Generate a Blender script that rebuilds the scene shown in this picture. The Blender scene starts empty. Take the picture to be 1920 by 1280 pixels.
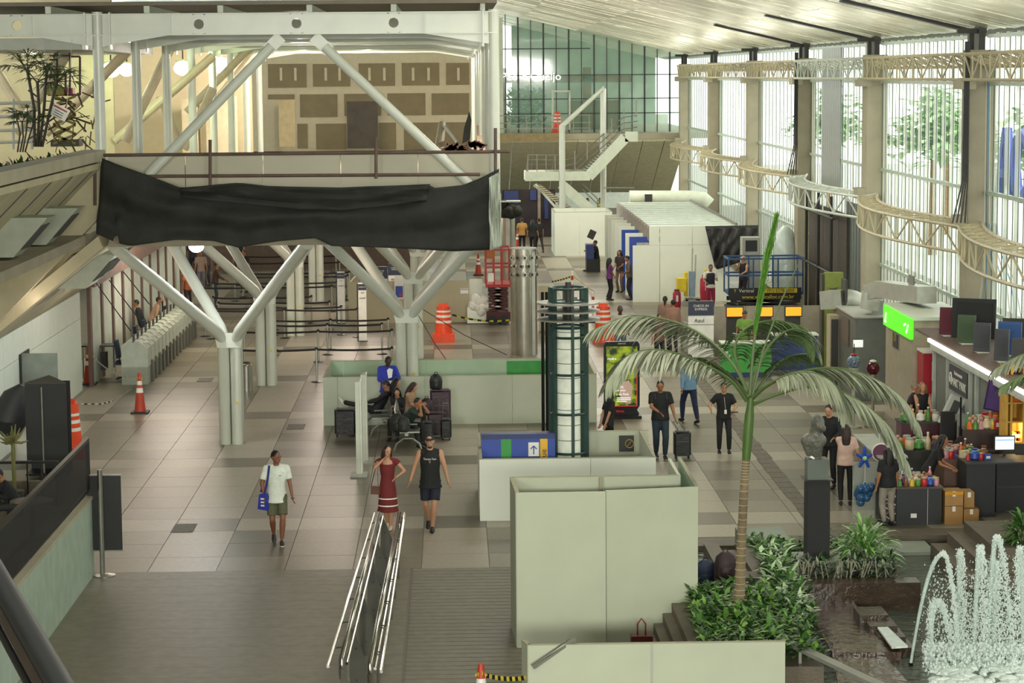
import bpy, math, random
from math import sin, cos, pi, atan2, sqrt, radians as R
from mathutils import Vector as V, Matrix
random.seed(7)
S = bpy.context.scene
COL = S.collection
# ------------------------------------------------------------ camera
F = 4300.0; CH = 8.6
pitch = math.atan(500 / F); yaw = math.atan(112 * cos(pitch) / F); roll = 0.008
CM = Matrix.Rotation(-yaw, 3, 'Z') @ Matrix.Rotation(pi / 2 - pitch, 3, 'X') @ Matrix.Rotation(-roll, 3, 'Z')
CP = V((0, 0, CH))
cam = bpy.data.cameras.new('camera'); cam.sensor_width = 36; cam.lens = F / 1920 * 36
cam.clip_start = .5; cam.clip_end = 900
camo = bpy.data.objects.new('camera', cam); COL.objects.link(camo)
camo.matrix_world = Matrix.Translation(CP) @ CM.to_4x4(); S.camera = camo
def ray(px, py): return CM @ V(((px - 960) / F, -(py - 640) / F, -1))
def G(px, py, z=0.0):
    d = ray(px, py); return CP + d * ((z - CH) / d.z)
def A(px, py, Y):
    d = ray(px, py); return CP + d * (Y / d.y)
def XP(px, py, X):
    d = ray(px, py); return CP + d * (X / d.x)
def AX(px, Y, z=.6):     # world X of picture column px at depth Y and height z
    lo, hi = -200., 1500.
    for _ in range(40):
        m = (lo + hi) / 2
        if A(px, m, Y).z > z: lo = m
        else: hi = m
    return A(px, lo, Y).x
# ------------------------------------------------------------ world, light, exposure
w = bpy.data.worlds.new('sky'); S.world = w; w.use_nodes = True
bg = w.node_tree.nodes['Background']; bg.inputs[0].default_value = (.96, 1.0, .92, 1); bg.inputs[1].default_value = 3.0
S.view_settings.view_transform = 'Standard'; S.view_settings.look = 'None'
S.view_settings.exposure = 0.1; S.view_settings.gamma = 1; S.view_settings.use_curve_mapping = False
S.cycles.use_denoising = True
S.cycles.sample_clamp_indirect = 4.0; S.cycles.caustics_reflective = False; S.cycles.caustics_refractive = False
S.cycles.max_bounces = 8; S.cycles.diffuse_bounces = 4; S.cycles.transparent_max_bounces = 12
def area(name, loc, look, size, power, color=(1, 1, 1), sy=None, portal=False):
    l = bpy.data.lights.new(name, 'AREA'); l.energy = power; l.color = color
    l.shape = 'RECTANGLE'; l.size = size; l.size_y = sy or size
    o = bpy.data.objects.new(name, l); COL.objects.link(o); o.location = loc
    o.rotation_euler = (V(look) - V(loc)).to_track_quat('-Z', 'Z').to_euler()
    if portal: l.cycles.is_portal = True
    return o
def point(name, loc, power, color, r=.15):
    l = bpy.data.lights.new(name, 'POINT'); l.energy = power; l.color = color; l.shadow_soft_size = r
    o = bpy.data.objects.new(name, l); COL.objects.link(o); o.location = loc; return o
area('window_portal', (13.3, 80, 4.7), (0, 80, 4.7), 110, 1, sy=9.4, portal=True)
area('end_portal', (-1.5, -18.5, 7.5), (-1.5, 0, 7.5), 31, 1, sy=9, portal=True)
FILLC = (1, .98, .86)
# unseen fill lights added under the roof to brighten floor and boards
for i, (x, y, z, p) in enumerate([(1, 16, 12, 500), (1.5, 33, 11.5, 420), (4, 46, 11.3, 300), (4, 62, 11, 850), (5, 84, 11, 800), (6, 106, 10.8, 900)]):
    area('roof_fill', (x, y, z), (x, y + .01, 0), 3.4, p, FILLC)
# unseen fill added: behind the viewpoint for upright faces, over the trusses for the ceiling
for x in (-9, 0, 9): area('front_fill', (x, -12, 9.2), (x * .3, 60, 4.5), 5, 4200, (1, 1, .9), sy=2)
for y in (34, 48, 62, 75, 88.5, 102.5, 117): area('ceiling_fill', (11.2, y, 7.6), (5, y, 12), 1.0, 120, (1, 1, .86), sy=9)
# ------------------------------------------------------------ materials
def lin(h):
    if isinstance(h, str):
        h = h.lstrip('#'); c = [int(h[i:i + 2], 16) / 255 for i in (0, 2, 4)]
    else: c = [v / 255 for v in h]
    return tuple(v / 12.92 if v <= .04045 else ((v + .055) / 1.055) ** 2.4 for v in c) + (1,)
MATS = {}
def mat(name, col, rough=.5, metal=0., var=.10, sc=4., bump=0., bs=30., emis=0., ecol=None, alpha=1., trans=0., ior=1.45, tr=0., spec=None):
    if name in MATS: return MATS[name]
    m = bpy.data.materials.new(name); m.use_nodes = True; nt = m.node_tree; N = nt.nodes; L = nt.links
    b = N['Principled BSDF']; c = lin(col)
    tc = N.new('ShaderNodeTexCoord'); nz = N.new('ShaderNodeTexNoise'); nz.inputs['Scale'].default_value = sc; nz.inputs['Detail'].default_value = 5
    L.new(tc.outputs['Object'], nz.inputs['Vector'])
    r = N.new('ShaderNodeValToRGB'); e = r.color_ramp.elements
    e[0].position = .3; e[1].position = .7
    e[0].color = tuple(v * (1 - var) for v in c[:3]) + (1,); e[1].color = tuple(min(1, v * (1 + var)) for v in c[:3]) + (1,)
    L.new(nz.outputs['Fac'], r.inputs['Fac']); L.new(r.outputs['Color'], b.inputs['Base Color'])
    b.inputs['Roughness'].default_value = rough; b.inputs['Metallic'].default_value = metal
    if spec is not None: b.inputs['Specular IOR Level'].default_value = spec
    if bump:
        n2 = N.new('ShaderNodeTexNoise'); n2.inputs['Scale'].default_value = bs; n2.inputs['Detail'].default_value = 4
        L.new(tc.outputs['Object'], n2.inputs['Vector'])
        bp = N.new('ShaderNodeBump'); bp.inputs['Strength'].default_value = bump; bp.inputs['Distance'].default_value = .05
        L.new(n2.outputs['Fac'], bp.inputs['Height']); L.new(bp.outputs['Normal'], b.inputs['Normal'])
    if emis:
        b.inputs['Emission Color'].default_value = lin(ecol or col); b.inputs['Emission Strength'].default_value = emis
    if trans: b.inputs['Transmission Weight'].default_value = trans; b.inputs['IOR'].default_value = ior
    if tr:
        out = N['Material Output']; mx = N.new('ShaderNodeMixShader'); t = N.new('ShaderNodeBsdfTransparent')
        mx.inputs[0].default_value = tr; L.new(b.outputs[0], mx.inputs[1]); L.new(t.outputs[0], mx.inputs[2]); L.new(mx.outputs[0], out.inputs[0])
    MATS[name] = m; return m
white = mat('white_paint', '#c9cfbd', .45, var=.06)
steelw = mat('white_steel', '#c9ccbe', .35, var=.05, sc=2)
ply = mat('partition_board', '#b2b7a0', .55, var=.04, sc=1.5)
plyg = mat('partition_board_green', '#a5bda0', .55, var=.05, sc=1.5)
plyw = mat('partition_board_white', '#e0e4d6', .5, var=.03, sc=1.5)
plyt = mat('partition_board_tan', '#b0a68a', .6, var=.06, sc=1.5)
edge = mat('raw_edge', '#9b9880', .8)
conc = mat('concrete', '#8f8874', .85, var=.14, sc=1.3, bump=.15, bs=8)
concl = mat('light_concrete', '#a8a28c', .85, var=.12, sc=1.1, bump=.12, bs=10)
concg = mat('green_grey_concrete', '#8c9486', .85, var=.12, sc=1.1, bump=.12, bs=10)
stone = mat('brown_stone', '#5c5344', .6, var=.18, sc=3, bump=.2, bs=25)
stonew = mat('wet_stone', '#3c2f24', .2, var=.3, sc=3, bump=.3, bs=12)
black = mat('black', '#101010', .5)
blackm = mat('black_metal', '#151515', .35, .5)
darkg = mat('dark_grey', '#34342f', .6)
grey = mat('grey', '#75756c', .6)
lgrey = mat('light_grey', '#a3a59a', .5)
chrome = mat('chrome', '#b9b9b4', .18, .95)
steel = mat('brushed_steel', '#a8a69c', .28, .9, bump=.05, bs=6)
rust = mat('rust_steel', '#5d4a40', .7, var=.25)
red = mat('red_paint', '#a3201c', .45)
maroon = mat('maroon', '#5a1526', .5)
orange = mat('orange_plastic', '#e0481a', .45)
coner = mat('cone_red', '#b03a20', .5)
retro = mat('retro_white', '#e2e0d6', .4)
greenf = mat('green_frame_paint', '#25403a', .45)
greens = mat('green_sheet', '#2d8f3a', .5)
blue = mat('blue_paint', '#1c3f9a', .45)
bluel = mat('lift_blue', '#1d4a78', .4)
yellow = mat('yellow', '#d8c21c', .5)
lime = mat('lime', '#7fbf2a', .5)
olive = mat('olive_panel', '#6f7a2c', .6)
wood = mat('wood', '#8b6a42', .6, var=.2)
card = mat('cardboard', '#a07a48', .8, var=.1)
rubber = mat('rubber', '#141414', .55)
tarpm = mat('black_tarp', '#2a2b27', .75, var=.25, sc=2, bump=.3, bs=5, spec=.3)
tarpw = mat('white_tarp', '#a9b0a2', .5, var=.1, bump=.3, bs=8)
glass = mat('clear_glass', '#d8efe4', .05, tr=.93, var=0)
glassd = mat('green_glass', '#9ccdb8', .05, tr=.75, var=0)
frost = mat('frosted_glass', '#eef5ec', .5, tr=.42, trans=0, var=.02)
# ------------------------------------------------------------ mesh builder
class MB:
    def __init__(s): s.v = []; s.f = []
    def add(s, vs, fs):
        n = len(s.v); s.v += [tuple(v) for v in vs]; s.f += [tuple(i + n for i in f) for f in fs]; return s
    def box(s, c, d, rz=0, M=None):
        c = V(c); x, y, z = d[0] / 2, d[1] / 2, d[2] / 2
        m = M or Matrix.Rotation(rz, 3, 'Z')
        vs = [c + m @ V((a * x, b * y, e * z)) for e in (-1, 1) for b in (-1, 1) for a in (-1, 1)]
        return s.add(vs, [(0, 2, 3, 1), (4, 5, 7, 6), (0, 1, 5, 4), (2, 6, 7, 3), (0, 4, 6, 2), (1, 3, 7, 5)])
    def bb(s, a, b):
        return s.box([(a[i] + b[i]) / 2 for i in range(3)], [abs(b[i] - a[i]) for i in range(3)])
    def beam(s, p, q, w, h, up=(0, 0, 1)):
        p = V(p); q = V(q); t = (q - p); l = t.length; t.normalize(); u = V(up)
        x = t.cross(u)
        if x.length < 1e-4: x = t.cross(V((1, 0, 0)))
        x.normalize(); u = x.cross(t)
        m = Matrix((x, t, u)).transposed()
        return s.box((p + q) / 2, (w, l, h), M=m)
    def tube(s, pts, r, n=8, caps=True, flat=1.0, xd=None):
        pts = [V(p) for p in pts]; rs = r if isinstance(r, (list, tuple)) else [r] * len(pts)
        vs = []; prev = None
        for i, p in enumerate(pts):
            a = pts[max(0, i - 1)]; b = pts[min(len(pts) - 1, i + 1)]; t = (b - a)
            if t.length < 1e-9: t = V((0, 0, 1))
            t.normalize()
            if xd is not None: x = V(xd) - t * t.dot(V(xd))
            elif prev is None: x = t.cross(V((0, 0, 1))) if abs(t.z) < .95 else t.cross(V((0, 1, 0)))
            else: x = prev - t * t.dot(prev)
            x.normalize(); prev = x; y = t.cross(x)
            ra, rb = rs[i] if isinstance(rs[i], (list, tuple)) else (rs[i], rs[i] * flat)
            for k in range(n):
                an = 2 * pi * k / n; vs.append(p + x * cos(an) * ra + y * sin(an) * rb)
        fs = []
        for i in range(len(pts) - 1):
            for k in range(n):
                a = i * n + k; b = i * n + (k + 1) % n; fs.append((a, b, b + n, a + n))
        if caps: fs.append(tuple(range(n - 1, -1, -1))); fs.append(tuple(range(len(vs) - n, len(vs))))
        return s.add(vs, fs)
    def cyl(s, c, r, h, n=20, r2=None):
        c = V(c); return s.tube([c, c + V((0, 0, h))], [r, r if r2 is None else r2], n)
    def lathe(s, c, prof, n=20):
        c = V(c); vs = []
        for (r, z) in prof:
            for k in range(n): vs.append(c + V((r * cos(2 * pi * k / n), r * sin(2 * pi * k / n), z)))
        fs = [(i * n + k, i * n + (k + 1) % n, (i + 1) * n + (k + 1) % n, (i + 1) * n + k) for i in range(len(prof) - 1) for k in range(n)]
        fs.append(tuple(range(n - 1, -1, -1))); fs.append(tuple(range(len(vs) - n, len(vs))))
        return s.add(vs, fs)
    def ring(s, c, R_, r, n=32, m=6, flat=1.):
        c = V(c); vs = []; fs = []
        for i in range(n):
            a = 2 * pi * i / n
            for k in range(m):
                b = 2 * pi * k / m; rr = R_ + r * cos(b); vs.append(c + V((rr * cos(a), rr * sin(a), r * flat * sin(b))))
        for i in range(n):
            for k in range(m):
                fs.append((i * m + k, ((i + 1) % n) * m + k, ((i + 1) % n) * m + (k + 1) % m, i * m + (k + 1) % m))
        return s.add(vs, fs)
    def prism(s, poly, d):      # poly: 3-D points, d: extrusion vector
        n = len(poly); d = V(d); p = [V(a) for a in poly]
        return s.add(p + [a + d for a in p], [tuple(range(n - 1, -1, -1)), tuple(range(n, 2 * n))] + [(i, (i + 1) % n, n + (i + 1) % n, n + i) for i in range(n)])
    def ball(s, c, r, n=12, m=8, M=None):
        c = V(c); r = r if isinstance(r, (list, tuple)) else (r, r, r); vs = []; 
        for i in range(m + 1):
            t = pi * (i + .0) / m
            for k in range(n):
                a = 2 * pi * k / n; rr = max(sin(t), .02)
                p = V((r[0] * rr * cos(a), r[1] * rr * sin(a), r[2] * cos(t)))
                vs.append(c + (M @ p if M else p))
        fs = [(i * n + k, (i + 1) * n + k, (i + 1) * n + (k + 1) % n, i * n + (k + 1) % n) for i in range(m) for k in range(n)]
        fs.append(tuple(range(n))); fs.append(tuple(range(len(vs) - 1, len(vs) - n - 1, -1)))
        return s.add(vs, fs)
    def cap(s, p, q, r1, r2, n=10):
        p = V(p); q = V(q); t = (q - p).normalized()
        pts = [p - t * r1 * .95, p - t * r1 * .6, p, q, q + t * r2 * .6, q + t * r2 * .95]
        return s.tube(pts, [r1 * .25, r1 * .8, r1, r2, r2 * .8, r2 * .25], n)
    def build(s, name, m, parent=None, smooth=None, kind=None, label=None):
        off = parent.matrix_world.translation.copy() if parent and parent.parent is None else None
        if parent is not None:
            off = V(parent.location)
            if parent.parent is not None: off = off + V(parent.parent.location)
        vs = s.v if off is None else [(x - off.x, y - off.y, z - off.z) for x, y, z in s.v]
        me = bpy.data.meshes.new(name); me.from_pydata(vs, [], s.f); me.update()
        if smooth is None: smooth = len(s.f) > 30
        if smooth:
            me.polygons.foreach_set('use_smooth', [True] * len(me.polygons))
            try: me.set_sharp_from_angle(angle=R(38))
            except Exception: pass
        me.materials.append(m)
        o = bpy.data.objects.new(name, me); COL.objects.link(o)
        if parent is not None: o.parent = parent
        if kind: o['kind'] = kind
        if label: o['label'] = label
        return o
def thing(name, label, cat, loc=(0, 0, 0), group=None):
    o = bpy.data.objects.new(name, None); COL.objects.link(o); o.location = V(loc); o.empty_display_size = .1
    o['label'] = label; o['category'] = cat
    if group: o['group'] = group
    return o
def tag(o, label, cat, group=None):
    o['label'] = label; o['category'] = cat
    if group: o['group'] = group
    return o
def struct(o): o['kind'] = 'structure'; return o
def sroot(name, loc=(0, 0, 0)):
    o = bpy.data.objects.new(name, None); COL.objects.link(o); o.location = loc; o['kind'] = 'structure'; return o
def dup(root, loc=None, rz=None, label=None, scale=None):
    r = root.copy(); COL.objects.link(r)
    if loc is not None: r.location = V(loc)
    if rz is not None: r.rotation_euler = (0, 0, rz)
    if label: r['label'] = label
    if scale: r.scale = (scale,) * 3 if not isinstance(scale, tuple) else scale
    for ch in list(root.children):
        c = ch.copy(); COL.objects.link(c); c.parent = r
        for g in list(ch.children):
            d = g.copy(); COL.objects.link(d); d.parent = c
    return r
def text(name, s, size, loc, rot, m, parent=None, ext=.004, align='CENTER', sx=1., flipx=False):
    c = bpy.data.curves.new(name, 'FONT'); c.body = s; c.size = size; c.extrude = ext; c.align_x = align; c.align_y = 'CENTER'
    c.resolution_u = 2; c.materials.append(m)
    tmp = bpy.data.objects.new(name, c)
    me = bpy.data.meshes.new_from_object(tmp); bpy.data.objects.remove(tmp); bpy.data.curves.remove(c)
    o = bpy.data.objects.new(name, me); COL.objects.link(o)
    l = V(loc)
    if parent is not None:
        l = l - V(parent.location) - (V(parent.parent.location) if parent.parent else V((0, 0, 0))); o.parent = parent
    o.location = l; o.rotation_euler = rot; o.scale = (-sx if flipx else sx, 1, 1)
    return o
FRONT = (pi / 2, 0, 0)   # upright text read from the camera side

point('work_and_fill_light', A(368, 466, 52.5), 260, (.9, .97, 1), .12)
for px, py, Y, p_, c_ in ((212, 132, 64, 170, (.8, 1, .6)), (343, 128, 72, 260, (.75, 1, .55)), (412, 125, 80, 300, (1, .9, .7)), (570, 112, 84, 1100, (1, .92, .78)), (690, 112, 84, 1100, (1, .92, .78)), (560, 90, 62, 250, (1, .9, .75)), (60, 120, 58, 50, (1, .88, .66))):  # leading entries sit at modelled lamps, the later ones are added fill
    point('work_and_fill_light', A(px, py, Y), p_, c_, .2)
for x, y, p_ in ((-3.5, 60, 100), (-3.5, 72, 330), (-3.5, 84, 380), (-8.5, 70, 330), (-8.6, 57, 150), (-8.9, 49, 90), (6, 104, 120), (4, 119, 150), (9, 119, 150)):  # unseen fill points below the soffits, added to brighten floor and walls
    point('soffit_fill', (x, y, 3.9), p_, (1, .84, .72), 1.2)

def ringat(pos, R_, r, rot, m, parent, name, n=24):
    o = MB().ring((0, 0, 0), R_, r, n, 5).build(name, m); o.parent = parent
    o.location = V(pos) - V(parent.location); o.rotation_euler = rot; return o
# ============================================================ FLOOR
floor = sroot('floor')
fl_l = mat('granite_light', '#978f7e', .36, var=.10, sc=9, spec=.3); fl_d = mat('granite_dark', '#635c4e', .34, var=.12, sc=9, spec=.3)
fl_m = mat('granite_mid', '#777060', .35, var=.12, sc=9, spec=.3); grout = mat('grout', '#6d685c', .7)
fl_rib = mat('granite_ribbed', '#6e695b', .55, var=.14, sc=6)
POOLX0, POOLX1, POOLY0, POOLY1 = 3.9, 20.0, 20.0, 41.6
g = MB(); g.bb((-22, 10, -.35), (POOLX0, 150, -.012)); g.bb((POOLX0, POOLY1, -.35), (20, 150, -.012)); g.bb((POOLX0, 10, -.9), (20, POOLY1, -.8))
g.build('floor_bed', grout, floor)
TS = 1.2; near = []; mesh_by = {}
def tile_class(i, j):
    a = (i % 4 == 0); b = (j % 6 == 0)
    if a and b: return 1
    if a or b: return 0
    return 2 if random.random() < .6 else 1
def tile_mesh(mt, k):
    key = (mt.name, k)
    if key not in mesh_by:
        o = MB().box((0, 0, -.02), (TS - .012, TS - .012, .04)).build('tile_proto', mt); mesh_by[key] = o.data; bpy.data.objects.remove(o)
    return mesh_by[key]
cells = []
for j in range(int(39.6 / TS), int(130 / TS)):
    for i in range(-10, 12):
        x = (i + .5) * TS - .6; y = (j + .5) * TS
        if x > 13.2 or x < -10.9: continue
        if y - TS / 2 < POOLY1 + .02 and x + TS / 2 > POOLX0: continue
        px = 848 + F * x / y
        cells.append((y if -80 < px < 2000 else 999, x, y, tile_class(i, j)))
cells.sort()
mm = [fl_l, fl_d, fl_m]
for _, x, y, c in cells[:300]:
    o = bpy.data.objects.new('tile', tile_mesh(mm[c], 0)); COL.objects.link(o); o.parent = floor; o.location = (x, y, random.uniform(-.001, .001))
for c in range(3):
    b = MB()
    for _, x, y, k in cells[300:]:
        if k == c: b.box((x, y, -.02), (TS - .012, TS - .012, .04))
    b.build('tile_field', mm[c], floor, smooth=False, kind='stuff')
b = MB(); y = 24.
while y < 39.4:      # ribbed strips in the foreground
    b.box((1.45, y + .12, -.02), (4.4, .2, .042)); y += .24
b.build('ribbed_strip', fl_rib, floor, smooth=False, kind='stuff')
b = MB(); y = 24.
while y < 39.4:
    b.box((-5.9, y + .3, -.02), (10.2, .585, .042)); y += .6
b.build('plain_strip', mat('granite_unpolished', '#756f60', .45, var=.16, sc=5), floor, smooth=False, kind='stuff')
b = MB()
for k in range(48):
    y = 41 + k * .6; b.box((6.95 + random.uniform(-.02, .02), y + .3, -.008), (.34, .57, .03))
b.build('drain_stone', mat('drain_stone', '#5f584a', .7, var=.3, sc=8, bump=.4), floor, smooth=False, kind='stuff')
# small floor lids
for px, py in ((555, 800), (385, 712), (345, 990)):
    p = G(px, py); MB().box((p.x, p.y, .004), (.42, .8, .012)).build('access_lid', mat('lid_stone', '#57503f', .6, var=.3, sc=10), floor)
# ============================================================ RIGHT GLASS WALL
WX = 12.8
colY = [41.2, 54.9, 68.4, 81.9, 95.7, 110., 124.]
WT = 9.5
mull = mat('mullion', '#4b5f58', .4, .3); mullw = mat('mullion_light', '#a7b8a8', .4)
for n in range(len(colY)):
    y1 = colY[n]; y0 = colY[n - 1] if n else 27.5
    wn = sroot('window_%d' % (n + 1), (WX, y0, 0))
    a, b_ = y0 + .42, y1 - .42
    m1 = MB(); m2 = MB(); p1 = MB(); p2 = MB(); k = 0
    nn = round((b_ - a) / .5); st = (b_ - a) / nn
    for k in range(nn + 1):
        y = a + k * st; m1.box((WX, y, WT / 2), (.016, .03, WT)) 
        if k < nn: (p1 if (k % 2 == 0) else p2).box((WX + .03, y + st / 2, WT / 2), (.012, st - .04, WT))
    m1.build('mullion', mull, wn, smooth=False, kind='stuff')
    for z in (.12, 2.9, 5.72, WT - .08, 8.3):
        MB().box((WX - .02, (a + b_) / 2, z), (.1, b_ - a, .09)).build('rail', mullw, wn)
    p1.build('frosted_pane', frost, wn, smooth=False, kind='stuff'); p2.build('pane', glass, wn, smooth=False, kind='stuff')
w_ = sroot('wall_right', (WX, 60, 0))
for n, y in enumerate(colY):
    w0 = w_; w_ = sroot('window_pillar', (WX, y, 0))
    c = MB(); c.box((WX - .15, y, 4.55), (.62, .8, 9.1)); c.build('pillar', conc if n % 2 else concl, w_)
    c = MB(); c.box((WX - .15, y, 9.3), (.16, .5, .8)); c.box((WX - .35, y, 9.55), (.7, .12, .12)); c.box((WX-.15, y+.55, 6), (.3, .22, 7)); c.build('pillar_head', darkg, w_)
    c = MB(); c.box((WX - .5, y, 8.3), (.36, .9, .26)); c.box((WX - .5, y, 5.0), (.42, .7, .32)); c.build('bracket', concl, w_); w_ = w0
MB().bb((WX - .3, 28, 0), (WX + .3, 128, .22)).build('plinth', conc, w_)
wq = sroot('wall_infill', (WX - .1, 78, 3))
b_ = MB()
for k in range(9): b_.box((WX - .08, 75.0 + k * .42, 7.1), (.04, .4, 4.6))
b_.build('grey_sheet', mat('grey_sheet', '#7f867e', .4, .3), wq, smooth=False)
for k in range(5): MB().box((WX - .2, 73.4 + k * 1.55, 2.1), (.06, 1.5, 4.0)).build('dark_board', mat('dark_board', '#41392f', .7, var=.2), wq)
for k in range(3): MB().tube([(WX - .5, 74 + k * 2.6, 0), (WX - .5, 74 + k * 2.6, 4.6)], .05, 6).build('scaffold_pole', black, wq)
MB().tube([(WX - .5, 73.6, 3.9), (WX - .5, 80.5, 3.9)], .05, 6).build('scaffold_pole', black, wq); MB().tube([(WX - .5, 73.6, 2.1), (WX - .5, 80.5, 2.1)], .05, 6).build('scaffold_pole', black, wq)
for k in range(8): MB().box((WX - .12, 69.6 + k * .5, 2.7), (.05, .3, 3.6)).build('dark_window_slat', mat('dark_window_slat', '#59615a', .4), wq)  # grey slats before the glass, standing for darker grey-green windows
# ---- triangular wall trusses (curved between brackets)
trc = mat('truss_cream', '#b3a988', .45); trw = mat('truss_white', '#ccd4c8', .4)
def truss(y0, y1, zb, h, xo, bow, mt, label, ang):
    t = thing('lattice_truss', label, 'truss', (WX - xo, (y0 + y1) / 2, zb), 'lattice trusses along the glass wall')
    N_ = 13; P = []; b = MB(); d = MB()
    for i in range(N_ + 1):
        u = i / N_; y = y0 + (y1 - y0) * u; x = WX - xo - bow * sin(pi * u)
        if ang: P.append((V((x, y, zb)), V((x, y, zb + h)), V((x + .55, y, zb + h + .08))))
        else: P.append((V((x, y, zb)), V((x, y, zb + h)), V((x + .55, y, zb + h * .5))))
    for k in range(3): b.tube([p[k] for p in P], .042, 6)
    b.build('chord', mt, t)
    for i in range(N_):
        p, q = P[i], P[i + 1]
        d.beam(p[0], p[1], .035, .035); d.beam(p[i % 2], q[1 - i % 2], .035, .035)
        d.beam(p[1], p[2], .045, .045); d.beam(p[2], q[1], .045, .045)
        if ang: d.beam((p[1] + q[1]) / 2, (p[2] + q[2]) / 2, .035, .035)
    d.build('lacing', mt, t, smooth=False)
    return t
for n in range(len(colY)):
    y1 = colY[n] + .3; y0 = (colY[n - 1] if n else 27.5) + .3
    far = ['nearest bay, half out of frame', 'second bay counted from the photo edge', 'third bay', 'fourth bay, painted white', 'fifth bay', 'sixth bay', 'farthest bay'][n]
    m_ = trw if n == 3 else trc
    truss(y0 - .8, y1 - .8, 8.4, .6, .62, .2, m_, 'upper lattice truss on the window pillars, ' + far, False)
    truss(y0 - .8, y1 - .8, 4.3, .62, .7, .85, m_, 'lower bowed lattice truss on the window pillars, ' + far, True)
# ============================================================ CEILING
ceil = sroot('ceiling')
mc = mat('ceiling_panel', '#f0ecd8', .3, .3, var=.16, sc=1.2, bump=.5, bs=3.)
mc2 = mat('ceiling_panel_back', '#6c6a60', .7)
CZ = lambda x: 9.62 + (12.8 - x) * .235
sl = math.atan(.235); b = MB(); rr = random.Random(3)
yy = 30.
while yy < 150:
    for k in range(5):
        x0 = -2 + k * 2.98; xc = x0 + 1.49
        M_ = Matrix.Rotation(sl + rr.uniform(-.006, .006), 3, 'Y') @ Matrix.Rotation(rr.uniform(-.05, .05), 3, 'X')
        b.box((xc, yy + .22, CZ(xc) + rr.uniform(-.01, .01)), (3.05, .43, .03), M=M_)
    yy += .44
b.build('ceiling_panel', mc, ceil, smooth=False, kind='stuff')
M_ = Matrix.Rotation(sl, 3, 'Y')
MB().box((2.5, 66, CZ(2.5) + .25), (24, 170, .1), M=M_).build('roof_deck', mc2, ceil)
MB().bb((-17, -19, 11.8), (-7.5, 49, 12)).build('roof_deck', mc2, ceil)
wf = sroot('wall_front', (0, -18, 0)); MB().bb((-17, -19, 0), (14, -18.7, 3.2)).build('hall_end', mat('hall_end', '#9a9a8c', .8), wf); MB().bb((WX - .1, -18.7, 0), (WX + .1, 27.4, 10)).build('side_wall', MATS['hall_end'], wf); MB().bb((-17, -18.7, 0), (-16.7, 45, 12)).build('side_wall', MATS['hall_end'], wf)
MB().bb((-17, -18.7, -.36), (14, 10, -.02)).build('hall_floor', grout, wf)
for n in (1, 2, 3): # dark expansion slots near the pillars
    MB().box((WX - 1.7, colY[n] + 1.4, CZ(WX - 1.7) - .06), (3.2, .4, .06), M=M_).build('roof_slot', black, ceil)
# skylight strips over the left part
b = MB(); b2 = MB(); k = 0
for k in range(44):
    (b if k % 3 else b2).box((-16 + k * .42, 105, 12.4), (.4, 100, .05))
b.build('skylight_strip', mat('skylight_blue', '#7f9490', .4), ceil, smooth=False, kind='stuff'); b2.build('skylight_bar', white, ceil, smooth=False, kind='stuff')
# ============================================================ FAR FACADE
FY = 127.0
wb = sroot('wall_back', (0, FY, 0))
xl, xr = 2.35, 12.8
b = MB(); pb = MB()
xs = [xl + i * (xr - xl) / 15 for i in range(16)]
for i, x in enumerate(xs):
    b.box((x, FY, (5.4 + CZ(x)) / 2), (.05 if i % 2 else .09, .1, CZ(x) - 5.4))
for z in (7.25, 8.55, 6.45): b.box(((xl + xr) / 2, FY, z), (xr - xl, .1, .05))
b.box(((xl + 7.5) / 2 + .3, FY, 10.0), (5, .1, .05))
b.build('mullion', mat('black_mullion', '#27332c', .4), wb, smooth=False)
for i in range(15):
    x0, x1 = xs[i] + .03, xs[i + 1] - .03
    MB().prism([(x0, FY + .02, 5.4), (x1, FY + .02, 5.4), (x1, FY + .02, CZ(x1)), (x0, FY + .02, CZ(x0))], (0, .015, 0)).build('pane', glassd, wb)
# white jambs left of the far facade
for i, x in enumerate((2.45, 2.8)): MB().box((x, FY - .3, 8.5), (.22, .2, 6.4)).build('jamb', white, wb)
# mezzanine floor behind and sloped concrete soffit
b = MB(); b.bb((-1, FY - 2.5, 5.1), (14, 160, 5.4)); b.build('mezzanine_slab', concl, wb)
b = MB(); b.bb((2.2, FY - 2.75, 5.0), (6.2, FY - 2.5, 5.45)); b.build('timber_fascia', mat('timber_fascia', '#8d7d58', .7, var=.2), wb)
b = MB(); n_ = 10
for i in range(n_):
    x0 = 1.0 + i * 1.18; x1 = x0 + 1.14
    b.prism([(x0, FY - 2.3, 5.1), (x1, FY - 2.3, 5.1), (x1 , FY + 6.5, 1.9), (x0, FY + 6.5, 1.9)], (0, 0, -.15))
b.build('soffit_board', mat('soffit', '#c4c1a2', .8, var=.1), wb, smooth=False)
b = MB(); b.bb((-14, 150, -.1), (3.0, 150.3, 6)); b.build('far_wall', mat('far_dark', '#2c2428', .8), wb)
b = MB(); b.bb((3.0, 148, 0), (14, 148.3, 6)); b.build('far_wall', mat('far_lightwall', '#dfe6d8', .6), wb)
# upper-level interior seen through the glass: backdrop walls and plants outside
b = MB(); b.bb((3.9, 146, 5.4), (13, 146.2, 12.3)); b.build('far_upper_wall', mat('upper_wall', '#a3b0a2', .7, var=.35, sc=.5), wb)
b = MB(); b.bb((3, 140, 5.4), (3.4, 140.3, 9)); b.bb((8, 139, 5.4), (8.5, 139.3, 9)); b.bb((3, 139, 8.1), (11, 139.3, 8.5)); b.bb((6.8, 133, 5.4), (9.8, 133.2, 7.1))
b.build('far_upper_frame', mat('rusty_frame', '#7c5a45', .7), wb)
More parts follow.
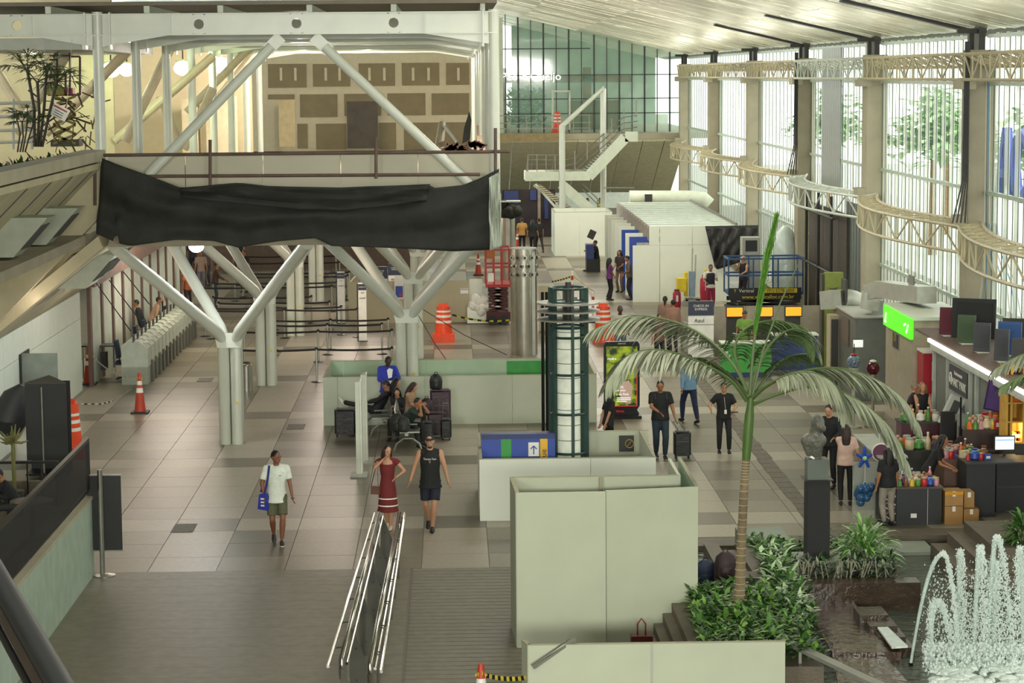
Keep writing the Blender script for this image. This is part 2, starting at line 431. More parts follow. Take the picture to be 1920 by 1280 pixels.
# ============================================================ LEFT WALLS
wl = sroot('wall_left', (-10.3, 50, 0)); LX = -10.3
for k in range(26):     # white panels
    y1 = 63.4 - k * 1.22
    if y1 < 36: break
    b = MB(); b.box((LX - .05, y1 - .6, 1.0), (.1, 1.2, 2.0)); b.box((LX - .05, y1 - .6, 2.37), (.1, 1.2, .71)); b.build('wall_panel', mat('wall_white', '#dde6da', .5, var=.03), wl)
MB().box((LX - 1.2, 50, 1.3), (2.2, 27, 2.6)).build('wall_core', white, wl)
# recess behind the check-in desks: panels with brown posts
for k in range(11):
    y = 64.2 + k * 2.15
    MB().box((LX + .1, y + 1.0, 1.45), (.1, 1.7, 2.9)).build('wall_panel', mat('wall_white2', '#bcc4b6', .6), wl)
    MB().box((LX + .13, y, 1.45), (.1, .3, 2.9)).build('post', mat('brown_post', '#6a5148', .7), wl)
MB().box((LX + .25, 75, 3.1), (.3, 23, .5)).build('header', mat('brown_header', '#75594c', .7, var=.2), wl)
MB().box((LX - 6.2, 75, 4), (.2, 60, 8)).build('outer_wall', mat('cream_outer', '#c8b893', .7), wl)
# door ajar in the white wall
dr = sroot('door_1', (LX, 54.2, 0))
p = XP(67, 700, LX); q = XP(80, 700, LX)
MB().box((LX + .01, 54.9, 1.05), (.04, 1.25, 2.1)).build('doorway', black, dr)
MB().box((LX + .42, 54.5, 1.05), (.9, .06, 2.1)).build('door_leaf', mat('door_grey', '#7d857c', .5), dr)
MB().box((LX + .7, 54.44, 1.0), (.12, .05, .03)).build('door_handle', chrome, dr)
# ---- concrete balcony with planter, sloped soffit
bal = sroot('balcony_left', (-7.5, 40, 5))
bx = -7.45; by1 = 49.1; by0 = 30
b = MB(); b.box((bx - .1, (by0 + by1) / 2, 6.98), (.45, by1 - by0, .22)); b.build('coping', concl, bal)
b = MB(); b.prism([(bx + .05, by0, 6.82), (bx + .05, by0, 6.7), (bx - 3.9, by0, 2.75), (bx - 4.4, by0, 2.75), (bx - .6, by0, 6.82)], (0, by1 - .5 - by0, 0))
b.prism([(bx + .05, by1 - .45, 6.82), (bx + .05, by1 - .45, 5.72), (bx - 2.6, by1 - .45, 3.05), (bx - 4.4, by1 - .45, 2.7), (bx - .6, by1 - .45, 6.82)], (0, .4, 0))
b.build('sloped_parapet', mat('slope_concrete', '#b5ad90', .85, var=.14, sc=1.3, bump=.15, bs=8), bal)
b = MB()
for k in range(4):
    y = by1 - 1.6 - k * 2.4
    b.beam((bx + .05, y, 6.69), (bx - 3.4, y, 3.24), .02, .02)
b.build('formwork_line', darkg, bal)
b = MB(); b.prism([(bx, by1, 5.0), (bx - 2.85, by1, 2.75), (bx - 3.0, by1, 2.95), (bx - .1, by1, 5.25)], (0, 14, 0)); b.build('lower_soffit', MATS['slope_concrete'], bal)
b = MB(); b.bb((bx - 8, by0, 5.1), (bx - .3, 66, 5.3)); b.build('upper_floor', conc, bal)
b = MB(); b.bb((bx - 2, by0, 6.55), (bx - .3, by1, 6.74)); b.build('planter_soil', mat('soil', '#2c2318', .9), bal)
# louvred air outlets on the sloped parapet
def vent(px, py, Y, sz, lab):
    p = A(px, py, Y); t = thing('air_outlet', lab, 'vent', p, 'louvred air outlets on the concrete slope')
    b = MB(); w, l, h = sz
    b.prism([p, p + V((w, 0, .0)), p + V((w - h * .9, 0, -h)), p + V((-h * .9, 0, -h))], (0, l, .0)); b.build('housing', mat('vent_grey', '#9aa08f', .5), t)
    d = MB()
    for k in range(9):
        u = (k + .5) / 9; d.box(p + V((w + .01 - h * .9 * .5, l * u, -h * .5)), (.03, .05, h * .8), M=Matrix.Rotation(.73, 3, 'Y'))
    d.build('louvre', darkg, t)
vent(60, 391, 45.5, (.9, .9, .72), 'upper grey air outlet on the concrete slope near its end')
vent(-14, 409, 42, (1.0, .9, .72), 'grey air outlet on the concrete slope cut by the photo edge')
vent(133, 478, 51, (.98, 1.6, .75), 'lower grey air outlet above the white wall panels')
vent(193, 459, 57, (.62, 1.6, .9), 'small far air outlet beside the tarpaulin end')
# ============================================================ MEZZANINE UNDER CONSTRUCTION
MY = 49.0
mz = sroot('mezzanine', (-3.3, MY, 5))
x0, x1 = -7.35, .95
MB().bb((x0, MY + .3, 5.0), (x1, 101, 5.35)).build('floor_slab', conc, mz)
guard = mat('guard_panel', '#b5b09c', .7, var=.05, sc=.8)
for k in range(5):
    a = x0 + k * 1.66; MB().bb((a + .01, MY + .35, 5.3), (a + 1.65, MY + .42, 6.95)).build('guard_panel', guard, mz)
MB().bb((x0, MY + .33, 6.93), (x1, MY + .45, 6.99)).build('guard_cap', white, mz)
bz0, bz1 = 9.5, 9.92
colx = [-7.42, .93]; nB = 8; sp = 5.85
for i in range(nB):
    y = MY + i * sp
    bm = MB(); web = .03
    xa, xb = (-10.6 if i == 0 else -7.4), 1.0
    # castellated I beam: web with round openings made as segments
    if i == 0:
        holes = [(-9.4), (-5.4), (-3.3), (-1.2)]; holes = [A(32, 45, MY).x, A(373, 43, MY).x, A(556, 41, MY).x, A(738, 40, MY).x]
        zc = (bz0 + bz1) / 2; r_ = .105; segs = []; last = xa
        for h in holes:
            bm.bb((last, y - web, bz0), (h - r_ * 1.3, y + web, bz1)); last = h + r_ * 1.3
            N_ = 20; o_ = [];
            for k in range(N_):
                a = 2 * pi * k / N_; a2 = 2 * pi * (k + 1) / N_
                def sq(an):
                    c_, s_ = cos(an), sin(an); m_ = max(abs(c_) / (r_ * 1.3), abs(s_) / (zc - bz0)); return (h + c_ / m_, zc + s_ / m_)
                p1, p2 = sq(a), sq(a2)
                bm.prism([(h + r_ * cos(a), y - web, zc + r_ * sin(a)), (p1[0], y - web, p1[1]), (p2[0], y - web, p2[1]), (h + r_ * cos(a2), y - web, zc + r_ * sin(a2))], (0, 2 * web, 0))
        bm.bb((last, y - web, bz0), (xb, y + web, bz1))
    else: bm.bb((xa, y - web, bz0), (xb, y + web, bz1))
    bm.bb((xa, y - .12, bz0 - .02), (xb, y + .12, bz0)); bm.bb((xa, y - .12, bz1), (xb, y + .12, bz1 + .02))
    # haunches
    for xc, sgn in ((-7.42, 1), (.93, -1)):
        bm.prism([(xc, y - .05, bz0), (xc + sgn * 1.6, y - .05, bz0), (xc, y - .05, bz0 - .26)], (0, .1, 0))
    if i == 0: bm.prism([(-7.42, y - .05, bz0), (-8.9, y - .05, bz0), (-7.42, y - .05, bz0 - .26)], (0, .1, 0))
    for xc in (-7.42 - .25, -7.42 + .27, .93 - .22):
        if xc > -7.5 or i == 0: bm.bb((xc - .015, y - .14, bz0 - .3), (xc + .015, y + .14, bz1 + .05))
    for px_ in (60, 320, 797):
        if i == 0: bm.box((A(px_, 40, MY).x, y, (bz0 + bz1) / 2), (.02, .2, .42))
    bm.build('roof_beam', steelw, mz, smooth=False)
    for xc, bot in ((-7.42, 5.3), (.93, 5.0)):
        MB().cyl((xc, y, bot), .115, 9.98 - bot, 20).build('column', steelw, mz)
for k in range(5):
    x = [A(90, 20, MY).x, A(275, 20, MY).x, A(413, 20, MY).x, A(580, 20, MY).x, A(738, 20, MY).x][k]
    MB().bb((x - .06, MY, 9.95), (x + .06, MY + 42, 10.1)).build('purlin', white, mz)
MB().bb((A(905, 20, MY).x - .05, MY, 9.95), (A(905, 20, MY).x + .05, MY + 42, 10.1)).build('purlin', white, mz)
MB().bb((-11, MY - .4, 10.1), (1.0, MY + 43, 10.18)).build('roof_sheet', mat('roof_sheet', '#6f6555', .6, var=.1), mz)
MB().bb((-10.8, MY + .3, 9.2), (-7.8, MY + 12, 9.45)).build('left_soffit', lgrey, mz)
# facade braces
for pa, pb_ in (((527, 68), (278, 328)), ((588, 68), (880, 345))):
    p = A(*pa, MY); q = A(*pb_, MY)
    o = MB().tube([p + (q - p) * .07, q], .105, 16).build('brace', steelw, mz)
    MB().beam(p, p + (q - p) * .1, .035, .26).build('gusset', steelw, mz)
# inclined props of the old structure behind the left columns
for (a, b_, Y) in (((30, 250), (135, 85), 56), ((85, 250), (240, 95), 60), ((235, 265), (320, 90), 63), ((215, 265), (400, 105), 66), ((350, 210), (470, 88), 78), ((395, 200), (480, 95), 84), ((60, 240), (-40, 80), 57), ((340, 280), (300, 180), 70), ((345, 280), (400, 165), 70)):
    p = A(*a, Y); q = A(*b_, Y); MB().tube([p, q], .13, 12).build('inclined_prop', mat('prop_cream', '#b5a88c', .6, var=.1), mz)
# back walls of the mezzanine
MB().bb((-16.5, 103, 0), (-1.6, 103.2, 5.0)).build('under_wall', mat('under_wall', '#6d5a50', .7, var=.15), mz)
MB().bb((-12, 101, 5.35), (1.1, 101.2, 9.62)).build('back_wall', mat('joint_compound', '#c9bea2', .8, var=.05), mz)
gyp = mat('gypsum_board', '#85775c', .85, var=.08, sc=2)
def gy(px0, py0, px1, py1):
    p = A(px0, py0, 100.9); q = A(px1, py1, 100.9); MB().bb((p.x, 100.93, q.z), (q.x, 101, p.z)).build('gypsum_board', gyp, mz)
for r_ in ((502, 120, 575, 164), (586, 120, 657, 162), (672, 119, 741, 161), (753, 118, 824, 160), (836, 118, 880, 159), (562, 177, 633, 219), (645, 176, 715, 217), (726, 175, 798, 216), (809, 175, 880, 215), (502, 177, 552, 186), (557, 232, 577, 278), (592, 232, 650, 280), (710, 230, 743, 280), (757, 230, 880, 280)): gy(*r_)
def smear(px, py, h):
    p = A(px, py, 100.8); q = A(px + 5, py + h, 100.8); MB().bb((p.x, 100.9, q.z), (q.x, 100.95, p.z)).build('filler_smear', MATS['joint_compound'], mz)
for px in (524, 551, 608, 634, 690, 718, 772, 801, 857): smear(px, 127, 24)
p = A(650, 190, 99); q = A(709, 278, 99); MB().bb((p.x, 99, q.z), (q.x, 99.05, p.z)).build('plastic_sheet', mat('dark_plastic', '#42382a', .6, var=.3, sc=2, bump=.3, bs=3), mz)
p = A(522, 188, 98); q = A(554, 275, 98); MB().bb((p.x, 98, q.z), (q.x, 98.1, p.z)).build('leaning_board', mat('pale_board', '#c8b48c', .7), mz)
MB().bb((-16, 88, 5.3), (-7.55, 88.2, 9.9)).build('side_wall', mat('cream_wall', '#c4b592', .7, var=.05), mz)
MB().bb((-17, 66, 5.3), (-9.6, 66.2, 11.5)).build('side_wall', mat('cream_wall2', '#b8aa8c', .7, var=.05), mz)
for a in ((385, 180, 443, 285), (340, 185, 372, 285)):
    p = A(a[0], a[1], 86); q = A(a[2], a[3], 86); MB().bb((p.x, 86, 5.35), (q.x, 86.8, p.z)).build('store_box', mat('pale_box', '#d0c0a0', .7), mz)
# side guard on the right edge with a board and rebars
b = MB(); b.prism([A(893, 230, 74), A(905, 230, 74), A(915, 330, 50.), A(898, 330, 50.)], (0, .0, -.05)); b.build('edge_board', mat('pinkish_board', '#b99384', .8, var=.2), mz)
for k in range(8):
    p = A(888 + k * 3.6, 225 + k * 9, 86 - k * 4.6); MB().cyl((p.x + .1, p.y, 5.35), .025, 1.25, 6).build('edge_post', rust, mz)
# scaffold tubes in front
sc = thing('scaffold_rail', 'rusty scaffold tube railing clamped across the mezzanine front', 'scaffold', (-3, MY - .3, 5.4))
for y_ in (290, 330):
    p = A(178, y_ + 1, MY - .3); q = A(955 if y_ == 290 else 900, y_ - 6 if y_ == 290 else y_ - 3, MY - .3); MB().tube([p, q], .035, 8).build('ledger', rust, sc)
for x_, a, b_ in ((394, 262, 352), (705, 257, 335), (929, 240, 330), (178, 286, 385)):
    p = A(x_, a, MY - .36); q = A(x_, b_, MY - .36); MB().tube([p, q], .035, 8).build('standard', rust, sc)
# ============================================================ Y COLUMNS
def ycol(x, y, lab):
    t = thing('branching_column', lab, 'column', (x, y, 0), 'white steel branching columns under the mezzanine')
    zj = 2.55; r_ = .138; g_ = .145
    for sx in (-1, 1):
        for sy in (-1, 1):
            e = V((x + sx * (1.85 + g_ + .1), y + sy * (3.8 + .2), 5.0)); j = V((x + sx * g_, y + sy * g_, zj))
            b = MB(); b.tube([(x + sx * g_, y + sy * g_, 0), (x + sx * g_, y + sy * g_, zj - .12), j + (e - j) * .06, e], r_, 18)
            b.build('branch', steelw, t)
    b = MB(); b.prism([(x - .28, y - .29, zj - .25), (x + .28, y - .29, zj - .25), (x + .34, y - .29, zj + .1), (x - .34, y - .29, zj + .1)], (0, .02, 0)); b.build('gusset_plate', steelw, t)
    b = MB(); b.tube([(x + g_ + .02, y - g_ - r_ - .002, 1.0), (x + g_ + .02, y - g_ - r_ - .012, 1.0)], .035, 8); b.build('sticker', yellow, t, label='round yellow sticker')
for (a, k) in zip(((430, 832), (492, 722), (549, 629), (589, 564)), ('nearest one, free-standing in the bare floor', 'second of the left row, beside the steel bin', 'third of the left row, among the queue barriers', 'farthest of the left row')):
    p = G(*a); ycol(-5.25, p.y + .15, 'white branching steel column, ' + k)
for Y, k in ((58.8, 'rising from the long low enclosure'), (69.9, 'right behind the enclosure one'), (80.5, 'beside the beige boarding'), (92, 'farthest of the right row')):
    ycol(-1.19, Y, 'white branching steel column, ' + k)
# ============================================================ TERRACE WALL + RAILING bottom left
tx = -6.3; ty1 = 39.5
tw = sroot('wall_terrace', (tx, 34, 0))
MB().bb((tx - .12, 22, 0), (tx, ty1, 1.36)).build('terrace_wall', mat('mottled_green_wall', '#9fb0a0', .6, var=.12, sc=3), tw)
MB().bb((tx - .14, 22, 1.34), (tx + .02, ty1, 1.4)).build('coping', concl, tw)
MB().bb((-10.2, 22, 0), (tx - .12, ty1, .1)).build('terrace_floor', stone, tw); MB().bb((-10.2, ty1, 0), (-8.0, ty1 + 5.8, .1)).build('terrace_floor', stone, tw)
MB().bb((-10.2, ty1 + 6, .1), (-8.0, ty1 + 6.1, .6)).build('terrace_kerb', stone, tw)
rl = thing('terrace_railing', 'black barred metal railing on the mottled terrace wall', 'railing', (tx - .06, 34, 1.4))
MB().box((tx - .06, 31, 2.38), (.07, 17, .06)).build('handrail', blackm, rl)
MB().box((tx - .06, 31, 1.5), (.04, 17, .04)).build('bottom_rail', blackm, rl)
MB().box((tx - .06, ty1 - .02, 1.9), (.06, .06, 1.0)).build('post', blackm, rl)
ob = MB().box((0, 0, .43), (.03, .03, .9)).build('bar', blackm, rl); ob.location = (0, 5.3, .05)
for k in range(1, 90):
    c = ob.copy(); COL.objects.link(c); c.parent = rl; c.location = (0, 5.3 - k * .145, .05)
MB().box((tx - .03, 31, 1.95), (.008, 17, .86)).build('mesh_screen', mat('black_mesh', '#0d0e0e', .7, tr=.25), rl)
rl2 = thing('terrace_railing', 'low black railing behind the cactus along the terrace end', 'railing', (-8.3, ty1 + 5.9, 0))
MB().box((-9.1, ty1 + 5.9, 1.0), (2.4, .05, .05)).build('handrail', blackm, rl2)
for k in range(9): MB().box((-10.2 + k * .28, ty1 + 5.9, .55), (.03, .03, .9)).build('bar', blackm, rl2)
# ============================================================ BOARD ENCLOSURES
def panel(t, p, q, h, m=ply, th=.05, name='panel', z0=0.0):
    p = V(p); q = V(q); c = (p + q) / 2; d = q - p; l = d.length; a = atan2(d.y, d.x)
    return MB().box((c.x, c.y, z0 + h / 2), (l - .008, th, h), rz=a).build(name, m, t)
def run(t, p, q, h, cuts, m=ply, th=.05):
    us = [0] + cuts + [1]; p = V(p); q = V(q)
    for a, b in zip(us, us[1:]): panel(t, p + (q - p) * a, p + (q - p) * b, h, m, th)
    MB().beam(V((p.x, p.y, h + .006)), V((q.x, q.y, h + .006)), th + .01, .012).build('top_edge', edge, t)
def enclosure(lab, x0, x1, y0, y1, h, cuts, m=ply, mb=ply, right=True, bx1=None, grp=None):
    t = thing('board_enclosure', lab, 'partition', ((x0 + x1) / 2, y0, 0))
    run(t, (x0, y0, 0), (x1, y0, 0), h, cuts, m)
    run(t, (x0 + .03, y0, 0), (x0 + .03, y1, 0), h, [.5], m)
    run(t, (x0, y1, 0), (bx1 or x1, y1, 0), h, cuts, mb)
    if right: run(t, (x1 - .03, y0, 0), (x1 - .03, y1, 0), h, [.5], m)
    return t
# 1: tall box in front
Y = G(970, 1213).y
t = thing('board_enclosure', 'tall grey-green board box standing nearest to the palm planter', 'partition', (2.3, Y, 0))
xa, xb, xc = AX(968, Y, 1.2), AX(1136, Y, 1.2), AX(1312, Y, 1.2); h = A(1050, 922, Y).z
panel(t, (xa, Y - .02, 0), (xb, Y - .02, 0), h); panel(t, (xb, Y + .06, 0), (xc, Y + .3, 0), h)
run(t, (xa + .02, Y, 0), (xa - .03, Y + 1.3, 0), h, [.5]); run(t, (xa - .03, Y + 1.3, 0), (AX(1273, Y + 1.3), Y + 1.3, 0), h, [.55])
MB().box((AX(1127, Y + 1.25), Y + 1.22, h / 2), (.05, .08, h)).build('stud', edge, t)
run(t, (xc - .02, Y + .3, 0), (xc - .02, Y + 2.9, 0), h, [.5], plyg)
panel(t, (AX(1273, Y + 1.3), Y + 1.3, 0), (AX(1273, Y + 1.3), Y + 2.9, 0), h)
# 2: low one with the blue sign inside
Y2 = G(900, 976).y; H2 = A(1050, 859, Y2).z
e2 = enclosure('low pale board enclosure around the green-framed light column', AX(899, Y2), AX(1230, Y2), Y2, 47.2, H2, [.63], plyw, ply, bx1=AX(1216, 47.2))
# 3: long one by the waiting seats
Y3 = G(900, 794).y; H3 = A(900, 704, Y3).z
e3 = enclosure('long low board enclosure behind the waiting seats', AX(606, Y3), AX(1119, Y3), Y3, 59.6, H3, [.053, .37, .69], ply, plyg)
MB().box((AX(990, 59.5), 59.55, .95), (1.1, .02, .42)).build('green_sheet', greens, e3)
# 4: bottom edge
Y = 29.4; H4 = A(1200, 1206, Y).z; t = thing('board_barrier', 'low pale board barrier at the bottom edge of the photo', 'partition', (2.5, Y, 0))
run(t, (AX(990, Y), Y, 0), (AX(1472, Y), Y, 0), H4, [.48], ply); run(t, (AX(990, Y) + .02, Y, 0), (AX(990, Y) - .05, Y + .25, 0), H4, [], ply)
MB().box((AX(1222, Y), Y - .03, H4 / 2), (.03, .02, H4)).build('cover_strip', lgrey, t)
t = thing('aluminium_profile', 'loose aluminium profile leaning over the bottom board barrier', 'profile', G(1040, 1225, 1.25))
MB().beam(A(1000, 1252, 29.3), A(1079, 1197, 29.42), .035, .035).build('bar', steel, t); MB().beam(A(996, 1247, 29.28), A(1068, 1197, 29.4), .02, .02).build('thin_bar', chrome, t)
# 5: tan hoarding
t = thing('site_hoarding', 'tan site hoarding at the edge of the queue hall', 'hoarding', (-.8, 80, 0))
run(t, (AX(655, 80), 80, 0), (AX(880, 80), 80, 0), 1.45, [.35, .7], plyt); run(t, (AX(880, 80.2), 80.2, 0), (AX(905, 80.2), 80.2, 0), 1.5, [], plyw)
run(t, (AX(655, 80), 80, 0), (AX(672, 84), 84, 0), 1.4, [.5], plyt); run(t, (AX(1010, 77), 77, 0), (AX(1030, 77), 77, 0), 1.5, [], plyt)
MB().box((AX(871, 79.9), 79.95, 1.1), (.28, .02, .18)).build('notice', retro, t); text('lettering', 'ATENÇÃO', .06, (AX(871, 79.9), 79.93, 1.15), FRONT, blue, t)
t = thing('plastic_heap', 'heap of crumpled pale plastic sheet beside the red lift', 'heap', (AX(900, 79), 79, .6))
b = MB(); b.box((AX(900, 79.6), 79.6, .3), (.9, .6, .55)); b.build('pallet_box', plyw, t)
b = MB()
for k in range(9): b.ball((AX(888 + k * 3.4, 79.4), 79.4, .65 + .2 * sin(k * 1.2)), (.2, .22, .14 + .1 * random.random()), 8, 6)
b.build('sheet', retro, t)
# 6: stall block under construction
Y = 86.4; st = thing('stall_block', 'long white stall block with open roof joists beside the window wall', 'stall', (8.5, Y, 0))
x0, x1, x2 = AX(1186, Y), AX(1217, Y), AX(1366, Y)
for a, b_, z0, z1 in ((x0, AX(1237, Y), 0, 2.15), (AX(1237, Y), AX(1298, Y), 0, 2.15), (AX(1298, Y), x2, 0, 2.15), (x1, AX(1237, Y), 2.16, 2.87), (AX(1237, Y), AX(1298, Y), 2.16, 2.87), (AX(1298, Y), x2, 2.16, 2.87)):
    MB().bb((a + .01, Y, z0), (b_ - .01, Y + .06, z1)).build('panel', plyw, st)
MB().bb((x1, Y + .1, 2.3), (x1 + .05, Y + 17, 2.87)).build('fascia', mat('fascia_brown', '#8d8274', .7, var=.25), st)
for k in range(13): MB().bb((x1, Y + .3 + k * 1.3, 2.8), (x2 + .4, Y + .75 + k * 1.3, 2.86)).build('roof_joist', mat('joist', '#d3ddd2', .5), st)
MB().bb((x1 + 3.3, Y + .2, 2.87), (x1 + 3.38, Y + 17, 2.95)).build('cable_tray', grey, st)
cols_ = [blue, plyw, blue, plyw, plyw, plyw, plyw, plyw]
for k in range(8):
    y = 87.2 + k * 2.0; b = MB(); b.bb((x0 - .05, y, 0), (x0 + .22, y + .12, 2.2)); b.bb((x0 - .05, y, 2.2), (x1 + 1.6, y + .12, 2.42))
    b.build('portal', cols_[k], st, smooth=False)
    if k > 0: MB().bb((x0 + .9, y + .05, 0), (x0 + 2.4, y + .1, 2.2)).build('stall_wall', plyw, st)
MB().bb((x0 + 2.4, Y + .2, 0), (x0 + 2.46, Y + 17, 2.3)).build('stall_back', lgrey, st)
# 7: far board box
e7 = enclosure('far white board box below the steel stair', AX(1040, 109), AX(1148, 109), 109, 112.5, 2.08, [.43, .88], plyw, plyw, right=True)
# barrier with kiosks
t = thing('low_partition', 'beige low partition behind the orange-screen kiosks', 'partition', (AX(1440, 71), 71, 0))
run(t, (AX(1276, 71.4), 71.4, 0), (AX(1545, 71.4), 71.4, 0), 1.32, [.2, .45, .72], mat('beige_partition', '#a39b88', .6))
panel(t, (AX(1543, 71.4), 71.4, 0), (AX(1543, 71.4) + .3, 66, 0), 1.3, lgrey)
MB().bb((AX(1280, 71), 70.6, 0), (AX(1330, 71), 71.2, .9)).build('return', lgrey, t)
for i, (a, lab) in enumerate(((1377, 'left orange-screen check-in kiosk by the beige partition'), (1433, 'middle orange-screen check-in kiosk, partly behind the palm spear'), (1487, 'right orange-screen check-in kiosk by the beige partition'))):
    Yk = 69.8; x = AX(a, Yk); t = thing('check_in_kiosk', lab, 'kiosk', (x, Yk, 0), 'check-in kiosks with orange screens')
    MB().bb((x - .22, Yk, 0), (x + .22, Yk + .3, 1.15)).build('pedestal', darkg, t)
    MB().box((x, Yk - .02, 1.32), (.54, .07, .34)).build('screen_housing', black, t)
    MB().box((x, Yk - .06, 1.32), (.48, .01, .27)).build('screen', mat('orange_screen', '#ff9a1c', .4, emis=.95, ecol='#ff961c', var=.05), t)
def counter(a, b_, Yk, m1, m2, lab, hh=1.0):
    t = thing('service_counter', lab, 'counter', (AX((a + b_) / 2, Yk), Yk, 0))
    MB().bb((AX(a, Yk), Yk, .14), (AX(b_, Yk), Yk + .6, hh)).build('front', m1, t)
    MB().bb((AX(a, Yk) - .02, Yk - .02, 0), (AX(b_, Yk) + .02, Yk + .62, .14)).build('plinth', m2, t)
    MB().bb((AX(a, Yk) - .04, Yk - .05, hh), (AX(b_, Yk) + .04, Yk + .65, hh + .04)).build('top', white, t); return t
counter(1355, 1445, 64.5, mat('counter_green', '#3f9f3c', .4), mat('navy', '#1f2f63', .5), 'low green-fronted counter with navy plinth behind the palm crown', .95)
counter(1452, 1532, 66, mat('navy2', '#26376f', .5), mat('navy', '#1f2f63', .5), 'navy counter right of the green-fronted counter', 1.0)
# ============================================================ AIRLINE SIGN STANDS
def totem(px, Yt, lab, w=.78, h=1.75, tilt=0, base=True):
    x = AX(px, Yt); t = thing('airline_sign', lab, 'sign', (x, Yt, 0), 'airline queue signs')
    MB().box((x, Yt, h / 2), (w, .08, h)).build('panel', retro, t)
    MB().box((x, Yt - .045, h - .22), (w, .02, .44)).build('header', mat('slate', '#2c3347', .5), t)
    text('lettering', 'CHECK-IN\nEXPRESS', w * .13, (x, Yt - .06, h - .2), FRONT, retro, t)
    text('lettering', 'Azul', w * .22, (x - .05, Yt - .05, h - .6), FRONT, darkg, t)
    MB().box((x, Yt - .045, h - .72), (w, .005, .015)).build('rule', grey, t)
    ringat((x, Yt - .05, h - 1.1), .05, .015, (pi / 2, 0, 0), darkg, t, 'roundel')
    MB().box((x, Yt, .02), (w * 1.1, .35, .04)).build('base', grey, t); return t
totem(1314, 69, 'white airline sign stand left of the orange-screen kiosks')
totem(711, 84, 'white airline sign stand with black header behind the hoarding', .62, 1.65)
totem(741, 86, 'second airline sign stand half hidden by a column', .5, 1.6)
for px, y0_, y1_, Yt, lab in ((639, 510, 570, 80, 'narrow tilted airline banner among the queue belts'), (679, 531, 612, 74.5, 'narrow upright airline banner at the end of the queue belts')):
    p = A(px, y0_, Yt); t = thing('queue_banner', lab, 'banner', (p.x, Yt, 0))
    hh = p.z; MB().box((p.x, Yt, hh / 2 + .02), (.26, .03, hh)).build('panel', retro, t); MB().box((p.x, Yt - .02, hh - .12), (.26, .01, .2)).build('header', mat('slate', '#2c3347', .5), t)
    for k, w_ in enumerate(('CHECK-IN', 'Azul', 'EXPRESS')): text('lettering', w_, .05, (p.x, Yt - .03, hh - .12 - k * .18), FRONT, retro if k == 0 else darkg, t)
    MB().cyl((p.x, Yt, 0), .16, .02, 16).build('base', blackm, t); MB().box((p.x - .16, Yt, hh / 2), (.03, .05, hh)).build('pole', blackm, t)
p = A(746, 545, 78); t = thing('notice_board', 'small blue and red notice board on the tan hoarding beside the column', 'notice', (p.x, 79.9, 1))
MB().box((p.x, 79.9, 1.25), (.32, .03, .8)).build('board', retro, t); MB().box((p.x, 79.88, 1.1), (.26, .01, .4)).build('blue_field', blue, t); MB().box((p.x + .05, 79.87, 1.0), (.1, .01, .12)).build('red_mark', red, t)
# ============================================================ STANCHIONS
beltm = mat('black_belt', '#161312', .7)
def stanchion(x, y, nx, ny, lab, grp='belt posts of the check-in queue'):
    t = thing('belt_post', lab, 'stanchion', (x, y, 0), grp)
    MB().lathe((x, y, 0), [(.17, 0), (.17, .012), (.12, .03), (.03, .04)], 14).build('base', blackm, t)
    MB().cyl((x, y, .03), .03, .93, 10).build('pole', steel, t); MB().cyl((x, y, .93), .038, .07, 10).build('head', blackm, t)
    if nx is not None:
        d = V((nx - x, ny - y, 0)); n_ = 6; b = MB()
        P = [V((x, y, .93)) + d * (k / n_) - V((0, 0, .03 * sin(pi * k / n_))) for k in range(n_ + 1)]
        for k in range(n_): b.beam(P[k], P[k + 1], .006, .06)
        b.build('belt', beltm, t, smooth=False)
QL = 'chrome belt post with black belt in the check-in queue'
ORD = ['first', 'second', 'third', 'fourth', 'fifth', 'sixth', 'seventh', 'eighth', 'ninth', 'tenth', 'eleventh', 'twelfth', 'thirteenth', 'last']
rows = [(64.5, 452, 735, 'nearest row'), (69.1, 458, 735, 'second row'), (70.9, 512, 716, 'third row'), (72.3, 512, 728, 'fourth row'), (75.6, 396, 670, 'fifth row'), (76.4, 384, 640, 'sixth row'), (78.1, 410, 618, 'seventh row'), (80.1, 400, 584, 'eighth row'),
        (84, 360, 622, 'ninth row'), (85.7, 400, 632, 'tenth row'), (88.4, 440, 652, 'eleventh row'), (90, 455, 655, 'twelfth row'), (95, 445, 637, 'thirteenth row'), (98.5, 460, 630, 'fourteenth row')]
for Yq, a, b_, nm in rows:
    xa, xb = AX(a, Yq), AX(b_, Yq); n_ = max(2, round((xb - xa) / 2.1))
    for k in range(n_ + 1):
        x = xa + (xb - xa) * k / n_; nx = xa + (xb - xa) * (k + 1) / n_ if k < n_ else None
        stanchion(x, Yq, nx, Yq if nx else None, '%s belt post from the left in the %s of the queue' % (ORD[k], nm), 'belt posts of the check-in queue, ' + nm)
for px, py in ((490, 693), (500, 685)):
    p = G(px, py); stanchion(p.x, p.y, p.x + .15, p.y + 2.5, 'chrome belt post %s at the left corner of the queue' % ('in front' if py > 690 else 'just behind the corner one'))
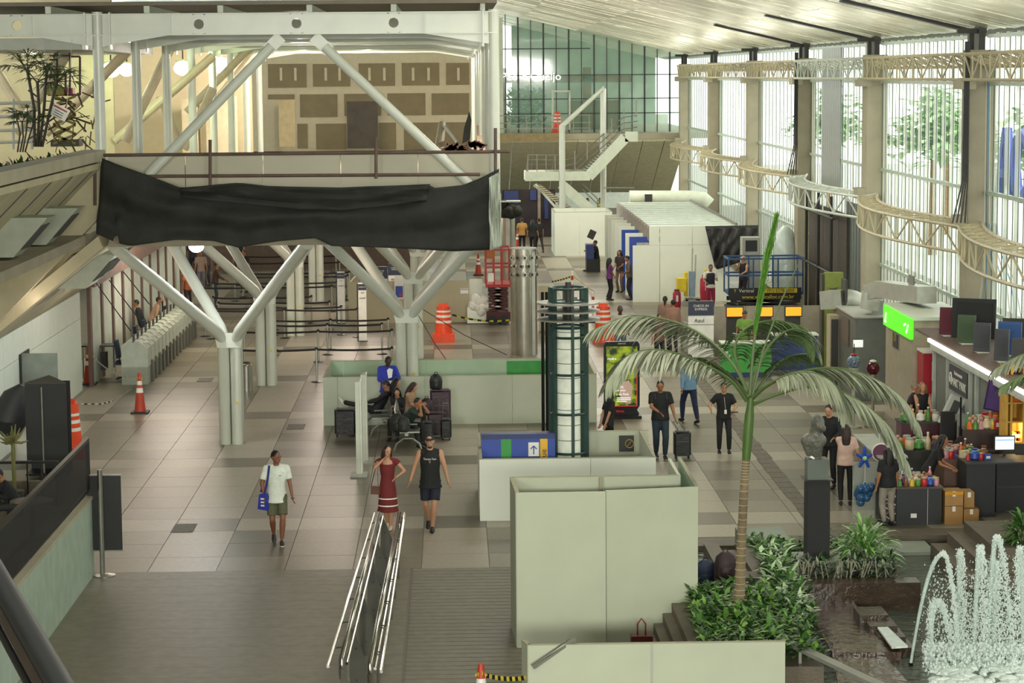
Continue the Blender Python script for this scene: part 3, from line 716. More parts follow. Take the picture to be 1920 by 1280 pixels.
# ============================================================ CHECK-IN DESKS
deskw = mat('desk_white', '#b9c0b0', .4); plin = mat('desk_plinth', '#5b5a50', .6)
desk0 = None
for k in range(14):
    y = 64.4 + k * .86
    if desk0 is None:
        t = desk0 = thing('check_in_desk', 'nearest of the row of pale check-in desks', 'desk', (-9.1, y, 0), 'row of check-in desks')
        b = MB(); b.prism([(-9.35, y, .5), (-8.6, y, .5), (-8.6, y, 1.02), (-8.85, y, 1.22), (-9.2, y, 1.22), (-9.35, y, 1.1)], (0, .6, 0)); b.build('console', deskw, t)
        MB().bb((-9.35, y, 0), (-8.62, y + .6, .5)).build('body', mat('desk_lower', '#9da392', .5), t)
        MB().bb((-8.7, y + .6, 0), (-8.55, y + .8, .62)).build('plinth', plin, t)
        MB().box((-9.0, y + .1, 1.3), (.03, .3, .2)).build('monitor', darkg, t); MB().box((-8.72, y + .45, 1.16), (.18, .12, .03)).build('card_reader', retro, t)
    else: dup(desk0, (-9.1, y, 0), None, 'pale check-in desk, %s in the row from the near end' % ORD[k])
chair_c = mat('chair_blue', '#1f2a44', .7)
def ochair(x, y, s, lab, rz=0):
    t = thing('office_chair', lab, 'chair', (x, y, 0), 'office chairs behind the check-in desks')
    MB().cyl((x, y, .1), .03, .38, 8).build('gas_lift', blackm, t)
    b = MB()
    for k in range(5): b.beam((x, y, .09), (x + .28 * cos(k * 1.257), y + .28 * sin(k * 1.257), .05), .04, .03)
    b.build('star_base', blackm, t); MB().box((x, y, .5), (.46, .46, .09)).build('seat', chair_c, t)
    MB().box((x - .2 * s, y + .1, .88), (.09, .42, .5), M=Matrix.Rotation(-.15 * s, 3, 'Y')).build('backrest', chair_c, t)
    [MB().tube([(x - .1, y + q * .26, .52), (x - .1, y + q * .28, .7), (x + .12, y + q * .28, .72)], .018, 6).build('armrest', blackm, t) for q in (-1, 1)]
for px, py, z, l in ((233, 640, .0, 'nearest blue office chair behind the desks'), (268, 622, 0, 'blue office chair behind the second desk group'), (283, 600, 0, 'dark office chair beside the brown post'), (305, 585, 0, 'office chair at the far desks'), (322, 570, 0, 'farthest office chair behind the desks')):
    D = 65.5 + (px - 233) * .11; ochair(AX(px, D), D, 1, l)
t = thing('desk_table', 'dark trolley table with cables left of the nearest desk', 'table', (AX(186, 66), 66, 0))
MB().box((AX(186, 66), 66, .95), (.9, .6, .04)).build('table_top', darkg, t)
for s_ in (-1, 1):
    for q in (-1, 1): MB().box((AX(186, 66) + s_ * .42, 66 + q * .26, .47), (.04, .04, .94)).build('leg', steel, t)
MB().box((AX(184, 66), 66, .5), (.5, .4, .5)).build('cable_box', black, t)
# ============================================================ CONES, DRUMS
def cone(x, y, h, lab, top=True, chainto=None):
    t = thing('traffic_cone', lab, 'cone', (x, y, 0), 'red traffic cones on the terminal floor'); r = .15
    MB().box((x, y, .025), (.44, .44, .05)).build('base', rubber, t)
    f = lambda u: r * (1 - u) + .035 * u
    def seg(u0, u1, m, nm): MB().lathe((x, y, .05), [(f(u0), u0 * h * .92), (f(u1), u1 * h * .92)], 18).build(nm, m, t)
    seg(0, .48, coner, 'cone_body'); seg(.48, .6, retro, 'reflective_band'); seg(.6, .68, coner, 'cone_middle'); seg(.68, .78, retro, 'reflective_band'); seg(.78, 1.0, coner, 'cone_tip')
    if top:
        b = MB()
        for k in range(7): b.beam((x, y, .05 + h * .8), (x + .07 * cos(k), y + .07 * sin(k), .05 + h * (.74 + .03 * (k % 3))), .012, .05)
        b.build('tied_tape', mat('tape_yellow', '#b9a335', .6), t, smooth=False)
    return t
p = G(263, 774); cone(p.x, p.y, 1.1, 'red cone standing free on the bare floor left of the nearest column')
p = G(167, 720); cone(p.x, p.y, 1.12, 'red cone standing at the end of the white wall'); 
p = G(897, 516); cone(p.x, p.y, .95, 'small far red and white cone left of the red lift', False)
p = G(971, 466); cone(p.x, p.y, .95, 'far red cone beside the steel duct with walking people', False)
p = G(903, 1372); cone(p.x, p.y, .95, 'red cone tip with yellow tape at the bottom edge')
def drum(x, y, lab, h=1.1, s=1.):
    t = thing('barrier_drum', lab, 'drum', (x, y, 0), 'orange and white striped barrier drums')
    b = MB(); b.box((x, y, .13), (.72 * s, .72 * s, .26)); b.build('foot', orange, t)
    f = lambda z: (.31 - .09 * z / h) * s
    zs = [.26, .62, .7, .8, .88, .97, 1.03, h + .05]; ms = [orange, retro, orange, retro, orange, retro, orange]
    for i in range(7): MB().lathe((x, y, 0), [(f(zs[i]), zs[i]), (f(zs[i + 1]), zs[i + 1])], 22).build('band' if ms[i] is retro else 'drum_wall', ms[i], t)
    MB().box((x, y, h + .1), (.3 * s, .08, .1)).build('handle', orange, t)
p = G(832, 640); drum(p.x, p.y, 'striped drum standing alone between the hoarding and the long enclosure')
p = G(1131, 640); drum(p.x, p.y, 'striped drum beside the black advertising totem')
drum(AX(130, 52), 52, 'striped drum at the end of the terrace railing behind the black banner', 1.2)
for px, yb, yt in ((1073, 560, 517), (1112, 604, 545)):
    p = G(px, yb); hh = 1.05; t = thing('delineator_post', 'red and white striped delineator post ' + ('behind the light column top' if px == 1073 else 'left of the striped drum'), 'post', p)
    for k in range(6): MB().cyl((p.x, p.y, .05 + k * .17), .05, .17, 12).build('band', retro if k % 2 else coner, t)
    MB().cyl((p.x, p.y, 0), .2, .05, 14).build('base', rubber, t)
tp = mat('hazard_tape', '#b8a83a', .5, var=.5, sc=8)
def tape(a, b_, sag, lab, cat='tape', m=tp, wd=.06, name='barrier_tape', n=14):
    t = thing(name, lab, cat, a); a = V(a); b_ = V(b_); o = []
    P = [a + (b_ - a) * (k / n) - V((0, 0, sag * 4 * (k / n) * (1 - k / n))) for k in range(n + 1)]
    b1 = MB(); b2 = MB()
    for k in range(n): (b1 if k % 2 else b2).beam(P[k], P[k + 1], .006, wd)
    b1.build('yellow_stretch', m, t, smooth=False, kind='stuff'); b2.build('black_stretch', black if m is tp else m, t, smooth=False, kind='stuff'); return t
tape(A(1035, 528, 84), A(1071, 518, 84.5), .02, 'black and yellow tape strung to the striped post by the column top'); tape(A(1075, 518, 84.5), A(1113, 546, 76.5), .0, 'plain yellow tape sloping down to the second striped post', m=yellow, wd=.03)
tape(A(848, 590, 73.8), A(955, 600, 76), .1, 'black and yellow tape from the lone drum to the steel duct')
tape(A(912, 1266, 29.8), A(988, 1270, 29.45), .03, 'black and yellow tape from the cone tip to the bottom barrier')
def chain(pts, lab):
    t = thing('plastic_chain', lab, 'chain', pts[0]); b = MB(); c = MB(); n = 0
    for a, b_ in zip(pts, pts[1:]):
        a = V(a); b_ = V(b_); sg = .25 if max(a.z, b_.z) > .5 else 0; L_ = max(4, int((b_ - a).length / .09))
        for k in range(L_):
            u = k / L_; v = (k + .7) / L_; f_ = lambda q: a + (b_ - a) * q - V((0, 0, sg * 4 * q * (1 - q)))
            (b if n % 2 else c).beam(f_(u), f_(v), .02, .03); n += 1
    b.build('white_link', retro, t, smooth=False, kind='stuff'); c.build('black_link', black, t, smooth=False, kind='stuff')
c1 = G(263, 774); c2 = G(167, 720)
chain([V((c2.x, c2.y, .95)), V((c1.x, c1.y, .95))], 'black and white plastic chain hanging between two red cones')
chain([G(250, 728, .02), G(210, 752, .02), G(190, 757, .02), G(150, 757, .02)], 'plastic chain lying on the floor left of the free cone')
# ============================================================ STEEL DUCT + LIGHT COLUMN
p = G(983, 664); t = thing('steel_duct_column', 'polished steel air column with round jet nozzles at its head', 'column', (p.x, p.y, 0))
r_ = .415; MB().cyl((p.x, p.y, 0), r_, 3.28, 40).build('shaft', mat('polished_steel', '#b0aca0', .25, .85, bump=.04, bs=3), t)
MB().cyl((p.x, p.y, 3.28), r_ - .01, .03, 40).build('cap', lgrey, t); MB().box((p.x + r_ * .7, p.y - r_ * .72, 1.6), (.1, .1, 3.2)).build('seam', lgrey, t)
for row, z in ((0, 3.02), (1, 2.76), (2, 2.5), ):
    for k in range(12):
        a = 2 * pi * (k + .5 * (row % 2)) / 12 + .05
        if sin(a) > .3: continue
        d = V((cos(a), sin(a), 0)); c = V((p.x, p.y, z)); 
        MB().tube([c + d * (r_ - .01), c + d * (r_ + .035)], [.085, .07], 14).build('nozzle', steel, t); MB().tube([c + d * (r_ + .03), c + d * (r_ + .04)], .045, 10).build('nozzle_hole', black, t)
p = G(949, 560) ; t = thing('steel_duct_column', 'farther dark steel air column wrapped with black plastic at its head', 'column', (AX(952, 84), 84, 0))
x = AX(953, 84); MB().cyl((x, 84, 0), .27, 3.4, 24).build('shaft', MATS['polished_steel'], t)
b = MB()
for k in range(14): b.ball((x + random.uniform(-.25, .35), 84 + random.uniform(-.3, .1), 3.35 + random.uniform(-.05, .55)), (.22, .2, .2), 8, 5)
b.build('plastic_wrap', tarpm, t); MB().box((x, 84, 4.0), (.95, .5, .05)).build('cap_plate', white, t)
# the light column
lx, ly = AX(1067, 45.9), 45.9; t = thing('light_column', 'green steel-framed cylindrical light column with flat rings at its head', 'column', (lx, ly, 0))
MB().cyl((lx, ly, 0), .235, 3.55, 28).build('lantern', mat('lantern_skin', '#e6ead8', .6, var=.12, sc=5, emis=.12), t)
b = MB(); z = .1
while z < 3.5: b.ring((lx, ly, z), .238, .006, 28, 4); z += .27 + .1 * random.random()
b.build('wire_hoop', black, t, smooth=False)
for k in range(6):
    a = 2 * pi * k / 6 - .35; MB().box((lx + .375 * cos(a), ly + .375 * sin(a), 2.17), (.085, .05, 4.34), rz=a).build('upright', greenf, t)
for z in (.15, 1.0, 1.8, 2.6, 3.35, 3.55, 4.33, 4.05): MB().ring((lx, ly, z), .35, .028, 32, 6).build('hoop', greenf, t)
for z in (4.02, 3.86, 3.69): MB().lathe((lx, ly, z), [(.40, 0), (.64, 0), (.64, .03), (.40, .03)], 48).build('flat_ring', mat('flat_ring_grey', '#8f8d82', .5), t)
MB().cyl((lx, ly, 3.6), .06, .85, 10).build('core', darkg, t)
for px in (1019, 1027):
    Yp = 47.6; MB().cyl((AX(px, Yp), Yp, 0), .035, 4.1, 8).build('cable_riser', blackm, t)
# blue direction sign lying inside enclosure 2
t = thing('direction_sign', 'big blue direction sign lying upright inside the low enclosure', 'sign', (AX(970, 45.1), 45.1, 0)); ys = 45.1
def px2(px): return AX(px, ys)
MB().bb((px2(903), ys, .3), (px2(1041), ys + .25, 1.44)).build('casing', blue, t); MB().bb((px2(903), ys - .01, 1.4), (px2(1041), ys + .26, 1.5)).build('top_profile', mat('navy', '#1f2f63', .5), t)
MB().bb((px2(940), ys - .012, .3), (px2(959), ys, 1.4)).build('green_field', greens, t); MB().bb((px2(1013), ys - .012, .3), (px2(1027), ys, 1.4)).build('yellow_field', mat('sign_yellow', '#d9a91c', .5), t)
MB().bb((px2(991), ys - .014, 1.05), (px2(1011), ys, 1.33)).build('arrow_field', retro, t)
b = MB(); xq = px2(1001); b.box((xq, ys - .02, 1.17), (.022, .008, .16)); b.beam((xq, ys - .02, 1.26), (xq - .06, ys - .02, 1.2), .02, .022, (0, 1, 0)); b.beam((xq, ys - .02, 1.26), (xq + .06, ys - .02, 1.2), .02, .022, (0, 1, 0)); b.build('arrow', blue, t)
text('lettering', 'Embarque', .17, (px2(1020), ys - .02, .85), (pi / 2, pi / 2 * -1, 0), darkg, t)
t = thing('smoking_notice', 'dark square notice with a gold round symbol inside the low enclosure', 'notice', (AX(1175, 47.1), 47.1, 1))
xq = AX(1175, 47.1); MB().box((xq, 47.15, .95), (.31, .02, .34)).build('plate', mat('notice_brown', '#1d1612', .5), t)
ringat((xq + .06, 47.12, .95), .085, .009, (pi / 2, 0, 0), mat('gold', '#b09040', .4), t, 'gold_ring')
MB().beam((xq + .02, 47.125, .9), (xq + .1, 47.125, 1.0), .01, .014, (0, 1, 0)).build('gold_bar', MATS['gold'], t)
# ============================================================ ADVERTISING TOTEM
p = G(1166, 783); Yt = p.y; ax = AX(1166, Yt); t = thing('advertising_totem', 'tall black digital advertising totem with a bright jungle picture', 'totem', (ax, Yt, 0))
b = MB(); b.prism([(ax - .45, Yt, 0), (ax + .43, Yt, 0), (ax + .43, Yt, .12), (ax + .38, Yt, .2), (ax + .45, Yt, .3), (ax + .45, Yt, 1.86), (ax + .4, Yt, 1.93), (ax - .4, Yt, 1.93), (ax - .45, Yt, 1.86), (ax - .45, Yt, .3)], (0, .14, 0)); b.build('housing', blackm, t)
MB().box((ax - .02, Yt, .04), (1.0, .5, .08)).build('foot', blackm, t)
def jungle():
    m = bpy.data.materials.new('jungle_screen'); m.use_nodes = True; nt = m.node_tree; N = nt.nodes; L = nt.links; b = N['Principled BSDF']
    tc = N.new('ShaderNodeTexCoord'); v = N.new('ShaderNodeTexNoise'); v.inputs['Scale'].default_value = 5; v.inputs['Detail'].default_value = 3; L.new(tc.outputs['Object'], v.inputs['Vector'])
    r = N.new('ShaderNodeValToRGB'); e = r.color_ramp.elements; e[0].position = .4; e[0].color = lin('#16300a'); e[1].position = .62; e[1].color = lin('#a6b81e'); L.new(v.outputs['Fac'], r.inputs['Fac'])
    b.inputs['Base Color'].default_value = (0, 0, 0, 1); L.new(r.outputs['Color'], b.inputs['Emission Color']); b.inputs['Emission Strength'].default_value = .75; return m
MB().box((ax, Yt - .005, 1.05), (.78, .02, 1.52)).build('screen', jungle(), t)
em = lambda n, c, e=.7: mat(n, c, .5, emis=e, var=.05)
b = MB()
for a in ((ax - .39, .29, ax + .39, .31), (ax + .37, .29, ax + .39, 1.2)): b.bb((a[0], Yt - .02, a[1]), (a[2], Yt - .015, a[3]))
b.build('red_border', em('scr_red', '#c01828'), t)
b = MB(); b.prism([(ax + .0, Yt - .02, .4), (ax + .22, Yt - .02, .36), (ax + .27, Yt - .02, .8), (ax + .17, Yt - .02, .95), (ax + .02, Yt - .02, .9), (ax - .08, Yt - .02, .7)], (0, .004, 0)); b.build('clay_pot', em('scr_pot', '#b09484', .5), t)
b = MB(); b.prism([(ax - .16, Yt - .022, 1.28), (ax - .1, Yt - .022, 1.42), (ax + .1, Yt - .022, 1.5), (ax + .16, Yt - .022, 1.4), (ax - .0, Yt - .022, 1.34)], (0, .004, 0)); b.build('white_hat', em('scr_white', '#e0e2e6', .8), t)
for s_, sz, dx, z in (('Na COP30,', .075, -.13, .78), ('o Brasil veste', .07, -.1, .7), ('a do Pará.', .08, .02, .6)): text('lettering', s_, sz, (ax + dx, Yt - .03, z), FRONT, em('scr_white', '#e0e2e6'), t)
text('lettering', 'Hydro', .085, (ax - .25, Yt - .03, 1.5), FRONT, em('scr_white', '#e0e2e6'), t)
b = MB()
for k in range(3): b.bb((ax - .13, Yt - .025, .5 - k * .045), (ax + .22 - .1 * (k == 2), Yt - .02, .52 - k * .045))
b.build('text_line', em('scr_white', '#e0e2e6'), t); text('lettering', 'ABANCA', .05, (ax, Yt - .01, 1.88), FRONT, retro, t); text('lettering', 'Verzo', .09, (ax - .05, Yt - .01, .17), FRONT, em('scr_red', '#c01828'), t)
# ============================================================ SCISSOR LIFTS
def lift(x0, x1, y0, y1, zb, zt, m, mdk, lab, nst=4, base=.5):
    xm, ym = (x0 + x1) / 2, (y0 + y1) / 2; t = thing('scissor_lift', lab, 'lift', (xm, ym, 0))
    MB().bb((x0, y0, .12), (x1, y1, base)).build('chassis', mdk, t)
    for sx in (x0 + .2, x1 - .2):
        for sy in (y0, y1): MB().tube([(sx, sy - .06, .16), (sx, sy + .06, .16)], .16, 14).build('wheel', rubber, t)
    b = MB(); n = nst; hh = (zb - base) / n
    for k in range(n):
        z0 = base + k * hh
        for yy_ in (y0 + .05, y1 - .05): MB().beam((x0 + .08, yy_, z0 + .03), (x1 - .08, yy_, z0 + hh - .03), .05, .08).build('scissor_arm', mdk, t); MB().beam((x1 - .08, yy_, z0 + .03), (x0 + .08, yy_, z0 + hh - .03), .05, .08).build('scissor_arm', mdk, t)
    MB().bb((x0, y0, zb), (x1, y1, zb + .1)).build('platform', m, t)
    for sy in (y0, y1):
        for z in (zt, (zb + zt) / 2 + .05): MB().beam((x0, sy, z), (x1, sy, z), .06, .06).build('guard_rail', m, t)
        for k in range(4): x = x0 + (x1 - x0) * k / 3; MB().box((x, sy, (zb + zt) / 2), (.05, .05, zt - zb)).build('guard_post', m, t)
    for sx in (x0, x1):
        for z in (zt, (zb + zt) / 2 + .05): MB().beam((sx, y0, z), (sx, y1, z), .06, .06).build('guard_rail', m, t)
    return t
Yl = 80; t = lift(AX(1366, Yl), AX(1505, Yl), Yl, Yl + 1.3, .85, 2.12, bluel, darkg, 'blue scissor lift with a black lettered banner', 2, .4)
xa, xb = AX(1366, Yl), AX(1502, Yl); MB().bb((xa, Yl - .06, .68), (xb, Yl - .04, 1.1)).build('banner', black, t)
MB().bb((xa + 1.25, Yl - .07, .92), (xb - .15, Yl - .06, 1.08)).build('yellow_field', yellow, t)
text('lettering', '(91) 3278-2000', .17, ((xa + xb) / 2 + .55, Yl - .08, 1.0), FRONT, black, t, sx=.9); text('lettering', 'Vertical', .17, (xa + .62, Yl - .08, 1.0), FRONT, retro, t)
text('lettering', 'Y', .16, (xa + .22, Yl - .08, 1.0), FRONT, yellow, t); text('lettering', 'www.verticalloc.com.br', .19, ((xa + xb) / 2 + .1, Yl - .08, .78), FRONT, yellow, t)
Yl = 79.0; t = lift(AX(912, Yl), AX(957, Yl), Yl, Yl + 1.6, 1.3, 2.6, red, mat('dark_red', '#451a1c', .6), 'red scissor lift parked behind the steel air column', 4, .45)
MB().box((AX(921, Yl), Yl - .05, 2.45), (.28, .1, .28)).build('control_box', mat('control_orange', '#a05a20', .6), t); MB().box((AX(921, Yl), Yl - .04, 1.65), (.2, .02, .3)).build('sticker', retro, t)
t = thing('scissor_lift', 'small red and yellow lift standing on the mezzanine beside the plants', 'lift', A(125, 240, 55)); 
for a in ((107, 85, 107, 180), (131, 85, 131, 175), (150, 106, 150, 178), (123, 138, 123, 178), (93, 112, 107, 112), (131, 106, 150, 106), (92, 140, 124, 139), (90, 178, 150, 178), (93, 104, 131, 104)):
    MB().beam(A(a[0], a[1], 55), A(a[2], a[3], 55), .045, .045).build('guard_rail', mat('dark_red', '#451a1c', .6), t)
MB().bb(A(90, 178, 55) - V((0, .2, 0)), A(122, 163, 55) + V((0, .5, 0))).build('basket', mat('ochre', '#6d6420', .6), t); MB().bb(A(124, 178, 55), A(136, 165, 55) + V((0, .4, 0))).build('control_box', red, t)
for k in range(5):
    z0 = 180 + k * 18
    for s_ in (0, 1): MB().beam(A(100 + 42 * s_, z0, 55), A(142 - 42 * s_, z0 + 17, 55), .06, .06).build('scissor_arm', mat('ochre', '#6d6420', .6), t)
MB().bb(A(95, 275, 55), A(148, 262, 55) + V((0, .6, 0))).build('chassis', darkg, t)
# ============================================================ STUFF BY THE STALL
t = thing('black_sheet', 'black plastic sheet hanging from the stall block to the pillar', 'sheet', A(1370, 460, 86))
def cloth(P, m, t, name='cloth', n=40, k=14, fold=.1, top=None, bot=None, freq=9, ph=0, th=.015):
    b = MB(); 
    for i in range(n + 1):
        u = i / n; a = top(u); c = bot(u)
        for j in range(k + 1):
            v = j / k; q = V(a) * (1 - v) + V(c) * v; s_ = sin(pi * min(1, max(.0, v)) * .8)
            q.y += fold * (sin(freq * u * 2 + 3 * v + ph) * .5 + .5 * sin(freq * 1.7 * (u + v * .6) + ph)) * s_
            b.v.append(tuple(q))
    for i in range(n):
        for j in range(k): x = i * (k + 1) + j; b.f.append((x, x + 1, x + k + 2, x + k + 1))
    o = b.build(name, m, t, smooth=True); md = o.modifiers.new('thick', 'SOLIDIFY'); md.thickness = th; return o
def interp(pts):
    def f(u):
        for (a, x), (b_, y) in zip(pts, pts[1:]):
            if u <= b_: k = (u - a) / (b_ - a) if b_ > a else 0; return V(x) * (1 - k) + V(y) * k
        return V(pts[-1][1])
    return f
cloth(None, mat('black_sheet', '#262624', .4, bump=.25, bs=6), t, 'sheet', top=interp([(0, A(1322, 424, 86)), (1, A(1422, 422, 86))]), bot=interp([(0, A(1340, 500, 86.1)), (.25, A(1345, 505, 86.1)), (1, A(1419, 482, 86))]), freq=14)
t = thing('wrapped_equipment', 'tall equipment wrapped in clear white plastic behind the blue lift', 'equipment', (AX(1472, 82.5), 82.5, 0))
x = AX(1472, 82.5); MB().lathe((x, 82.5, 0), [(.35, 0), (.42, 1.0), (.4, 2.2), (.3, 2.9), (.12, 3.1)], 14).build('wrap', mat('wrap_white', '#cfdcd6', .25, bump=.6, bs=3, tr=.12), t)
MB().bb((AX(1392, 82.3), 82.3, 0), (AX(1425, 82.3), 83, 2.7)).build('machine_body', lgrey, thing('air_handler', 'pale box machine left of the wrapped equipment', 'machine', (AX(1408, 82.3), 82.3, 0)))
MB().bb((AX(1398, 82.2), 82.28, 2.2), (AX(1420, 82.2), 82.3, 2.6)).build('opening', black, bpy.data.objects['air_handler'])
t = thing('cleaning_cart', 'yellow and grey cleaning cart with mops by the white stall wall', 'cart', (AX(1307, 85.2), 85.2, 0))
x = AX(1307, 85.2); MB().box((x, 85.2, .2), (.9, .5, .08)).build('deck', grey, t)
MB().bb((AX(1270, 85), 85, .5), (AX(1287, 85), 85.5, 1.0)).build('bucket', yellow, t); MB().bb((AX(1322, 85), 85.2, .3), (AX(1326, 85), 85.6, 1.3)).build('side_panel', yellow, t); MB().bb((AX(1285, 85), 85.2, .3), (AX(1291, 85), 85.6, 1.2)).build('side_panel', yellow, t)
for q in (1296, 1302): MB().beam((AX(q, 85.2), 85.2, .3), (AX(q + 3, 85.2), 85.3, 2.1 - (q - 1296) * .04), .04, .04).build('mop_handle', lgrey, t)
for q in (1286, 1308, 1326): MB().tube([(AX(q, 85), 84.95, .12), (AX(q, 85), 85.02, .12)], .12, 14).build('wheel', lgrey, t)
MB().bb((AX(1293, 85.1), 85.1, .3), (AX(1303, 85.1), 85.4, 1.25)).build('bottle_rack', mat('bottle_blue', '#7d93a8', .3), t)
for a, b_, y0_, y1_, Yb, l in ((1261, 1277, 545, 588, 81.5, 'short maroon waste bin in front of the cleaning cart'), (1312, 1336, 518, 576, 84, 'tall maroon dispenser beside the cleaning cart')):
    p = A(a, y0_, Yb); t = thing('maroon_bin', l, 'bin', (AX((a + b_) / 2, Yb), Yb, 0)); xx = AX((a + b_) / 2, Yb); rr_ = AX(b_, Yb) - xx
    MB().lathe((xx, Yb, 0), [(rr_ * .75, 0), (rr_, p.z * .5), (rr_ * .95, p.z * .9), (rr_ * .6, p.z)], 16).build('body', mat('magenta_red', '#a01f3a', .45), t); MB().box((xx, Yb - rr_, p.z * .7), (rr_ * .5, .03, p.z * .25)).build('sticker', retro, t)
    MB().lathe((xx, Yb, p.z), [(rr_ * .65, 0), (rr_ * .6, .05)], 16).build('lid', maroon, t)
t = thing('steel_bin', 'cylindrical steel litter bin behind the nearest column', 'bin', (AX(461, 62.8), 62.8, 0))
MB().cyl((AX(461, 62.8), 62.8, 0), .18, .72, 20).build('body', steel, t); MB().ring((AX(461, 62.8), 62.8, .72), .17, .015).build('rim', chrome, t)
# ============================================================ RIGHT SIDE PLANT ROOM, DUCTS, BOOTHS
t = thing('service_cabinet', 'dark grey service cabinet below the round air duct', 'cabinet', (11, 60.5, 0))
MB().bb((10.55, 59.5, 0), (11.7, 63, 2.2)).build('body', mat('cabinet_grey', '#5b5d57', .4), t); MB().bb((10.5, 59.4, 2.2), (11.72, 63.1, 2.24)).build('top', lgrey, t); MB().box((10.53, 61, 1.7), (.03, 1.2, .7)).build('door_panel', mat('cabinet_brown', '#5b4c42', .5), t)
t = thing('tall_olive_panel', 'tall olive green panel with a small dark emblem beside the pillar', 'panel', (AX(1565, 64), 64, 0))
MB().bb((AX(1546, 64), 64, 0), (AX(1580, 64), 64.3, 3.0)).build('panel', olive, t); MB().bb((AX(1540, 64.1), 64.1, 0), (AX(1546, 64.1), 64.5, 2.95)).build('side_post', mat('dark_post', '#3e3a30', .6), t)
MB().prism([A(1551, 539, 63.98), A(1562, 541, 63.98), A(1573, 538, 63.98), A(1564, 545, 63.98)], (0, .02, 0)).build('emblem', darkg, t)
MB().bb((AX(1556, 62), 62, 0), (AX(1576, 62), 62.6, 2.0)).build('frame', mat('beige_frame', '#a89e84', .6), thing('beige_cupboard', 'narrow beige cupboard in front of the olive panel', 'cupboard', (AX(1566, 62), 62, 0)))
MB().bb((AX(1559, 61.9), 61.95, .1), (AX(1572, 61.9), 62.0, 1.9)).build('door', darkg, bpy.data.objects['beige_cupboard'])
duct = mat('duct_metal', '#b5b7ac', .35, .5, bump=.08, bs=3)
t = thing('air_duct', 'curved galvanised air duct above the service cabinet', 'duct', (10.6, 62, 2.5))
def rduct(pts, w_, h_, nm, t): 
    b = MB()
    for a, c in zip(pts, pts[1:]): b.beam(a, c, w_, h_)
    b.build(nm, duct, t, smooth=False)
def dp(px, py, Y): return A(px, py, Y)
rduct([dp(1546, 562, 63), dp(1586, 560, 62.6)], .55, .5, 'duct_run', t)
bb_ = MB(); pts = [dp(1586 + 34 * sin(k * pi / 14), 560 + 26 * (1 - cos(k * pi / 14)), 62.5) for k in range(8)]; bb_.tube(pts, .27, 12); bb_.build('duct_elbow', duct, t); MB().bb((AX(1584, 62.2), 62.2, 2.35), (AX(1588, 62.2), 62.9, 2.95)).build('flange', darkg, t)
t = thing('air_duct', 'long galvanised air duct lying on top of the sign-bearing store', 'duct', (11.5, 58, 3))
b = MB(); pts = [dp(1630, 580, 60), dp(1634, 548, 60), dp(1655, 541, 59.6), dp(1700, 548, 57.6), dp(1738, 553, 56)]
for a, c in zip(pts, pts[1:]): b.beam(a, c, .5, .42)
b.build('duct_run', duct, t, smooth=False); MB().bb((AX(1705, 57.3), 57.0, 2.85), (AX(1708, 57.3), 57.6, 3.5)).build('flange', grey, t)
b = MB(); b.bb((AX(1636, 60), 60, 0), (AX(1655, 60), 60.8, 2.6)); b.build('riser', mat('pale_riser', '#9ba398', .5), t)
t = thing('store_room', 'beige store block carrying the lit green sign', 'booth', (11.6, 54, 0))
MB().bb((10.95, 54, 0), (12.35, 57.4, 2.72)).build('body', mat('store_beige', '#a79a86', .35), t); MB().bb((10.9, 53.9, 2.72), (12.4, 57.5, 2.8)).build('roof', white, t)
MB().box((10.94, 56.0, 2.0), (.02, .8, .42)).build('poster', mat('poster_frame', '#8b7f7a', .5), t); MB().box((10.925, 56.0, 2.0), (.02, .66, .34)).build('poster_print', mat('notice_brown', '#1d1612', .5), t)
ringat((10.91, 56.0, 2.08), .09, .012, (0, pi / 2, 0), MATS['gold'], t, 'gold_ring')
MB().bb((10.84, 53.8, 2.28), (10.92, 57.2, 2.78)).build('green_sign', mat('green_sign', '#58e01e', .4, emis=.85, ecol='#4fd818', var=.04), t)
b = MB(); b.beam((10.83, 56.9, 2.38), (10.83, 56.75, 2.62), .04, .03); b.beam((10.83, 56.75, 2.38), (10.83, 56.9, 2.4), .04, .03); b.beam((10.83, 54.2, 2.4), (10.83, 54.0, 2.6), .03, .05); b.beam((10.83, 54.5, 2.55), (10.83, 54.3, 2.6), .03, .05); b.build('white_mark', em('sign_mark', '#d8ffd0', .9), t)
# parking booth
t = thing('parking_booth', 'grey parking payment booth with a lit cornice', 'booth', (11.6, 46, 0)); MB().bb((12.2, 38, 0), (12.35, 46.3, 2.3)).build('rear_panel', mat('rear_panel', '#4a4038', .6), t)
bw = mat('booth_white', '#aab0a6', .45); bg_ = mat('booth_grey', '#6b7068', .5)
MB().bb((11.0, 46.3, 0), (12.4, 51.75, 2.3)).build('body', bg_, t); MB().bb((10.9, 38, 2.3), (12.4, 51.8, 2.52)).build('cornice', bw, t); MB().bb((10.84, 38, 2.47), (10.9, 51.8, 2.55)).build('light_strip', mat('light_strip', '#fff6e8', .4, emis=3.), t)
MB().bb((10.88, 38, 2.55), (12.4, 53.4, 2.6)).build('roof_shelf', mat('shelf_brown', '#5d4a40', .6), t)
for y in (51.65, 50.2, 48.0, 47.4): MB().bb((10.94, y - .07, 0), (11.0, y + .07, 2.3)).build('pilaster', bw, t)
MB().bb((10.96, 48.05, 0), (11.0, 50.1, 2.28)).build('pay_panel', mat('booth_pale', '#9aa09a', .5), t)
MB().bb((10.93, 48.15, 1.66), (10.96, 49.9, 2.2)).build('sign_board', mat('sign_navy', '#2b2d36', .5), t)
LFT = (pi / 2, 0, -pi / 2)
text('lettering', 'SMART PARK', .26, (10.92, 48.95, 1.85), LFT, retro, t); text('lettering', 'Estacionamento', .12, (10.92, 48.95, 2.07), LFT, retro, t)
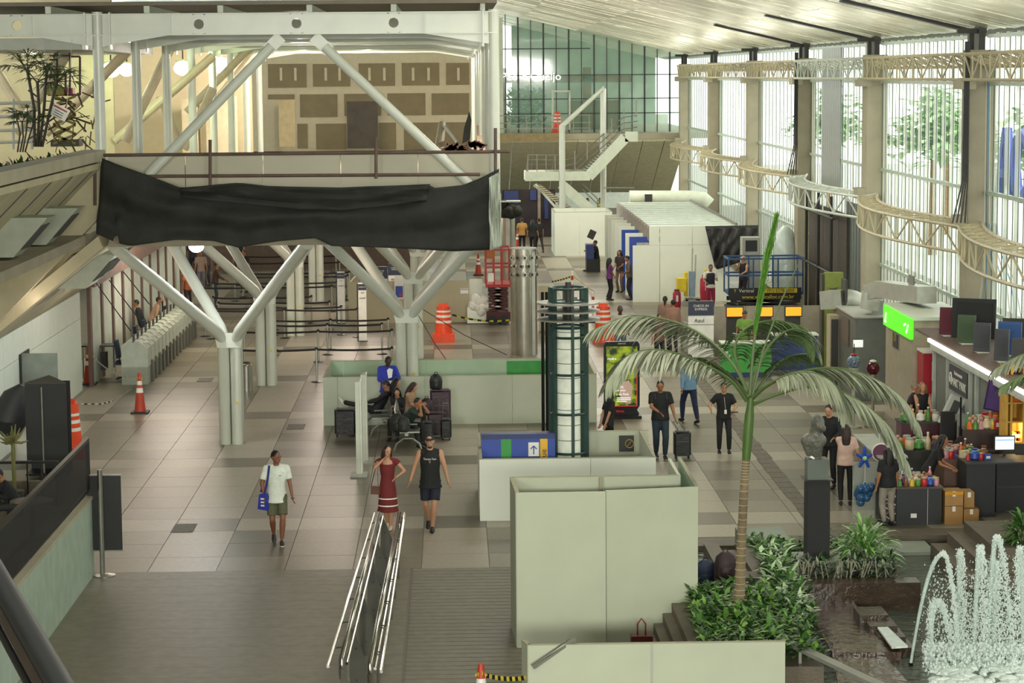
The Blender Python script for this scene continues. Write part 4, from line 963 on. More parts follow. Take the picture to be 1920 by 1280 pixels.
text('lettering', 'PAGUE AQUI', .25, (10.92, 49.0, 1.4), LFT, mat('sign_navy', '#2b2d36', .5), t)
ringat((10.92, 49.7, 1.93), .1, .015, (0, pi / 2, 0), retro, t, 'roundel')
# boards / screens standing on the booth roof
for i, (px, py, Yb, ww, hh, m, l) in enumerate(((1779, 612, 51.8, .42, .62, maroon, 'small maroon board'), (1783, 580, 53, .5, .5, darkg, 'black screen behind the maroon board'), (1812, 636, 50.2, .4, .62, mat('green_board', '#3e5236', .5), 'dark green board'), (1826, 600, 51, 1.0, .9, black, 'widest black screen'), (1841, 650, 48.6, .36, .62, mat('slate_board', '#3f4044', .5), 'slate coloured board right of the green one'),
    (1878, 668, 47, .3, .66, mat('slate_board', '#3f4044', .5), 'slate board beside the blue bag'), (1893, 640, 48, .5, .7, mat('blue_bag', '#274b80', .5), 'blue plastic-covered board'), (1912, 685, 45.8, .34, .6, mat('slate_board', '#3f4044', .5), 'slate board nearest the photo edge'), (1905, 612, 50.5, .6, .5, darkg, 'dark box screen at the photo edge'))):
    x = max(10.75, min(12.2, A(px, py, Yb).x)); x = A(px, py, Yb).x; t2 = thing('display_board', l + ' standing on the booth roof', 'board', (x, Yb, 2.58), 'boards standing on the booth roof')
    MB().box((x, Yb, 2.62 + hh / 2), (ww, .07, hh), M=Matrix.Rotation(-.5, 3, 'Z') @ Matrix.Rotation(-.08, 3, 'X')).build('panel', m, t2); MB().box((x, Yb, 2.6), (ww * .7, .35, .04)).build('foot', white, t2)
    MB().box((x, Yb - .05, 2.62 + hh * .5), (ww * .8, .02, hh * .8), M=Matrix.Rotation(-.5, 3, 'Z')).build('back_cover', m, t2)
t2 = thing('cable_bundle', 'bundle of blue and white cables hanging at the nearest window pillar', 'cables', (11.9, 54.2, 2.6))
for k in range(9):
    x = AX(1840 + k * 3, 54.2); z0 = 5.2; b = MB(); b.tube([(x, 54.2, 8.6 if k < 3 else 5.0), (x + .05 * sin(k), 54.2, 4.6), (x - .1 + .06 * k, 53.9, 3.6), (x - .25 + .1 * k, 53.8, 2.6)], .014, 5); b.build('cable', mat('cable_blue', '#5b86a5', .5) if k % 2 else lgrey, t2)
for n in (3, 1): # bundles down the pillars
    t2 = thing('cable_bundle', 'black cable bundle running down the ' + ('nearest' if n == 1 else 'third') + ' window pillar', 'cables', (12.3, colY[n], 5))
    for k in range(4): MB().tube([(WX - .5 - k * .03, colY[n] - .45, 9.3), (WX - .5 - k * .04, colY[n] - .46, 6), (WX - .55 - .1 * k, colY[n] - .47, 5.0)], .02, 5).build('cable', black, t2)
# ============================================================ PEOPLE
skin_l = mat('skin_light', '#b98a6c', .55, var=.05); skin_m = mat('skin_tan', '#9a6a4c', .55, var=.05); skin_d = mat('skin_dark', '#4a3022', .55, var=.05)
hair_b = mat('hair_black', '#120e0c', .5, var=.3, bump=.3, bs=60); hair_br = mat('hair_brown', '#2b1a14', .5, var=.3, bump=.3, bs=60); hair_bl = mat('hair_blond', '#8a6a44', .5, var=.3, bump=.3, bs=60)
def cmat(c, r=.8): return mat('cloth_' + c, '#' + c, r, var=.10, sc=9, bump=.25, bs=12)
def remesh(mb, vox, name, m, parent, sm=2, extra=None):
    me = bpy.data.meshes.new('tmp'); me.from_pydata(mb.v, [], mb.f)
    o = bpy.data.objects.new('tmp', me); COL.objects.link(o)
    r = o.modifiers.new('r', 'REMESH'); r.mode = 'VOXEL'; r.voxel_size = vox; r.use_smooth_shade = True
    if sm: s_ = o.modifiers.new('s', 'SMOOTH'); s_.factor = .6; s_.iterations = sm
    dg = bpy.context.evaluated_depsgraph_get(); n = bpy.data.meshes.new_from_object(o.evaluated_get(dg))
    bpy.data.objects.remove(o); bpy.data.meshes.remove(me)
    if extra:
        vs = [v.co[:] for v in n.vertices]; fs = [tuple(p.vertices) for p in n.polygons]; k = len(vs)
        vs += extra.v; fs += [tuple(i + k for i in f) for f in extra.f]
        bpy.data.meshes.remove(n); n = bpy.data.meshes.new(name); n.from_pydata(vs, [], fs); n.update(); 
    n.polygons.foreach_set('use_smooth', [True] * len(n.polygons)); n.name = name
    n.materials.clear(); n.materials.append(m)
    ob = bpy.data.objects.new(name, n); COL.objects.link(ob); ob.parent = parent; return ob
def ik(a, t, l1, l2, pole):
    a = V(a); t = V(t); d = t - a; L_ = d.length
    mx = (l1 + l2) * .999
    if L_ > mx: t = a + d * (mx / L_); d = t - a; L_ = mx
    if L_ < abs(l1 - l2) + .02: L_ = abs(l1 - l2) + .02
    u = d.normalized(); p = V(pole); p = (p - u * p.dot(u)).normalized()
    x = (l1 * l1 - l2 * l2 + L_ * L_) / (2 * L_); h = sqrt(max(0, l1 * l1 - x * x))
    return a + u * x + p * h, t
def person(loc, H, rz, lab, skin=skin_m, hair='short', hairm=hair_b, top='ffffff', sleeve='short', bottom='333333', legs='long', shoe='222222', sole=None,
           hip=None, feet=((.1, 0), (-.1, 0)), footz=(0, 0), hands=None, poles=None, kpole=((.1, -1, 0), (-.1, -1, 0)), lean=0., side=0., head=(0, 0), bulk=1., dress=None, vest=None, vox=.022, hem=None, toes=(0, 0), fem=False, group=None, face=True, twist=0.):
    root = thing('person', lab, 'person', loc, group); k = H / 1.75
    MS = Matrix.Scale(1, 3)
    bl = bulk * (.92 if fem else 1.)
    hipc = V(hip) if hip else V((0, 0, .93))
    up = Matrix.Rotation(side, 3, 'Y') @ Matrix.Rotation(lean, 3, 'X') @ Matrix.Rotation(twist, 3, 'Z')   # lean>0: forward (-Y)
    T = lambda x, y, z: hipc + up @ V((x, y, z))
    sw = .165 if fem else .185
    neck = T(0, .01, .57); sh = [T(s * sw, .01, .50) for s in (1, -1)]
    hp = up @ V((0, 0, 1)); hd = T(0, -.015, .575) 
    hm = Matrix.Rotation(head[0], 3, 'Z') @ Matrix.Rotation(head[1] + lean * .35, 3, 'X')
    HP = lambda x, y, z: hd + hm @ V((x, y, z))     # head frame: chin ~ z .03, top .245
    hands = hands or ((.27, -.05, .80), (-.27, -.05, .80))
    P = lambda v: V(v)
    arms = []
    for i, s in enumerate((1, -1)):
        pl = (poles or ((.3, 1, 0), (-.3, 1, 0)))[i]; el, wr = ik(sh[i], hands[i], .285, .25, pl); arms.append((sh[i], el, wr))
    lg = []
    for i, s in enumerate((1, -1)):
        hj = hipc + V((s * .095, 0, -.02)); fx, fy = feet[i]; an = V((fx, fy + .04, .085 + footz[i]))
        kn, an = ik(hj, an, .43, .415, kpole[i]); lg.append((hj, kn, an))
    def sc(m): m.v = [(x * k, y * k, z * k) for x, y, z in m.v]; return m
    xd = up @ V((1, 0, 0))
    # ---- body
    B = MB(); X = MB()
    B.tube([T(0, 0, -.1), T(0, 0, -.04), T(0, 0, .05), T(0, 0, .17), T(0, 0, .32), T(0, 0, .44), T(0, 0, .51), T(0, .005, .545)],
           [(.10, .09), (.145, .11), (.15, .11), (.125 * bl, .095 * bl), (.155 * bl, .11 * bl), (.165 * bl, .105), (.12, .075), (.05, .05)], 16, xd=xd)
    B.tube([T(0, .005, .5), T(0, -.005, .60), HP(0, .0, .06)], [.06, .052, .055], 12)
    for q_ in sh: B.cap(T(0, .012, .535) + (q_ - T(0, .01, .5)) * .12, q_ + up @ V((0, 0, .0)), .05, .048, 8)
    # head
    B.ball(HP(0, .005, .145), (.077, .098, .105), 16, 12, M=hm); B.ball(HP(0, -.025, .075), (.058, .062, .06), 12, 8, M=hm)
    B.cap(HP(0, -.09, .135), HP(0, -.108, .105), .009, .014, 6); 
    for s in (1, -1): B.ball(HP(s * .08, .012, .125), (.012, .022, .034), 8, 6, M=hm)
    for i, (a, el, wr) in enumerate(arms):
        s = (1, -1)[i]
        B.cap(a, el, .053 * bl, .039 * bl, 10); B.cap(el, wr, .040 * bl, .027, 10)
        d = (wr - el).normalized(); fw = up @ V((0, -1, 0)); sd = d.cross(fw)
        if sd.length < .2: sd = d.cross(V((0, 0, 1)))
        sd.normalize(); nr = sd.cross(d).normalized(); hp_ = wr + d * .045
        M_ = Matrix((nr, sd, d)).transposed(); B.ball(hp_, (.040, .018, .052), 10, 8, M=M_)
        for f in range(4):
            o_ = hp_ + nr * (-.028 + f * .0185) + d * .035; l1 = (.034, .040, .038, .030)[f]; dd = (d - sd * .25 * s).normalized(); e2 = (d * .75 - sd * .65 * s).normalized()
            X.tube([o_ - d * .01, o_ + dd * l1, o_ + dd * l1 + e2 * l1 * .8], [.0092, .0088, .0065], 6)
        tb = hp_ + nr * .036 * (1) - d * .02
        X.tube([tb - nr * .012, tb + (nr * .55 + d * .8).normalized() * .035, tb + (nr * .45 + d * .85).normalized() * .06], [.0115, .0105, .007], 6)
    for hj, kn, an in lg:
        B.cap(hj, kn, .082 * bl, .055, 12); B.tube([kn, kn + (an - kn) * .3, an], [.053, .056 * bl, .034], 12); B.cap(an, an + V((0, 0, -.03)), .035, .035, 8)
    remesh(sc(B), vox * k, 'body', skin, root, 1, sc(X))
    # ---- shoes
    sm = cmat(shoe, .5)
    for i, (hj, kn, an) in enumerate(lg):
        t_ = toes[i]; ty = Matrix.Rotation(atan2((kn - an).x * .0, 1), 3, 'Z') @ Matrix.Rotation(t_, 3, 'X'); q = lambda x, y, z: an + ty @ V((x, y, z))
        c = MB(); c.tube([q(0, .065, -.035), q(0, .03, -.03), q(0, -.05, -.038), q(0, -.13, -.05), q(0, -.175, -.06), q(0, -.19, -.065)], [(.026, .035), (.04, .05), (.044, .045), (.047, .033), (.035, .024), (.015, .012)], 12, xd=(1, 0, 0))
        sh_ = sc(c).build('shoe', sm, None); sh_.parent = root
        if sole: c = MB(); c.tube([q(0, .068, -.078), q(0, -.05, -.078), q(0, -.14, -.08), q(0, -.19, -.078)], [(.03, .012), (.045, .013), (.049, .013), (.02, .01)], 12, xd=(1, 0, 0)); so = sc(c).build('sole', cmat(sole), None); so.parent = sh_
        if sole: c = MB(); c.cyl(q(0, .01, -.02), .041, .06, 10); so = sc(c).build('sock', retro, None); so.parent = root
    # ---- trousers / shorts / skirt
    g = .014
    if legs:
        b = MB(); fr = {'long': 1., 'short': .78, 'wide': 1.}[legs]
        b.tube([T(0, 0, -.11), T(0, 0, -.04), T(0, 0, .03), T(0, 0, .09)], [(.11, .10), (.155 * max(1, bl), .12), (.155 * max(1, bl), .12), (.14 * max(bl, 1), .105)], 16, xd=xd)
        for hj, kn, an in lg:
            if legs == 'short':
                e = hj + (kn - hj) * .82; b.tube([hj + V((0, 0, .03)), hj + (kn - hj) * .4, e], [.095 * bl, .094 * bl, .09 * bl], 14)
            else:
                e = kn + (an - kn) * .93; w_ = .052 if not legs == 'wide' else .085
                b.cap(hj, kn, .092 * bl, .066 * bl, 12); b.tube([kn, kn + (an - kn) * .35, e, e + (an - kn) * .03], [.066 * bl, .064 * bl, w_, w_], 12)
        remesh(sc(b), vox * k, 'trousers' if legs != 'short' else 'shorts', cmat(bottom), root, 2)
    # ---- top
    b = MB(); hz = hem if hem is not None else -.06
    if dress:
        fl_ = []; pts = [T(0, 0, .50), T(0, 0, .42), T(0, 0, .30), T(0, 0, .17), T(0, 0, 0)] + [hipc + V((0, 0, -z)) for z in (.12, .28, dress - .06, dress)]
        b.tube(pts, [(.12, .08), (.165, .11), (.155, .115), (.135, .105), (.165, .125), (.18, .15), (.19, .175), (.21, .20), (.235, .215)], 22, xd=xd)
    else:
        b.tube([T(0, 0, hz), T(0, 0, hz + .06), T(0, 0, .17), T(0, 0, .32), T(0, 0, .44), T(0, 0, .515), T(0, .005, .54)],
               [((.186 if hem is None else .205) * max(1, bl), (.148 if hem is None else .175) * bl), (.178 * max(1, bl), .148 * bl), (.158 * bl, .122 * bl), (.172 * bl, .125 * bl), (.172 * bl, .115), (.12, .085), (.062, .062)], 18, xd=xd)
    for a, el, wr in arms:
        tr_ = T(0, .012, .53) + (a - T(0, .01, .5)) * .22
        if sleeve != 'none': b.cap(tr_, a, .055, .062 * bl, 12)
        else: b.cap(tr_, a + (tr_ - a) * .3, .055, .056, 12)
        if sleeve == 'short': b.cap(a, a + (el - a) * .25, .066 * bl, .066 * bl, 12); b.tube([a, a + (el - a) * .75], [.066 * bl, .066 * bl], 12)
        elif sleeve == 'cap': b.tube([a, a + (el - a) * .3], [.066, .075], 12)
        elif sleeve == 'long': b.cap(a, el, .064 * bl, .052 * bl, 12); b.tube([el, wr - (wr - el) * .03], [.053 * bl, .04 * bl], 12)
        elif sleeve == 'none': b.cap(a + (T(0, 0, .45) - a) * .25, a + (T(0, 0, .45) - a) * .12, .06, .055, 10)
    remesh(sc(b), vox * k, 'dress' if dress else 'shirt', cmat(top), root, 2)
    if dress:
        for zz, r_, r2 in ((.255, .197, .183), (.40, .212, .203)):
            bb_ = MB(); bb_.tube([hipc + V((0, 0, -zz)), hipc + V((0, 0, -zz - .024))], [(r_, r2), (r_ + .003, r2 + .004)], 22, xd=xd, caps=False); bb_ = sc(bb_).build('white_trim', retro, None); bb_.parent = root
    if vest:
        b = MB(); b.tube([T(0, 0, 0), T(0, 0, .17), T(0, 0, .32), T(0, 0, .46), T(0, 0, .52)], [(.18, .14), (.165, .13), (.185, .135), (.19, .13), (.12, .09)], 16, xd=xd); remesh(sc(b), vox * k, 'hi_vis_vest', cmat(vest), root, 1)
    # ---- hair
    b = MB()
    b.ball(HP(0, .018, .16), (.083, .098, .10), 14, 10, M=hm)
    if hair in ('long', 'longside'): 
        b.tube([HP(0, .06, .2), HP(0, .1, .08), HP(0, .11, -.04), HP(0, .1, -.2), HP(0, .09, -.28)], [(.07, .05), (.09, .05), (.10, .045), (.09, .035), (.05, .02)], 12, xd=hm @ V((1, 0, 0)))
        for s in (1, -1): b.tube([HP(s * .07, -.02, .19), HP(s * .088, .0, .08), HP(s * .09, .03, -.04), HP(s * .075, .04, -.16)], [(.025, .04), (.026, .04), (.03, .035), (.02, .02)], 8)
    if hair == 'bun': b.ball(HP(0, .12, .2), .05, 10, 8)
    if hair == 'pony': b.tube([HP(0, .1, .2), HP(0, .15, .12), HP(0, .14, -.1)], [.03, .04, .015], 8)
    if hair == 'cap':
        b.tube([HP(0, -.02, .17), HP(0, -.09, .175), HP(0, -.17, .165)], [(.075, .02), (.075, .014), (.04, .008)], 12, xd=hm @ V((1, 0, 0)))
    o = remesh(sc(b), vox * .8 * k, 'cap' if hair == 'cap' else 'hair', hairm, root, 1)
    # cut the hair away from the face
    me = o.data; kk = k
    if hair != 'none':
        for v in me.vertices:
            q = hm.inverted() @ (V(v.co) / kk - hd)
            if q.y < -.045 and q.z < .175 and hair != 'cap': v.co = kk * (hd + hm @ V((q.x * .7, -.03, max(q.z, .0))))
    if face:
        for s in (1, -1):
            c = MB(); c.ball(HP(s * .031, -.088, .135), (.011, .007, .006), 6, 4, M=hm); e = sc(c).build('eye', black, None); e.parent = root
            c = MB(); c.beam(HP(s * .018, -.094, .153), HP(s * .046, -.088, .153), .006, .005); e = sc(c).build('eyebrow', hairm, None); e.parent = root
        c = MB(); c.tube([HP(-.022, -.084, .076), HP(0, -.09, .074), HP(.022, -.084, .076)], [(.003, .004), (.006, .006), (.003, .004)], 6); e = sc(c).build('mouth', mat('lips', '#8a4a3e', .5), None); e.parent = root
    root.rotation_euler = (0, 0, rz); root['k'] = k
    del root['k']
    root_info[root.name] = (T, HP, arms, k, hipc, up)
    return root
root_info = {}
def attach(root, mb, name, m, remesh_=None):    # local body coordinates (for H=1.75), scaled
    k = root_info[root.name][3]; mb.v = [(x * k, y * k, z * k) for x, y, z in mb.v]
    o = mb.build(name, m, None); o.parent = root; return o
def held(root, mb, nm, m, lab, cat):            # a separate top-level thing placed in the person's local frame
    k = root_info[root.name][3]; M_ = Matrix.Rotation(root.rotation_euler[2], 3, 'Z'); L_ = V(root.location)
    mb.v = [tuple(L_ + M_ @ (V(v) * k)) for v in mb.v]
    c = V((sum(v[0] for v in mb.v) / len(mb.v), sum(v[1] for v in mb.v) / len(mb.v), min(v[2] for v in mb.v)))
    t = thing(nm, lab, cat, c); mb.build('body', m, t); return t
def heldpart(root, t, mb, name, m):
    k = root_info[root.name][3]; M_ = Matrix.Rotation(root.rotation_euler[2], 3, 'Z'); L_ = V(root.location)
    mb.v = [tuple(L_ + M_ @ (V(v) * k)) for v in mb.v]; return mb.build(name, m, t)
# --- walkers in front
p1 = person(G(521, 1020), 1.76, .12, 'man in white t-shirt and olive shorts walking with a blue shoulder bag', skin=mat('skin_brown', '#7d5039', .55, var=.05), top='d2d8cc', bottom='55573f', legs='short', shoe='2a2826', sole='d8d4c8',
    feet=((.07, -.12), (-.06, .20)), footz=(0, .07), toes=(0, .55), hip=(0, .03, .915), hands=((.29, -.10, .84), (-.235, -.10, .92)), poles=((.4, 1, 0), (-.8, .6, 0)), head=(.75, .02), hem=-.13, vox=.014, bulk=1.05)
b = MB(); b.prism([(-.215, -.16, .98), (-.33, -.1, .96), (-.36, -.05, .68), (-.2, -.14, .66)], (.05, .07, 0)); tb = held(p1, b, 'shoulder_bag', cmat('24349a'), 'blue cloth shoulder bag hanging beside the white t-shirt', 'bag')
b = MB(); b.tube([(-.23, -.13, .97), (-.165, -.1, 1.25), (-.13, -.03, 1.475), (-.17, .12, 1.36), (-.29, .02, .98)], [(.02, .005)] * 5, 6); heldpart(p1, tb, b, 'strap', cmat('1c2a6a'))
b = MB()
for k in range(3): b.box((-.27, -.15 + .012 * k, .76 + k * .06), (.07, .012, .03), rz=-.5)
heldpart(p1, tb, b, 'white_print', retro)
b = MB(); b.ring((.285, -.085, .865), .03, .008, 12, 5); attach(p1, b, 'watch', maroon)
b = MB(); b.box((.06, -.128, 1.3), (.05, .004, .015)); attach(p1, b, 'chest_print', grey)
p2 = person(G(728, 992), 1.62, -.06, 'woman in dark red dress with white trim walking beside the man in black', skin=skin_l, hair='long', hairm=hair_br, top='6a1f20', sleeve='cap', legs=None, dress=.55, shoe='c9b49a', fem=True,
    feet=((.05, -.06), (-.03, .16)), footz=(0, .02), toes=(0, .3), hands=((.2, -.16, 1.12), (-.06, -.24, 1.50)), poles=((.9, .5, -.2), (-.8, -.2, -.8)), head=(.55, .08), vox=.014)
b = MB(); b.prism([(-.34, -.12, .92), (-.17, -.18, .92), (-.17, -.18, .76), (-.34, -.12, .76)], (.03, .08, 0)); tb = held(p2, b, 'handbag', cmat('6a4a3e', .5), 'brown leather handbag on the shoulder of the woman in dark red', 'bag')
b = MB(); b.tube([(-.33, -.1, .92), (-.26, -.1, 1.2), (-.19, -.02, 1.45), (-.19, -.11, 1.2), (-.18, -.16, .92)], [(.01, .004)] * 5, 6); heldpart(p2, tb, b, 'strap', cmat('3a2a24', .5))
p3 = person(G(808, 994), 1.84, -.02, 'bearded man in black sleeveless shirt and dark shorts walking', skin=skin_l, hair='cap', hairm=cmat('1c1c20'), top='161718', sleeve='none', bottom='1a1f30', legs='short', shoe='141416',
    feet=((.03, -.14), (-.05, .22)), footz=(0, .06), toes=(0, .5), hands=((.34, -.04, .84), (-.38, .0, .86)), poles=((.5, 1, 0), (-.5, 1, 0)), head=(-.15, .02), hem=-.14, vox=.014, bulk=1.08)
b = MB(); k_ = root_info[p3.name][3]; o = text('shirt_lettering', 'Tampa Fest', .052, (0, 0, 0), FRONT, retro); o.parent = p3; o.location = (0, -.145 * k_, 1.33 * k_); o.scale = (1, 1, 1)
o = text('shirt_lettering', 'T', .05, (0, 0, 0), FRONT, retro); o.parent = p3; o.location = (0, -.145 * k_, 1.27 * k_)
b = MB(); b.ball((0, -.072, 1.535), (.042, .03, .026), 10, 6); attach(p3, b, 'beard', hair_br)
# --- right hand walkers
p4 = person(G(1238, 860), 1.78, .05, 'man in black shirt and jeans looking at his phone while pulling a suitcase', skin=skin_m, top='121314', bottom='26343f', shoe='2a2420', sole='b8b0a0', feet=((.1, -.08), (-.07, .12)), footz=(0, .02),
    hands=((.33, -.08, .88), (-.06, -.3, 1.08)), poles=((.5, 1, 0), (-.9, .4, -.3)), head=(-.15, .28), bulk=1.14, vox=.018)
b = MB(); b.box((-.05, -.36, 1.10), (.05, .09, .02)); held(p4, b, 'phone', darkg, 'phone held by the man pulling the suitcase', 'phone')
b = MB(); b.ball((0, .2, 1.24), (.15, .1, .2), 10, 8); tb = held(p4, b, 'backpack', black, 'black backpack on the back of the man pulling the suitcase', 'backpack')
for s in (1, -1): b = MB(); b.tube([(s * .12, .12, 1.42), (s * .13, -.04, 1.475), (s * .13, -.145, 1.35), (s * .15, -.12, 1.15)], [(.018, .005)] * 4, 6); heldpart(p4, tb, b, 'strap', black)
def suitcase(x, y, w_, d_, h_, m, lab, handle=True, rz=0., pull=None):
    t = thing('suitcase', lab, 'suitcase', (x, y, 0)); b = MB(); c_ = .05
    for z0, z1, i in ((.05, .07, .02), (.07, .12, .006), (.12, h_ - .06, 0), (h_ - .06, h_ - .02, .01), (h_ - .02, h_, .04)): pass
    b.prism([(x - w_ / 2, y - d_ / 2 + .03, .09), (x - w_ / 2 + .04, y - d_ / 2, .06), (x + w_ / 2 - .04, y - d_ / 2, .06), (x + w_ / 2, y - d_ / 2 + .03, .09), (x + w_ / 2, y + d_ / 2, .09), (x - w_ / 2, y + d_ / 2, .09)], (0, 0, h_ - .12))
    b.prism([(x - w_ / 2 + .04, y - d_ / 2 + .03, h_ - .03), (x + w_ / 2 - .04, y - d_ / 2 + .03, h_ - .03), (x + w_ / 2 - .04, y + d_ / 2 - .03, h_ - .03), (x - w_ / 2 + .04, y + d_ / 2 - .03, h_ - .03)], (0, 0, .03))
    b.build('shell', m, t, smooth=False)
    MB().bb((x - w_ / 2 + .05, y - d_ / 2 - .015, .14), (x + w_ / 2 - .05, y - d_ / 2, h_ * .5)).build('front_pocket', m, t)
    MB().bb((x - w_ / 2 + .05, y - d_ / 2 - .006, h_ * .62), (x + w_ / 2 - .05, y - d_ / 2, h_ * .63)).build('zip', grey, t)
    for sx in (-1, 1):
        for sy in (-1, 1): MB().tube([(x + sx * (w_ / 2 - .05) - .015, y + sy * (d_ / 2 - .05), .035), (x + sx * (w_ / 2 - .05) + .015, y + sy * (d_ / 2 - .05), .035)], .035, 10).build('wheel', rubber, t)
    if handle:
        tx_, ty_, tz_ = pull or (x, y, h_ + .35)
        b = MB()
        for s in (-1, 1): b.tube([(x + s * .08, y + d_ / 2 - .04, h_), (tx_ + s * .06, ty_, tz_)], .009, 6)
        b.tube([(tx_ - .07, ty_, tz_), (tx_ + .07, ty_, tz_)], .014, 6); b.build('pull_handle', steel, t)
    return t
q = G(1279, 858); k4 = root_info[p4.name][3]; hx = p4.location + Matrix.Rotation(.05, 3, 'Z') @ (V((.33, -.08, .84)) * k4)
suitcase(q.x, q.y, .38, .26, .62, cmat('20221f', .5), 'black cabin suitcase pulled by the man looking at his phone', pull=(hx.x, hx.y, hx.z))
p5 = person(G(1292, 792), 1.74, pi + .35, 'man in light blue shirt and navy trousers striding away behind the palm frond', skin=skin_m, top='6f93b0', sleeve='long', bottom='232a48', shoe='2c2622', feet=((.05, -.32), (-.05, .34)), footz=(0, .03), toes=(0, .2), hip=(0, 0, .89), hands=((.27, .16, .86), (-.27, -.2, .88)), bulk=1.1, vox=.02, face=False)
p6 = person(G(1357, 850), 1.62, -.05, 'woman in black uniform with a white badge gesturing with one hand', skin=skin_l, hair='bun', hairm=hair_b, top='141312', bottom='16181b', shoe='141414', sole='cfc8ba', fem=True, bulk=1.15, feet=((.13, -.06), (-.11, .0)), hands=((.2, -.24, 1.05), (-.33, -.25, 1.12)), poles=((.8, .6, -.2), (-.8, .7, -.5)), head=(.05, .05), vox=.018)
b = MB(); b.box((.03, -.17, 1.06), (.06, .008, .1)); b.tube([(.03, -.165, 1.11), (0, -.13, 1.42)], .004, 5); attach(p6, b, 'badge', retro)
b = MB(); b.box((.24, -.3, 1.07), (.17, .1, .02)); held(p6, b, 'clipboard', black, 'black tablet held by the woman in black uniform', 'tablet')
p7 = person((AX(1140, 50.6), 50.6, 0), 1.62, 2.0, 'woman with long black hair in black standing behind the low enclosure', skin=skin_l, hair='long', top='141316', bottom='141214', fem=True, hands=((.12, .16, .86), (-.12, .16, .86)), poles=((1, .5, 0), (-1, .5, 0)), lean=.12, vox=.02, face=False)
# --- waiting group
p8 = person(G(728, 796), 1.72, .15, 'man in blue and white jacket standing and looking at his phone', skin=skin_d, top='2b3aa0', sleeve='long', bottom='7d705c', shoe='8a7a6c', sole='b8ad9c', feet=((.1, 0), (-.09, -.05)), hands=((.07, -.27, 1.13), (-.05, -.27, 1.11)), poles=((1, .4, -.1), (-.8, .5, -.4)), head=(.25, .45), bulk=1.12, vox=.018, hem=-.1)
b = MB(); b.prism([(.0, -.148, 1.2), (.09, -.14, 1.22), (.12, -.128, 1.42), (.03, -.125, 1.46), (-.03, -.128, 1.40)], (0, -.006, 0)); attach(p8, b, 'white_chest_panel', retro)
b = MB(); b.box((.01, -.35, 1.13), (.13, .02, .07)); held(p8, b, 'phone', retro, 'phone held by the man in the blue and white jacket', 'phone')
def bench(x, y, w_, rz, lab, n):
    t = thing('waiting_bench', lab, 'bench', (0, 0, 0), 'metal waiting benches'); bm = mat('bench_metal', '#8e9189', .35, .6)
    for k in range(n):
        xx = -w_ / 2 + w_ * (k + .5) / n
        MB().box((xx, -.02, .43), (w_ / n - .05, .46, .03)).build('seat', bm, t); MB().box((xx, .26, .72), (w_ / n - .05, .03, .5), M=Matrix.Rotation(-.25, 3, 'X')).build('backrest', bm, t)
    MB().box((0, .05, .38), (w_, .08, .06)).build('beam', bm, t)
    for s in (-1, 1):
        MB().tube([(s * w_ / 2, -.3, 0), (s * w_ / 2, -.24, .17), (s * w_ / 2, -.08, .29), (s * w_ / 2, .12, .29), (s * w_ / 2, .28, .17), (s * w_ / 2, .34, 0)], .025, 8).build('leg_arch', bm, t)
        MB().tube([(s * w_ / 2, -.2, .62), (s * w_ / 2, .2, .62), (s * w_ / 2, .22, .45)], .02, 8).build('armrest', bm, t)
    t.location = (x, y, 0); t.rotation_euler = (0, 0, rz); return t
by_ = 55.3
bench(AX(767, 52.8), 53.4, 2.2, pi / 2, 'metal waiting bench seen end-on with the seated group', 4)
bench(AX(712, 55.2), 55.3, 1.5, -pi / 2 + .12, 'metal waiting bench beneath the reclining traveller', 3)
sit = dict(hip=(0, 0, .53))
p9 = person((AX(789, 53.1) - .35, 53.1, 0), 1.74, .95, 'man in dark green shirt leaning forward with his hand at his face', skin=skin_m, top='25352c', bottom='191919', hip=(0, .05, .5), feet=((.14, -.42), (-.12, -.5)), kpole=((.1, -.5, 1), (-.1, -.5, 1)), hands=((.04, -.46, 1.02), (-.02, -.44, .98)), lean=.75, head=(0, -.15), poles=((.5, -.3, -1), (-.5, -.3, -1)), vox=.018)
p10 = person((AX(747, 54.2), 54.2, 0), 1.64, -.35, 'woman with long dark hair in black top sitting on the bench', skin=skin_l, hair='long', top='1a1414', bottom='1a1a1c', fem=True, hip=(0, .05, .52), feet=((.12, -.42), (-.1, -.42)), kpole=((0, -.5, 1), (0, -.5, 1)), hands=((.1, -.34, .84), (-.02, -.34, .84)), lean=.2, head=(.4, .4), vox=.02, sleeve='long')
p11 = person((AX(741, 55.2), 55.4, 0), 1.62, 1.2, 'woman with black hair seated behind the one in black', skin=skin_l, hair='long', top='171517', bottom='1a1a1c', fem=True, hip=(0, .05, .58), feet=((.12, -.42), (-.1, -.42)), kpole=((0, -.5, 1), (0, -.5, 1)), hands=((.1, -.34, .8), (-.02, -.34, .8)), lean=.1, head=(0, .2), vox=.022, face=False)
p12 = person((AX(766, 54.8), 54.8, 0), 1.66, 1.1, 'woman with long brown hair and beige top seated at the bench', skin=skin_l, hair='long', hairm=hair_br, top='a58468', bottom='2a2422', fem=True, hip=(0, .05, .55), feet=((.12, -.42), (-.1, -.42)), kpole=((0, -.5, 1), (0, -.5, 1)), hands=((.1, -.36, .8), (-.02, -.36, .8)), lean=.25, head=(0, .35), vox=.02, face=False)
p13 = person((AX(706, 55.6), 55.4, 0), 1.72, -1.75, 'traveller in black reclining with white sneakers propped on a suitcase', skin=skin_m, hair='short', top='15161a', sleeve='long', bottom='121214', shoe='c8c8bc', hip=(0, .0, .52), feet=((.08, -.92), (-.08, -.98)), footz=(.66, .62), toes=(-1.1, -1.1), kpole=((0, 0, 1), (0, 0, 1)), hands=((.12, -.2, .72), (-.12, -.2, .72)), lean=-.55, head=(0, .5), vox=.02, face=False)
